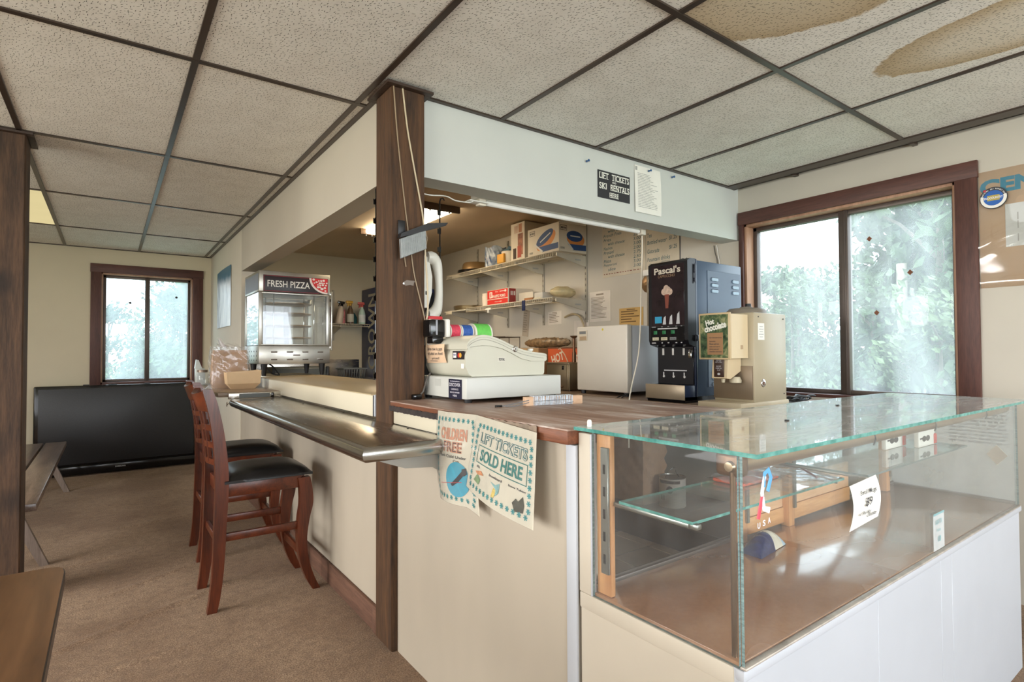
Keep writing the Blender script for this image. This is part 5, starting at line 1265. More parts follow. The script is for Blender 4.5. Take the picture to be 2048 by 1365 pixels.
b.add(P[:4], [(0, 1, 2, 3)]); obj('tray_shell', b, tr_, t)
b = B()
for k in range(4): b.tube([P[8 + k], tuple((Vector(P[8 + k]) + Vector(P[8 + (k + 1) % 4])) / 2 - Vector((0, 0, .006))), P[8 + (k + 1) % 4]], .0016, 5)
obj('rim', b, mat('tray_rim', (232, 206, 170), .7), t)
t = thing('glass_jar', 'glass jar with dull metal lid on the brown ledge behind the paper bag', 'jar', (.575, 4.9, .932))
b = B(); b.lathe([(0, 0), (.036, 0), (.04, .01), (.04, .085), (.032, .1), (.032, .11)], (.59, 4.9, .932), 20); obj('jar_body', b, glass('jar_glass', (.9, .92, .92), .12, .2, .05), t)
b = B(); b.lathe([(.034, .1), (.036, .1), (.036, .118), (0, .12)], (.59, 4.9, .932), 20); obj('lid', b, mat('dull_lid', (140, 124, 110), .4, .5), t)
t = thing('napkin_dispenser', 'small pale plastic flip-top holder beside the glass jar under the far window', 'holder', (.53, 5.05, .932))
b = B(); b.rbox((.555, 4.99, .932), (.62, 5.08, 1.06), .006); obj('shell', b, mat('pale_clear_plastic', (206, 212, 208), .2), t)
b = B(); b.prism([(.55, 1.06), (.58, 1.05), (.60, 1.06), (.575, 1.125), (.56, 1.13)], 'y', 5.0, 5.06); obj('flap', b, mat('pale_clear_plastic', (206, 212, 208), .2), t)
t = thing('plastic_bin', 'dark grey plastic tub standing behind the cream counter', 'bin', (1.6, 5.6, .9))
b = B(); b.rbox((1.24, 5.5, .88), (1.75, 5.9, 1.045), .02, 3); obj('tub', b, mat('dark_grey_tub', (70, 76, 76), .5), t)
b = B(); b.tube([(1.235, 5.49, .97), (1.35, 5.485, .95), (1.5, 5.485, .94), (1.65, 5.485, .95), (1.755, 5.49, .97)], .007, 6); b.rbox((1.23, 5.485, .88), (1.255, 5.52, 1.05), .006); b.rbox((1.735, 5.485, .88), (1.76, 5.52, 1.05), .006); obj('bail', b, black_pl, t)
t = thing('sink_unit', 'stainless sink bench with low splashback against the kitchen end wall', 'sink', (1.7, 6.4, 0))
b = B(); b.rbox((1.15, 5.46, .84), (2.62, 6.98, .88), .005); obj('bench_top', b, st_x, t)
b = B(); b.rbox((1.15, 6.98, .88), (2.62, 7.03, 1.10), .004); obj('splashback', b, st_x, t)
for x in (1.2, 2.55):
    for y in (5.52, 6.9): b = B(); b.cyl((x, y, .0), (x, y, .84), .02, n=10); obj('leg', b, st_z, t)
t = thing('utensil_basket', 'grey slatted plastic basket on the sink bench by the blue cooler', 'basket', (2.2, 6.0, .9))
bk = mat('slate_grey_plastic', (86, 92, 98), .5)
b = B(); b.rbox((2.05, 5.86, .88), (2.26, 6.08, .905), .006); obj('base', b, bk, t)
b = B()
for i in range(8):
    for (y, s_) in ((5.86, -1), (6.08, 1)): b.tube([(2.06 + i * .027, y, .89), (2.06 + i * .029, y + s_ * .02, 1.01)], .005, 5)
for i in range(6):
    for (x, s_) in ((2.05, -1), (2.26, 1)): b.tube([(x, 5.88 + i * .036, .89), (x + s_ * .02, 5.88 + i * .036, 1.01)], .005, 5)
obj('slats', b, bk, t)
b = B(); b.tube([(2.03, 5.84, 1.01), (2.28, 5.84, 1.01), (2.28, 6.10, 1.01), (2.03, 6.10, 1.01), (2.03, 5.84, 1.01)], .007, 6); obj('rim', b, bk, t)

# cooler with upright lettering
t = thing('drinks_cooler', 'tall navy drinks cooler with upright cream lettering on its side', 'cooler', (3.0, 6.7, 0))
b = B(); b.rbox((2.672, 6.36, .0), (3.38, 7.03, 2.0), .012, 2); obj('cabinet', b, mat('navy_enamel', (24, 44, 100), .4, var=.12, scale=4), t)
b = B(); lettering(b, 'CROWN', (2.672, 6.685, 1.45), Z, Y, .95, .235, bold=.02); obj('lettering', b, mat('cream_gold_letters', (206, 204, 186), .5), t)
b = B(); b.quad((2.6712, 6.62, .90), (2.6712, 6.60, .90), (2.6712, 6.60, .97), (2.6712, 6.62, .97)); obj('small_mark', b, mat('cream_gold_letters', (206, 204, 186), .5), t)
b = B(); b.box((2.8, 6.345, .15), (3.36, 6.36, 1.95)); obj('glass_door', b, mat('dark_cooler_glass', (30, 36, 44), .1), t)

# wire shelving helper
wirem = mat('white_wire_coating', (216, 206, 184), .45)
def wire_shelf(name, lab, x0, x1, y0, y1, z, lip, along, front_lo=True):
    """ventilated shelf; 'along' is the axis the long rods follow; the lip hangs from the front edge"""
    t_ = thing(name, lab, 'shelf', ((x0 + x1) / 2, (y0 + y1) / 2, z))
    b = B()
    if along == 'y':
        for x in (x0, x0 + (x1 - x0) * .5, x1): b.tube([(x, y0, z), (x, y1, z)], .0036, 5)
        b.tube([(x0 - .004, y0, z - lip), (x0 - .004, y1, z - lip)], .004, 5)
    else:
        for y in (y0, y0 + (y1 - y0) * .5, y1): b.tube([(x0, y, z), (x1, y, z)], .0036, 5)
        b.tube([(x0, y0 - .004, z - lip), (x1, y0 - .004, z - lip)], .004, 5)
    obj('long_rods', b, wirem, t_)
    n = int(((y1 - y0) if along == 'y' else (x1 - x0)) / .03)
    b = B()
    for i in range(n + 1):
        if along == 'y':
            y = y0 + (y1 - y0) * i / n; b.tube([(x1, y, z + .003), (x0, y, z + .003), (x0 - .004, y, z - lip)], .0024, 4)
        else:
            x = x0 + (x1 - x0) * i / n; b.tube([(x, y1, z + .003), (x, y0, z + .003), (x, y0 - .004, z - lip)], .0024, 4)
    o = obj('cross_wires', b, wirem, t_); o['kind'] = 'stuff'
    return t_
gsteel = mat('grey_white_bracket_enamel', (196, 190, 174), .45, .1)
stdm = mat('slotted_standard_grey', (168, 162, 148), .4, .3)
def wall_standard(y, z0, z1, lab):
    t_ = thing('shelf_standard', lab, 'shelf rail', (WX, y, z0), 'upright shelf rails on the kitchen wall')
    b = B(); b.rbox((WX - .014, y - .012, z0), (WX - .0005, y + .012, z1), .002, 1); obj('rail', b, stdm, t_)
    b = B(); n = int((z1 - z0) / .05)
    for i in range(n):
        zc = z0 + .02 + i * .05; b.box((WX - .0148, y - .003, zc), (WX - .0138, y + .003, zc + .022))
    obj('slots', b, ink, t_)
for y, nm in ((3.586, 'nearest'), (4.181, 'second'), (4.775, 'third'), (5.366, 'last')):
    wall_standard(y, 1.44, 2.36, {'nearest': 'upright slotted shelf rail by the handwritten menu, end of the row', 'second': 'upright slotted shelf rail second from the handwritten menu', 'third': 'upright slotted shelf rail third from the handwritten menu', 'last': 'upright slotted shelf rail furthest from the handwritten menu'}[nm])
def brackets(shelf, x0, z, ys):
    for y in ys:
        b = B(); b.prism([(x0, z - .008), (WX - .015, z - .008), (WX - .015, z - .10), (WX - .06, z - .095), (x0, z - .035)], 'y', y - .006, y + .006); k_ = obj('shelf_bracket', b, gsteel, shelf)
        b = B(); fl(b, (WX - .11, y - .0062, z - .05), X, Z, .07, .014); obj('bracket_print', b, ink_l, k_)
up = wire_shelf('wire_shelf', 'upper white wire shelf on the kitchen wall holding cartons', 3.06, 3.40, 3.62, 5.46, 2.035, .042, 'y'); brackets(up, 3.07, 2.033, (3.586, 4.181, 4.775, 5.366))
lo_ = wire_shelf('wire_shelf', 'lower white wire shelf on the kitchen wall holding a red carton', 3.05, 3.40, 3.62, 5.02, 1.645, .04, 'y'); brackets(lo_, 3.06, 1.643, (3.586, 4.181, 4.775))
b = B(); b.prism([(3.06, 1.63), (WX - .015, 1.63), (WX - .015, 1.53), (3.06, 1.60)], 'y', 5.36, 5.372); b.rbox((3.05, 5.05, 1.625), (3.40, 5.50, 1.64), .003); obj('end_plate', b, gsteel, lo_)
b = B(); b.rbox((3.045, 5.33, 1.60), (3.052, 5.46, 1.64), .003); obj('end_clip', b, wirem, lo_)
sh = wire_shelf('wire_shelf', 'short white wire shelf with spray bottles on the kitchen end wall', 2.05, 2.655, 6.72, 7.02, 1.54, .03, 'x')
for x in (2.30,):
    b = B(); b.prism([(6.74, 1.53), (7.02, 1.53), (7.02, 1.42), (6.74, 1.50)], 'x', x - .006, x + .006); obj('shelf_bracket', b, gsteel, sh)
    b = B(); b.rbox((x - .012, 7.026, 1.34), (x + .012, 7.0395, 1.98), .002, 1); obj('rail', b, stdm, sh)
# spray bottles
def spray(x, y, z, h, body, head, lab, lean=0, label_m=None):
    t_ = thing('spray_bottle', lab, 'bottle', (x, y, z), 'spray bottles on the short wire shelf')
    xf = Matrix.Translation((x, y, z)) @ Matrix.Rotation(lean, 4, 'Y'); r = .042
    b = B(xf); b.lathe([(0, 0), (r, .0), (r * 1.02, .01), (r, h * .45), (r * .75, h * .62), (.016, h * .74), (.016, h * .8), (0, h * .8)], (0, 0, 0), 18); obj('body', b, body, t_)
    b = B(xf); b.lathe([(.018, h * .78), (.018, h * .86), (.012, h * .88), (0, h * .88)], (0, 0, 0), 14); b.rbox((-.055, -.014, h * .88), (.03, .014, h), .006); b.prism([(-.035, h * .88), (-.022, h * .88), (-.03, h * .76), (-.042, h * .74)], 'y', -.008, .008); obj('trigger_head', b, head, t_)
    if label_m:
        b = B(xf); N = 10; pts = []
        for k in range(N + 1): a = PI * (1.05 + .9 * k / N); pts += [(r * 1.03 * math.cos(a), r * 1.03 * math.sin(a), h * .08), (r * 1.03 * math.cos(a), r * 1.03 * math.sin(a), h * .42)]
        b.add(pts, [(2 * k, 2 * k + 2, 2 * k + 3, 2 * k + 1) for k in range(N)], 0, True); obj('label', b, label_m, t_)
sz = 1.546
spray(2.30, 6.82, sz, .28, mat('cream_bottle_plastic', (214, 196, 176), .4), gloss_black, 'leaning cream spray bottle with dark trigger head', .16)
spray(2.18, 6.85, sz, .30, mat('maroon_bottle_plastic', (96, 50, 58), .4), gloss_black, 'maroon spray bottle with dark trigger head at the warmer end')
spray(2.445, 6.82, sz, .29, mat('olive_brown_bottle', (96, 76, 56), .35), mat('yellow_trigger', (206, 160, 48), .4), 'brown spray bottle with yellow trigger head', 0, mat('pale_bottle_label', (198, 194, 178), .6))
spray(2.588, 6.80, sz, .275, mat('pale_green_bottle', (188, 214, 202), .35), mat('red_white_trigger', (206, 92, 84), .4), 'pale green and blue spray bottle with red trigger head', 0, mat('white_bottle_label', (226, 230, 228), .6))
t = thing('cleaner_can', 'pink patterned can between the spray bottles on the short shelf', 'can', (2.365, 6.86, sz))
b = B(); b.lathe([(0, 0), (.036, 0), (.036, .17), (.03, .18), (0, .18)], (2.365, 6.88, sz), 18); obj('can_body', b, mat('pink_speckled_print', (196, 120, 122), .5, var=.4, scale=50), t)
t = thing('cleaner_bottle', 'dark teal bottle behind the brown and green spray bottles', 'bottle', (2.52, 6.93, sz))
b = B(); b.lathe([(0, 0), (.05, 0), (.05, .09), (.03, .13), (.015, .15), (0, .15)], (2.52, 6.93, sz), 18); obj('body', b, mat('dark_teal_bottle', (36, 76, 78), .3), t)

# things on the upper shelf
uz = 2.0415
def carton(name, lab, lo, hi, m_, group=None, rot=0):
    t_ = thing(name, lab, 'carton', ((lo[0] + hi[0]) / 2, (lo[1] + hi[1]) / 2, lo[2]), group)
    b = B(); b.rbox(lo, hi, .003, 1); obj('carton_body', b, m_, t_); return t_
cm = mat('white_carton_card', (214, 204, 186), .7, var=.03)
t = carton('carton', 'tall cream carton with a photo of utensils on the upper wire shelf', (3.10, 4.07, uz), (3.38, 4.285, 2.395), cm)
xf_ = 3.0995
b = B(); fl(b, (xf_, 4.135, 2.19), -Y, Z, .08, .20); obj('photo_panel', b, mat('brown_photo_print', (150, 96, 72), .6, var=.5, scale=24), t)
b = B()
for i in range(5): fl(b, (xf_, 4.225 - i * .012, 2.335), -Y, Z, .005, .07)
fl(b, (xf_ - .0004, 4.135, 2.34), -Y, Z, .05, .08); obj('lettering', b, mat('sepia_print', (176, 126, 96), .7), t)
b = B(); b.box((xf_ - .0006, 4.20, 2.06), (xf_ - .0002, 4.25, 2.16)); obj('dark_box_print', b, mat('dark_brown_print', (70, 54, 44), .7), t)
b = B(); fl(b, (xf_ - .001, 4.15, 2.12), -Y, Z, .06, .11); obj('red_panel', b, mat('brick_red_print', (172, 84, 66), .7), t)
def knife_print(t_, lo, hi, face):
    def P(a, z, e): return (lo[0] - e, hi[1] - a, lo[2] + z) if face == 'x' else (lo[0] + a, lo[1] - e, lo[2] + z)
    u, v = ((-Y, Z) if face == 'x' else (X, Z)); W_b = (hi[1] - lo[1]) if face == 'x' else (hi[0] - lo[0]); H_b = hi[2] - lo[2]
    rot = .42; u2 = (u * math.cos(rot) + v * math.sin(rot)); v2 = (-u * math.sin(rot) + v * math.cos(rot))
    if face == 'y': u2, v2 = u, v
    b = B(); disc(b, P(W_b * .60, H_b * .46, 0), u2, v2, W_b * .32, H_b * .27, eps=.0007); obj('orange_oval', b, mat('orange_carton_print', (206, 134, 70), .6), t_)
    b = B(); disc(b, P(W_b * .56, H_b * .57, 0), u2, v2, W_b * .29, H_b * .19, eps=.0012); obj('blue_oval', b, mat('navy_carton_print', (36, 70, 118), .6), t_)
    b = B(); b.add([P(W_b * .30, H_b * .28, .0014), P(W_b * .98, H_b * .30, .0014), P(W_b * .98, H_b * .10, .0014), P(W_b * .48, H_b * .08, .0014)], [(0, 1, 2, 3)]); obj('blue_band', b, mat('navy_carton_print', (36, 70, 118), .6), t_)
    b = B(); b.add([P(W_b * .22, H_b * .40, .0018), P(W_b * .26, H_b * .42, .0018), P(W_b * .52, H_b * .10, .0018), P(W_b * .46, H_b * .08, .0018)], [(0, 1, 2, 3)]); fl(b, P(W_b * .58, H_b * .57, .0014), u2, v2, W_b * .36, H_b * .04); obj('knife_print', b, mat('pale_cutlery_print', (206, 206, 202), .5), t_)
    b = B(); c = P(W_b * .16, H_b * .82, .0006)
    for (du, dv, w, h) in ((0, .02, .075, .004), (0, -.02, .075, .004), (-.036, 0, .004, .04), (.036, 0, .004, .04)): fl(b, Vector(c) + u * du + v * dv, u, v, w, h)
    for k in range(4): fl(b, Vector(c) + u * (-.024 + .016 * k), u, v, .010, .018)
    lettering(b, '1000', P(W_b * .12, H_b * .12, .0006), u, v, .05, .018, bold=.01); obj('lettering', b, ink, t_); return t_
lo_k, hi_k = (3.09, 3.575, uz), (3.41, 4.01, 2.29)
t = carton('carton', 'wide white cutlery carton with blue and orange ovals on the upper wire shelf', lo_k, hi_k, cm)
knife_print(t, lo_k, hi_k, 'x'); knife_print(t, lo_k, hi_k, 'y')
t = thing('tub', 'white tub with a square orange label on the upper wire shelf', 'tub', (3.17, 4.45, uz))
b = B(); b.lathe([(0, 0), (.085, 0), (.095, .12), (.098, .13), (0, .13)], (3.22, 4.45, uz), 24); obj('tub_body', b, mat('cream_tub_plastic', (222, 212, 192), .5), t)
b = B(); b.rbox((3.105, 4.42, uz + .015), (3.13, 4.53, uz + .105), .004); obj('label', b, mat('orange_square_label', (226, 168, 70), .6), t)
b = B(); b.sheet(lambda u, v: (3.14 + .14 * u, 4.38 + .14 * v, uz + .13 + .05 * math.sin(u * 3.1) * math.sin(v * 3.1) + .012 * math.sin(u * 18)), 12, 12, .001); obj('blue_lid_wrap', b, mat('blue_grey_wrap', (84, 110, 124), .35), t)
t = thing('wrapped_stack', 'stack of white plates in torn blue plastic wrap on the upper wire shelf', 'package', (3.2, 4.68, uz))
b = B(); b.lathe([(0, 0), (.085, 0), (.10, .02), (.105, .10), (.09, .16), (.05, .18), (0, .182)], (3.2, 4.70, uz), 24); obj('plates', b, mat('off_white_plates', (214, 208, 196), .5), t)
b = B(); b.grid(lambda u, v: (3.2 + (.108 + .006 * math.sin(u * 40 + v * 8)) * math.cos(PI * (.75 + 1.0 * u)), 4.69 + (.112 + .006 * math.sin(u * 31 + v * 11)) * math.sin(PI * (.75 + 1.0 * u)), uz + .004 + .2 * v + .012 * math.sin(u * 14)), 40, 10); obj('blue_wrap', b, mat('blue_plastic_wrap', (34, 62, 104), .25, scale=16, c2=(176, 186, 194)), t)
t = thing('pan', 'upside-down tan pan on a black tray at the far end of the upper shelf', 'pan', (3.22, 5.1, uz))
b = B(); b.lathe([(0, 0), (.175, 0), (.185, .008), (.18, .03), (.17, .03), (0, .028)], (3.235, 5.16, uz), 30); obj('black_tray', b, gloss_black, t)
b = B(); b.lathe([(.15, .03), (.155, .034), (.145, .09), (.13, .11), (0, .115)], (3.235, 5.13, uz), 30); obj('tan_pan', b, mat('tan_metal_pan', (150, 122, 84), .3, .6), t)
lz = 1.6515
t = thing('forks_carton', 'red and white plastic forks carton on the lower wire shelf', 'carton', (3.2, 4.55, lz))
b = B(); b.rbox((3.10, 4.335, lz), (3.40, 4.70, lz + .15), .003, 1); obj('carton_body', b, cm, t)
b = B(); b.quad((3.0992, 4.695, lz + .008), (3.0992, 4.34, lz + .008), (3.0992, 4.34, lz + .052), (3.0992, 4.695, lz + .052)); b.quad((3.0992, 4.695, lz + .06), (3.0992, 4.34, lz + .06), (3.0992, 4.34, lz + .146), (3.0992, 4.695, lz + .146)); obj('red_panels', b, mat('bright_red_print', (206, 52, 42), .5), t)
b = B(); b.quad((3.11, 4.3342, lz + .005), (3.19, 4.3342, lz + .005), (3.19, 4.3342, lz + .145), (3.11, 4.3342, lz + .145)); obj('dark_red_end', b, mat('dark_red_print', (146, 44, 40), .5), t)
b = B(); lettering(b, 'PLASTIC FORKS', (3.0988, 4.49, lz + .083), -Y, Z, .22, .028, bold=.03); lettering(b, 'Heavy weight', (3.0988, 4.50, lz + .028), -Y, Z, .12, .014, bold=.01); fl(b, (3.0988, 4.63, lz + .1), -Y, Z, .05, .06); lettering(b, 'White', (3.0988, 4.53, lz + .127), -Y, Z, .05, .014); fl(b, (3.0988, 4.43, lz + .127), -Y, Z, .09, .006); disc(b, (3.0988, 4.38, lz + .127), -Y, Z, .018, .011)
for k in range(3): fl(b, (3.135 + k * .02, 4.334, lz + .1), X, Z, .012, .04)
obj('lettering', b, mat('carton_white_print', (232, 226, 212), .6), t)
b = B(); b.rbox((3.097, 4.622, lz + .078), (3.0985, 4.638, lz + .122), .0003, 1); obj('fork_print', b, mat('bright_red_print', (206, 52, 42), .5), t)
t = thing('carton', 'plain white carton lying open behind the red forks carton', 'carton', (3.3, 4.26, lz))
b = B(); b.rbox((3.22, 4.10, lz), (3.39, 4.325, lz + .10), .003, 1); obj('carton_body', b, mat('plain_white_carton', (206, 198, 182), .7), t)
t = thing('cup_sleeve', 'sleeve of white foam cups at the far side of the red forks carton', 'cups', (3.13, 4.77, lz))
b = B(); b.lathe([(.0, 0), (.04, 0), (.048, .10), (.048, .104), (0, .104)], (3.14, 4.775, lz), 20); b.lathe([(.0, .105), (.043, .105), (.045, .13), (0, .13)], (3.14, 4.775, lz), 20); obj('cups', b, mat('foam_cups', (218, 204, 184), .6), t)
t = thing('pan', 'flat dull metal pan at the far end of the lower shelf', 'pan', (3.2, 5.22, 1.64))
b = B(); b.lathe([(0, 0), (.15, 0), (.17, .01), (.175, .045), (.165, .05), (0, .052)], (3.22, 5.24, 1.641), 30); obj('pan_body', b, mat('dull_brass_pan', (142, 124, 92), .3, .7), t)
t = thing('wrapped_loaf', 'cream wrapped package with pale box at the menu end of the lower shelf', 'package', (3.2, 3.72, lz))
b = B(); b.rbox((3.09, 3.80, lz), (3.38, 3.92, lz + .06), .004); obj('pale_box', b, mat('pale_grey_box', (196, 192, 182), .6), t)
b = B(); b.grid(lambda u, v: (3.24 + (.13 * math.sin(PI * v)) * math.cos(2 * PI * u), 3.70 - .09 * math.cos(PI * v), lz + .055 + (.052 * math.sin(PI * v)) * math.sin(2 * PI * u) + .004 * math.sin(u * 40 + v * 14) * math.sin(PI * v)), 28, 14); obj('cream_wrap', b, mat('cream_plastic_wrap', (206, 190, 146), .35, var=.15, scale=20), t)
t = thing('hand_tool', 'small brown brush lying on the lower wire shelf', 'brush', (3.12, 4.0, lz))
b = B(); b.rbox((3.08, 3.93, lz), (3.12, 4.06, lz + .022), .006); obj('handle', b, mat('brown_brush_wood', (158, 104, 60), .5), t)
b = B(); b.rbox((3.085, 3.82, lz), (3.115, 3.93, lz + .014), .005); obj('bristles', b, mat('cream_bristle', (206, 196, 170), .8), t)
t = thing('hook_clip', 'white plastic hook hanging under the lower wire shelf', 'hook', (3.05, 4.60, 1.59))
b = B(); b.rbox((3.038, 4.55, 1.60), (3.052, 4.64, 1.618), .004); b.rbox((3.038, 4.585, 1.57), (3.05, 4.607, 1.602), .004); obj('hook', b, white_pl, t)
t = thing('clip', 'dark blue plastic clip hanging from the lower wire shelf', 'clip', (3.04, 4.01, 1.57))
b = B(); b.rbox((3.032, 3.99, 1.555), (3.046, 4.008, 1.648), .004); b.rbox((3.032, 4.014, 1.555), (3.046, 4.03, 1.648), .004); obj('jaws', b, mat('dark_blue_plastic', (34, 44, 84), .4), t)
# ---------------------------------------------------------------- papers on the kitchen wall
wx_ = WX - .002
def wall_paper(name, lab, cat, y0, y1, z0, z1, m_, lines=0, tilt=0, head=True, lm=None):
    t_ = thing(name, lab, cat, (WX, (y0 + y1) / 2, z0))
    cy, cz = (y0 + y1) / 2, (z0 + z1) / 2
    xf = Matrix.Translation((WX - .002, cy, cz)) @ Matrix.Rotation(tilt, 4, 'X')
    w, h = y1 - y0, z1 - z0
    b = B(xf); b.rbox((-.0015, -w / 2, -h / 2), (.0012, w / 2, h / 2), .0004, 1); obj('sheet', b, m_, t_)
    if lines:
        b = B(xf); r_ = random.Random(int(y0 * 1000))
        for i in range(lines):
            z = h / 2 - h * (.2 + .72 * i / lines); ww = w * r_.uniform(.45, .78)
            fl(b, (-.0016, w * .42 - ww / 2, z), -Y, Z, ww, h * .28 / lines)
        if head: fl(b, (-.0016, 0, h * .40), -Y, Z, w * .35, h * .05)
        obj('print_lines', b, lm or mat('brownish_print', (140, 128, 112), .8), t_)
    return t_
wp = mat('wall_notice_paper', (216, 208, 196), .8); 
wall_paper('wall_notice', 'white typed notice hanging below the lower wire shelf bracket end', 'notice', 3.295, 3.548, 1.44, 1.70, wp, 16)
wall_paper('wall_notice', 'tan certificate pinned on the wall above the refrigerator', 'notice', 2.945, 3.199, 1.39, 1.535, mat('tan_certificate', (196, 160, 98), .8), 5, lm=mat('umber_print', (112, 84, 48), .8))
wall_paper('wall_notice', 'small cream permit card under the lower wire shelf', 'notice', 3.925, 4.117, 1.44, 1.565, wp, 6, -.03)
wall_paper('wall_notice', 'narrow grey strip notice hanging tilted below the blue clip', 'notice', 4.42, 4.52, 1.34, 1.63, mat('grey_beige_strip', (170, 158, 140), .8), 9, .12)
wall_paper('wall_notice', 'pale sheet with brown edge behind the steamer plunger', 'notice', 3.56, 3.75, 1.30, 1.46, wp, 0)
marker = mat('faded_blue_green_marker', (70, 104, 112), .8)
t = thing('menu_board', 'handwritten menu sheet of foods and prices on the kitchen wall', 'menu', (WX, 3.15, 1.82))
b = B(); b.rbox((WX - .004, 2.915, 1.808), (WX - .0008, 3.387, 2.40), .001, 1); obj('sheet', b, mat('cream_menu_board', (204, 192, 170), .6), t)
b = B()
rows = (('Cheeseburger', '3.50'), ('Hot Dog', '2.00'), ('with chili', '2.50'), ('French Fries', '2.50'), ('Fries', '2.00'), ('with cheese', '3.00'), ('Nachos', '3.00'), ('Pretzel', '2.00'), ('with cheese', '2.75'), ('Pizza', '2.50'), ('Pepperoni', '3.00'), ('slice', '3.00'))
for i, (a, c) in enumerate(rows):
    z = 2.27 - i * .036; ind = .05 if a[0].islower() else 0
    b = B(); wd = .017 * len(a); lettering(b, a, (WX - .004, 3.37 - ind - wd / 2, z), -Y, Z, wd, .026, bold=.004, shear=.15); lettering(b, c, (WX - .004, 3.0, z), -Y, Z, .075, .025, bold=.004, shear=.1); obj('lettering', b, marker, t)
b = B(); y = 3.37
while y > 2.95: w_ = random.uniform(.01, .03); b.quad((WX - .0046, y, 1.833), (WX - .0046, y - w_, 1.833), (WX - .0046, y - w_, 1.84), (WX - .0046, y, 1.84)); y -= w_ + .012
obj('foot_lettering', b, mat('red_brown_pen', (140, 92, 80), .8), t)
t = thing('menu_board', 'handwritten menu sheet of drinks at one twenty-five on the kitchen wall', 'menu', (WX, 2.75, 1.72))
b = B(); b.rbox((WX - .004, 2.592, 1.70), (WX - .0008, 2.908, 2.40), .001, 1); obj('sheet', b, mat('cream_menu_board', (204, 192, 170), .6), t)
b = B(); b.box((WX - .005, 2.586, 1.70), (WX - .0008, 2.592, 2.40)); obj('edge', b, ink, t)
b = B()
for a, c, z in (('Tea', '$1.25', 2.09), ('Bottled water', '$1.25', 2.035), ('Gatorade', '$1.25', 1.965), ('Fountain drinks', '', 1.90)):
    b = B(); wd = .0145 * len(a); lettering(b, a, (WX - .004, 2.895 - wd / 2, z - .004), -Y, Z, wd, .032, bold=.004, shear=.15)
    if c: lettering(b, c, (WX - .004, 2.65, z), -Y, Z, .07, .034, bold=.006, shear=.1)
    obj('lettering', b, marker, t)
b = B()
for i in range(4):
    b = B(); lettering(b, ('Cola', 'Root beer', 'Lemonade', 'Orange')[i], (WX - .004, 2.85, 1.855 - i * .03), -Y, Z, .055, .014, shear=.1); obj('lettering', b, marker, t)
b = B()
lettering(b, 'machine', (WX - .004, 2.72, 1.868), -Y, Z, .08, .012, shear=.1); obj('lettering', b, marker, t)
t = thing('loose_cable', 'thin grey cable hanging down the wall beside the black machine', 'cable', (3.4, 2.28, 1.6))
b = B(); b.tube(interp([(3.412, 2.30, 1.915), (3.41, 2.29, 1.86), (3.41, 2.275, 1.8), (3.41, 2.29, 1.7), (3.41, 2.33, 1.62), (3.41, 2.33, 1.5)], 5), .0035, 6); obj('lead', b, mat('grey_lead', (92, 88, 82), .5), t)
b = B(); b.tube([(3.412, 2.28, 1.915), (3.41, 2.25, 1.75), (3.41, 2.245, 1.5)], .0025, 6); obj('white_lead', b, white_pl, t)

# ---------------------------------------------------------------- back counter and machines
ctz = .888
t = thing('back_counter', 'brown laminate back counter along the kitchen wall under the machines', 'counter', (3.0, 3.4, .84))
b = B(); b.rbox((2.558, 1.46, .848), (WX - .002, 5.55, ctz), .003); obj('top', b, mat('brown_back_laminate', (122, 100, 80), .4, var=.1, scale=9), t)
b = B(); b.rbox((2.55, 1.46, .80), (2.558, 5.55, .882), .002); obj('front_edge', b, mat('tan_counter_edge', (170, 144, 108), .45), t)
b = B(); b.rbox((2.558, 1.47, .74), (2.585, 5.54, .80), .002); obj('rail', b, mat('dark_counter_rail', (92, 66, 50), .5), t)
for y in (1.5, 3.35, 5.45):
    b = B(); b.rbox((2.63, y, .0125), (2.70, y + .04, .848), .003); obj('leg', b, cream_paint, t)
b = B(); b.rbox((2.72, 1.5, .135), (WX - .01, 3.3, .155), .002); obj('low_shelf', b, mat('dark_low_shelf', (74, 62, 56), .6), t)
b = B(); b.rbox((2.70, 1.5, .0125), (2.72, 3.3, .155), .002); obj('kick_board', b, mat('dark_low_shelf', (74, 62, 56), .6), t)
t = thing('refrigerator', 'small white refrigerator on the back counter under the tan certificate', 'refrigerator', (2.9, 2.7, ctz))
fw = mat('white_fridge_enamel', (216, 208, 194), .35, var=.03, scale=3)
b = B(); b.rbox((2.73, 2.445, .915), (3.25, 2.905, 1.348), .008, 2); obj('cabinet', b, mat('grey_white_cabinet', (200, 202, 204), .32, var=.04, scale=3), t)
b = B(); b.rbox((2.675, 2.44, .912), (2.723, 2.91, 1.352), .008, 3); dr = obj('door', b, fw, t)
b = B(); b.box((2.722, 2.45, .92), (2.731, 2.90, 1.345)); obj('door_seal', b, grey_pl, t)
b = B(); b.rbox((2.668, 2.80, 1.255), (2.676, 2.885, 1.325), .003); obj('handle_recess', b, mat('cream_recess', (206, 194, 172), .4), dr)
b = B(); fl(b, (2.668, 2.842, 1.31), -Y, Z, .065, .02); obj('badge', b, mat('grey_badge', (120, 120, 118), .4), dr)
b = B(); b.rbox((2.6672, 2.805, 1.258), (2.669, 2.872, 1.285), .001, 1); obj('finger_slot', b, mat('tan_slot', (176, 150, 118), .5), dr)
b = B(); disc(b, (2.675, 2.655, 1.326), -Y, Z, .008, .008); obj('yellow_dot', b, mat('yellow_dot', (206, 184, 52), .5), dr)
for x in (2.70, 3.2):
    for y in (2.47, 2.87): b = B(); b.lathe([(0, 0), (.018, 0), (.018, .028), (0, .028)], (x, y, ctz), 12); obj('foot', b, black_pl, t)
b = B(); b.tube(interp([(2.68, 2.43, .91), (2.60, 2.44, .895), (2.545, 2.45, .86), (2.543, 2.47, .79)], 5), .004, 6); b.tube(interp([(2.68, 2.43, .91), (2.60, 2.41, .895), (2.545, 2.39, .86), (2.543, 2.385, .82)], 5), .004, 6); obj('cord', b, black_pl, t)

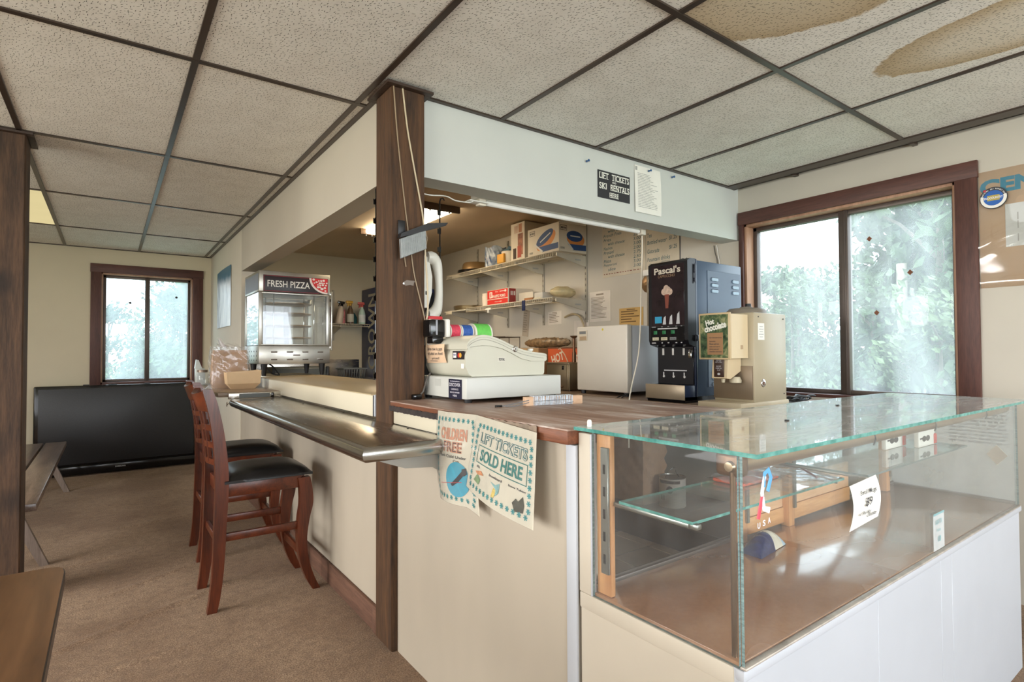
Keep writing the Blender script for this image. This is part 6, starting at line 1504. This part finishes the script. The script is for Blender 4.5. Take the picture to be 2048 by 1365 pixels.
t = thing('cappuccino_machine', 'tall black and navy cappuccino machine with a dark picture door', 'drink machine', (2.9, 2.05, ctz))
nav = mat('navy_black_enamel', (30, 40, 62), .3, var=.12, scale=4); nav2 = mat('slate_blue_side_enamel', (74, 90, 110), .33, var=.07, scale=3)
b = B(); b.rbox((2.685, 1.93, .92), (3.14, 2.19, 1.695), .006, 2); obj('cabinet', b, nav2, t)
b = B(); b.rbox((2.672, 1.926, .92), (2.692, 2.194, 1.70), .004, 2); obj('front_frame', b, nav, t)
b = B(); b.prism([(2.60, 1.24), (2.612, 1.215), (2.67, 1.20), (2.67, 1.70), (2.625, 1.70), (2.60, 1.685)], 'y', 1.922, 2.198, 0, False); door = obj('door', b, mat('satin_black_door', (20, 20, 26), .3), t)
b = B(); b.rbox((2.5985, 1.945, 1.325), (2.601, 2.175, 1.675), .0008, 1); obj('picture_panel', b, mat('dark_picture_panel', (42, 32, 36), .15, var=.3, scale=12), door)
dx = 2.598
b = B(); lettering(b, "Pascal's", (dx, 2.06, 1.645), -Y, Z, .185, .04, bold=.03); obj('lettering', b, mat('pale_gold_print', (206, 196, 180), .4), door)
b = B(); lettering(b, 'CAPPUCCINO', (dx, 2.065, 1.612), -Y, Z, .12, .016, bold=.01); obj('lettering', b, mat('bronze_print', (140, 110, 84), .4), door)
b = B()
for (u, v, r) in ((0, 0, .03), (.018, -.004, .022), (-.018, -.006, .022), (.005, .018, .018)): disc(b, (dx, 2.062 + u, 1.525 + v), -Y, Z, r, r * .9, eps=.0007 + .0001 * r)
obj('cream_print', b, mat('whipped_cream_print', (196, 170, 152), .4, var=.3, scale=60), door)
b = B(); b.add([(dx - .0012, 2.078, 1.505), (dx - .0012, 2.046, 1.505), (dx - .0012, 2.052, 1.425), (dx - .0012, 2.072, 1.425)], [(0, 1, 2, 3)]); obj('cup_print', b, mat('copper_cup_print', (126, 62, 46), .4), door)
b = B(); fl(b, (dx, 2.125, 1.36), -Y, Z, .05, .038); obj('blue_note', b, mat('bright_blue_note', (40, 150, 190), .5), door)
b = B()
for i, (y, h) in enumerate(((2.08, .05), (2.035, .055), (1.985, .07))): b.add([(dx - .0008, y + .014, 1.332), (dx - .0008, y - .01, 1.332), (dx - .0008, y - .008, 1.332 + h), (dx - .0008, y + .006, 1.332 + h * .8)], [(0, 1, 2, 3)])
obj('painted_window_glints', b, mat('pale_print', (196, 196, 198), .4), door)  # window reflections painted on the door as pale flat shapes
b = B(); b.rbox((2.5965, 1.945, 1.232), (2.6005, 2.18, 1.318), .001, 1); pnl = obj('button_panel', b, mat('gloss_button_panel', (16, 16, 20), .15), door)
for i in range(3):
    y = 2.145 - i * .062
    b = B(); b.rbox((2.5935, y - .013, 1.276), (2.597, y + .013, 1.297), .002); obj('green_button', b, mat('green_button', (28, 112, 66), .4), pnl)
    b = B(); fl(b, (2.5965, y, 1.25), -Y, Z, .045, .017); k_ = obj('flavour_label', b, mat('cream_label_%d' % (i % 2), (206, 198, 170), .5) if i < 2 else grey_pl, pnl)
    b = B(); lettering(b, ('VANILLA', 'Cappuccino', 'Hot Choc')[i], (2.5962, y, 1.25), -Y, Z, .034, .008, bold=.01); obj('lettering', b, ink, pnl)
b = B()
for z in (1.318, 1.226):
    for y, w in ((2.16, .03), (2.10, .01), (2.055, .012), (2.0, .012), (1.965, .01)): fl(b, (2.599, y, z), -Y, Z, w, .006)
fl(b, (2.5965, 2.06, 1.308), -Y, Z, .14, .006); obj('tick_marks', b, mat('pale_print', (196, 196, 198), .4), door)
b = B(); b.rbox((2.655, 1.9165, 1.62), (2.675, 1.923, 1.665), .002); b.rbox((2.655, 1.9165, 1.57), (2.675, 1.923, 1.59), .002); b.cyl((2.66, 1.915, 1.56), (2.66, 1.915, 1.67), .004, n=8); b.rbox((2.66, 1.912, 1.235), (2.69, 1.922, 1.27), .003); obj('hinge', b, mat('dark_hinge', (60, 64, 74), .3, .5), t)
b = B(); b.rbox((2.664, 1.935, .985), (2.673, 2.185, 1.21), .003, 1); low = obj('lower_panel', b, mat('satin_black_door', (20, 20, 26), .3), t)
for y in (2.145, 2.075, 2.0):
    b = B(); b.rbox((2.6625, y - .007, 1.155), (2.6645, y + .007, 1.195), .002); obj('nozzle_plate', b, mat('pale_plate_plastic', (206, 204, 200), .4), low)
    b = B(); b.lathe([(0, -.004), (.007, -.004), (.007, 0)], (2.664, y - .005, 1.03), 10, axis='x'); obj('nozzle', b, mat('pale_plate_plastic', (206, 204, 200), .4), low)
b = B(); fl(b, (2.664, 2.06, 1.066), -Y, Z, .16, .006)
for y in (2.145, 2.075, 2.0): fl(b, (2.6638, y - .002, 1.04), -Y, Z, .008, .03)
obj('lettering', b, mat('pale_print', (196, 196, 198), .4), low)
b = B(); b.rbox((2.647, 1.936, 1.14), (2.653, 1.958, 1.17), .002); b.tube([(2.65, 1.94, 1.168), (2.65, 1.94, 1.185), (2.65, 1.954, 1.185), (2.65, 1.954, 1.168)], .0018, 5); b.tube([(2.66, 1.935, 1.19), (2.65, 1.95, 1.19), (2.645, 1.975, 1.192)], .0025, 5); obj('padlock', b, chrome, low)
b = B(); b.rbox((2.575, 1.93, .898), (2.69, 2.20, .985), .004); tr2 = obj('drip_tray', b, nav, t)
b = B(); b.rbox((2.570, 1.928, .905), (2.576, 2.202, .988), .002); obj('tray_front', b, mat('brushed_grey_tray_front', (168, 152, 130), .35, .5), tr2)
b = B(); b.box((2.575, 1.93, ctz), (3.12, 2.19, .921)); obj('plinth', b, gloss_black, t)
ys1 = 1.9294
b = B(); b.rbox((2.79, 1.9265, .97), (3.125, 1.931, 1.645), .0015, 1); sp_ = obj('side_panel', b, nav2, t)
for zc in (1.585, 1.045):
    for x0 in (2.83, 3.04):
        for k in range(3):
            z = zc - k * .034
            b = B(); b.prism([(x0, z), (x0 + .055, z), (x0 + .06, z + .008), (x0 + .055, z + .018), (x0, z + .018), (x0 - .004, z + .008)], 'y', 1.9205, 1.9272); obj('louvre', b, mat('pale_blue_louvre', (150, 172, 190), .35), sp_)
            b = B(); b.box((x0, 1.9208, z + .017), (x0 + .055, 1.9272, z + .0205)); obj('louvre_gap', b, gloss_black, sp_)
b = B(); b.lathe([(0, 0), (.02, 0), (.022, .004), (.02, .008), (0, .01)], (2.80, 2.08, 1.695), 12)
for k in range(6): b.tube([(2.80, 2.08, 1.70), (2.80 + .025 * math.cos(k), 2.08 + .025 * math.sin(k), 1.735)], .003, 5)
o = obj('fastener_knob', b, gloss_black, t)

t = thing('hot_chocolate_machine', 'tan hot chocolate dispenser with green picture panel by the window', 'drink machine', (2.75, 1.66, ctz))
tan_m = mat('tan_dispenser_enamel', (176, 164, 138), .38, var=.05, scale=4); beige = mat('beige_dispenser_plastic', (216, 196, 160), .4, var=.03)
hy0, hy1 = 1.545, 1.775
b = B(); b.rbox((2.62, hy0, .915), (2.93, hy1, 1.372), .008, 2); obj('cabinet', b, tan_m, t)
b = B(); b.rbox((2.612, hy0 + .008, .93), (2.622, hy1 - .002, 1.10), .002); obj('splash_panel', b, mat('taupe_splash', (132, 116, 96), .35, .3), t)
b = B(); b.prism([(2.615, 1.36), (2.47, 1.36), (2.47, 1.14), (2.56, 1.14), (2.615, 1.14)], 'y', 1.575, 1.745); front_ = obj('hood', b, beige, t)
b = B(); b.prism([(2.615, 1.142), (2.50, 1.142), (2.49, 1.04), (2.52, 1.035), (2.615, 1.075)], 'y', 1.615, 1.70); obj('spout_cover', b, beige, t)
b = B(); b.rbox((2.458, 1.575, 1.134), (2.471, 1.752, 1.368), .003); fr = obj('panel_frame', b, mat('tan_panel_frame', (196, 172, 132), .4), t)
b = B(); b.rbox((2.4565, 1.585, 1.143), (2.4585, 1.742, 1.359), .0006, 1)
m, tt = new_mat('leafy_picture_print'); g = G(tt)
n1 = g.noise(g.pos(), 24, 4, .6, .8); cc = g.ramp(n1, [(.3, rgb(36, 54, 40)), (.5, rgb(78, 98, 66)), (.66, rgb(150, 150, 108)), (.8, rgb(206, 196, 160))]); g.out(g.pbsdf(cc, .2)); obj('picture', b, m, fr)
b = B(); u_ = (-Y * math.cos(.2) + Z * math.sin(.2)); v_ = (Y * math.sin(.2) + Z * math.cos(.2))
lettering(b, 'Hot', (2.4562, 1.685, 1.322), u_, v_, .05, .028, bold=.05); lettering(b, 'chocolate', (2.4562, 1.655, 1.298), u_, v_, .125, .034, bold=.05); obj('lettering', b, mat('panel_white_print', (226, 226, 214), .4), fr)
b = B(); b.rbox((2.4545, 1.612, 1.158), (2.4562, 1.70, 1.268), .0004, 1); nt2 = obj('brown_note', b, mat('brown_note_card', (156, 118, 82), .8), fr)
b = B()
for s_, z, w in (('Hot Chocolate Syrup', 1.243, .07), ('Instructions:', 1.226, .036), ('Please add hot', 1.212, .055), ('water and cup as', 1.198, .06), ('thirty and stir', 1.185, .055), ('chocolate and enjoy', 1.173, .07)): lettering(b, s_, (2.4545, 1.688 - w / 2, z), -Y, Z, w, .009, bold=.004, shear=.2)
obj('lettering', b, ink, nt2)
b = B(); b.rbox((2.486, 1.63, 1.045), (2.4905, 1.685, 1.14), .001); d_ = obj('brown_label', b, mat('dark_brown_label', (62, 42, 34), .4), t)
b = B()
for s_, z, w in (('LIGHTED', 1.13, .03), ('UNTIL FULL', 1.121, .038), ('DO NOT', 1.10, .028), ('OVER FILL', 1.09, .035), ('CUP', 1.08, .018)): lettering(b, s_, (2.486, 1.657, z), -Y, Z, w, .006, bold=.015)
disc(b, (2.486, 1.657, 1.061), -Y, Z, .008, .006); obj('lettering', b, mat('pale_print', (196, 196, 198), .4), d_)
b = B(); b.cyl((2.55, 1.675, 1.04), (2.55, 1.675, 1.015), .012, .008, 12); obj('spout', b, mat('ivory_spout', (196, 186, 160), .4), t)
b = B(); b.lathe([(0, 0), (.028, 0), (.03, .012), (.022, .03), (0, .03)], (2.58, 1.625, 1.015), 18); obj('mixing_bowl', b, mat('ivory_spout', (196, 186, 160), .4), t)
b = B(); b.rbox((2.49, 1.54, ctz), (2.94, 1.785, .918), .003); obj('base_tray', b, mat('cream_base_tray', (206, 192, 164), .45), t)
b = B(); b.lathe([(0, .04), (.03, .04), (.034, .034), (.085, .03), (.10, .016), (.102, 0), (0, 0)], (2.76, 1.67, 1.372), 28); obj('hopper_lid', b, mat('grey_hopper_lid', (120, 112, 100), .4), t)
b = B(); b.lathe([(0, .052), (.014, .05), (.016, .03), (0, .03)], (2.78, 1.67, 1.38), 14); obj('lid_knob', b, black_pl, t)
b = B(); fl(b, (2.685, hy0, 1.275), X, Z, .06, .085); sticker = obj('instruction_label', b, paper, t)
b = B()
for i in range(5): fl(b, (2.685, hy0 - .0007, 1.30 - i * .013), X, Z, .03 + .012 * (i % 2), .003)
obj('label_lines', b, ink_l, sticker)
b = B(); b.lathe([(.0, -.002), (.016, -.004), (.02, -.002), (.021, 0)], (2.70, hy0, 1.012), 20, axis='y'); obj('lock_ring', b, chrome, t)
b = B(); b.lathe([(0, -.006), (.009, -.006), (.009, 0)], (2.70, hy0 - .0005, 1.012), 12, axis='y'); obj('lock', b, mat('brown_lock', (120, 84, 64), .4, .4), t)
b = B()
for x, z in ((2.66, 1.35), (2.90, 1.345), (2.90, .95)): b.lathe([(0, -.002), (.004, -.002), (.004, 0)], (x, hy0, z), 8, axis='y')
obj('screws', b, ink, t)
b = B(); b.rbox((2.55, 1.5735, 1.185), (2.57, 1.5752, 1.205), .0005, 1); obj('latch_hole', b, mat('tan_slot', (176, 150, 118), .5), front_)
t = thing('power_cable', 'coiled dark power cable lying on the counter beside the hot chocolate machine', 'cable', (3.1, 1.6, ctz))
b = B(); pts = []
for k in range(60):
    a = k * .52; r = .045 + .012 * math.sin(k * 1.3); pts.append((3.06 + .06 * math.cos(a) + .0018 * k, 1.60 + r * math.sin(a) - .0005 * k, ctz + .006 + .018 * (1 + math.sin(k * .9)) * .5 + .0003 * k))
b.tube(interp([(2.95, 1.62, .93), (2.98, 1.60, .90)] + pts, 3), .0048, 6); obj('lead', b, black_pl, t)
# cup dispenser
t = thing('cup_dispenser', 'steel cup dispenser tube on the wall between the menu and the black machine', 'dispenser', (3.36, 2.80, 1.3))
b = B(); b.cyl((3.36, 2.80, 1.25), (3.36, 2.80, 1.755), .043, n=20); obj('tube', b, st_z, t)
b = B(); b.cyl((3.36, 2.715, 1.25), (3.36, 2.715, 1.755), .036, n=20); obj('tube', b, st_z, t)
b = B(); b.rbox((3.30, 2.665, 1.755), (3.415, 2.845, 1.80), .004); obj('top_bracket', b, white_pl, t)
t = thing('saucepan_lid', 'brown round lid hanging on the wall beside the steel cup dispenser', 'lid', (3.4, 2.89, 1.65))
b = B(); b.lathe([(0, -.025), (.015, -.025), (.018, -.012), (.06, -.006), (.072, 0), (0, 0)], (3.414, 2.885, 1.71), 26, axis='x'); obj('lid_disc', b, mat('copper_brown_lid', (140, 112, 80), .35, .6), t)

# steamer, hot dog box, crumpled cloth, rack
t = thing('steamer', 'stainless counter steamer with black dial left of the refrigerator', 'steamer', (2.9, 3.2, ctz))
b = B(); b.rbox((2.75, 3.075, ctz + .006), (3.05, 3.335, 1.092), .004); obj('cabinet', b, steel('dull_steamer_steel', (168, 154, 130), .35, 'z'), t)
b = B(); b.rbox((2.744, 3.085, ctz + .006), (2.751, 3.10, 1.09), .002); b.rbox((2.744, 3.07, 1.085), (3.055, 3.34, 1.098), .003); obj('trim', b, steel('dull_steamer_steel', (168, 154, 130), .35, 'z'), t)
b = B(); b.lathe([(0, -.02), (.016, -.02), (.02, 0), (0, 0)], (2.749, 3.255, .965), 16, axis='x'); obj('dial', b, gloss_black, t)
b = B(); b.rbox((2.742, 3.135, 1.045), (2.75, 3.15, 1.075), .002); obj('switch', b, gloss_black, t)
b = B(); b.tube([(2.74, 3.14, .92), (2.735, 3.18, .91), (2.74, 3.21, .90)], .006, 6); obj('tap', b, mat('dark_bronze_cap', (112, 82, 58), .35, .6), t)
for x in (2.77, 3.03):
    for y in (3.09, 3.32): b = B(); b.lathe([(0, 0), (.01, 0), (.01, .007), (0, .007)], (x, y, ctz), 8); obj('foot', b, black_pl, t)
b = B(); b.cyl((2.86, 3.142, 1.098), (2.86, 3.142, 1.175), .015, n=14); b.cyl((2.86, 3.142, 1.17), (2.86, 3.142, 1.285), .011, n=14); b.lathe([(.011, 0), (.028, .012), (.03, .02), (0, .022)], (2.86, 3.142, 1.28), 16); obj('pump_plunger', b, mat('dark_bronze_cap', (112, 82, 58), .35, .6), t)
b = B(); b.tube([(2.84, 3.19, 1.10), (2.85, 3.24, 1.16), (2.85, 3.29, 1.205), (2.85, 3.31, 1.20)], .004, 6); obj('wand', b, mat('bone_wand', (206, 190, 160), .4), t)
t = thing('hot_dog_box', 'orange hot dog box standing behind the stainless steamer', 'box', (3.2, 3.4, ctz))
b = B(); b.rbox((3.08, 3.17, ctz), (3.26, 3.72, 1.215), .004); obj('carton', b, mat('orange_red_box', (192, 84, 40), .55, var=.08), t)
b = B(); b.rbox((3.079, 3.165, 1.205), (3.262, 3.725, 1.218), .003); obj('brown_rim', b, mat('brown_rim', (110, 70, 46), .6), t)
b = B(); u_ = (-Y * math.cos(.3) + Z * math.sin(.3)); v_ = (Y * math.sin(.3) + Z * math.cos(.3)); lettering(b, 'HOT', (3.08, 3.59, 1.13), u_, v_, .16, .075, bold=.03); lettering(b, 'DOG', (3.08, 3.28, 1.14), u_, v_, .17, .075, bold=.03); obj('lettering', b, mat('pale_box_print', (214, 200, 176), .5), t)
b = B(); fl(b, (3.08, 3.69, .98), -Y, Z, .05, .12); obj('yellow_panel', b, mat('mustard_print', (196, 172, 56), .6), t)
t = thing('crumpled_wrap', 'crumpled brown foil wrap lying on top of the cardboard box', 'wrap', (3.2, 3.8, 1.2))
b = B(); b.grid(lambda u, v: (3.16 + (.05 * math.sin(PI * v) + .012) * math.cos(2 * PI * u), 3.52 + .62 * v, 1.262 + (.035 * math.sin(PI * v) ** .5 + .01) * math.sin(2 * PI * u) + .008 * math.sin(u * 40 + v * 51) * math.sin(v * 23)), 24, 40); obj('wrap', b, mat('brown_mottled_wrap', (120, 96, 66), .4, var=.6, scale=30), t)
t = carton('carton', 'open brown cardboard box behind the cash register on the back counter', (3.0, 3.75, ctz), (3.3, 4.4, 1.215), mat('brown_cardboard', (168, 134, 92), .8, var=.05))
t = thing('wire_rack', 'thin dark wire rack standing beyond the cardboard box', 'rack', (3.1, 4.5, ctz))
b = B()
for y in (4.42, 4.6, 4.78):
    b.tube([(2.95, y, ctz + .004), (2.95, y, 1.33), (3.3, y, 1.33), (3.3, y, ctz + .004)], .005, 6)
for x, z in ((2.95, 1.33), (3.3, 1.33), (2.95, 1.1), (3.3, 1.1), (3.12, 1.33)): b.tube([(x, 4.42, z), (x, 4.78, z)], .005, 6)
obj('frame', b, mat('dark_brown_wire', (76, 62, 50), .4, .4), t)
t = thing('wall_hose', 'curved tan pipe on the wall above the refrigerator corner', 'pipe', (3.39, 3.5, 1.4))
b = B(); b.tube(interp([(3.40, 3.86, 1.50), (3.38, 3.74, 1.52), (3.38, 3.65, 1.50), (3.38, 3.60, 1.44), (3.39, 3.585, 1.36), (3.40, 3.58, 1.25)], 6), .009, 8); obj('pipe', b, mat('tan_pipe', (176, 158, 124), .4), t)

# ---------------------------------------------------------------- under the counter
t = thing('paper_bag', 'tall crumpled brown paper bag on the low shelf under the back counter', 'bag', (3.0, 2.64, .155))
b = bagmesh((2.88, 2.50, .155), (3.10, 2.78, .60), .010, 5, -.06); b.box((2.89, 2.52, .5), (3.08, 2.76, .504)); obj('paper', b, mat('brown_grocery_paper', (178, 142, 110), .85, var=.15, scale=7, bump=.5, bscale=30), t)
t = thing('paint_can', 'white and black labelled paint can on the low shelf under the counter', 'paint can', (3.1, 2.50, .155))
b = B(); b.lathe([(0, 0), (.085, 0), (.088, .004), (.086, .01), (.086, .18), (.088, .184), (.088, .19)], (3.04, 2.385, .155), 30); obj('can_body', b, mat('white_can_label', (214, 210, 202), .45, var=.05), t)
b = B(); b.lathe([(.0895, .188), (.09, .194), (.08, .195), (.078, .188), (0, .187)], (3.04, 2.385, .155), 30); obj('can_rim', b, steel('can_rim_steel', (150, 148, 144), .3, 'z'), t)
b = B()
for a0, a1, z0, z1 in ((PI * .85, PI * 1.4, .158, .178), (PI * .9, PI * .96, .05, .08), (PI * .98, PI * 1.02, .05, .08)):
    pts = []
    for k in range(11): a = a0 + (a1 - a0) * k / 10; pts += [(3.04 + .0868 * math.cos(a), 2.385 + .0868 * math.sin(a), .155 + z0), (3.04 + .0868 * math.cos(a), 2.385 + .0868 * math.sin(a), .155 + z1)]
    b.add(pts, [(2 * k, 2 * k + 2, 2 * k + 3, 2 * k + 1) for k in range(10)])
obj('black_print', b, ink, t)
b = B(); a = PI * 1.15; disc(b, (3.04 + .0872 * math.cos(a), 2.385 + .0872 * math.sin(a), .155 + .12), Vector((-math.sin(a), math.cos(a), 0)) * -1, Z, .022, .024, eps=-.0008); obj('black_disc', b, ink, t)
b = B(); b.tube(interp([(2.956, 2.385, .32), (2.97, 2.37, .38), (3.02, 2.35, .415), (3.07, 2.37, .36), (3.11, 2.33, .30)], 5), .0018, 5); obj('bail', b, gloss_black, t)
t = thing('power_cable', 'black cable hanging down the wall under the back counter', 'cable', (3.38, 1.85, .3))
b = B(); b.tube(interp([(3.39, 1.92, .84), (3.385, 1.90, .6), (3.38, 1.86, .42), (3.37, 1.85, .3), (3.3, 1.86, .17)], 5), .006, 7); obj('lead', b, black_pl, t)
b = B(); b.rbox((2.0, 1.4, .013), (2.035, 1.52, .03), .006); b.tube([(2.02, 1.5, .03), (2.1, 1.6, .03), (2.2, 1.62, .03)], .006, 6); tag(obj('floor_scrap', b, mat('brown_scrap', (104, 78, 56), .7)), 'brown scrap of wood and cord lying on the kitchen tiles', 'scrap')
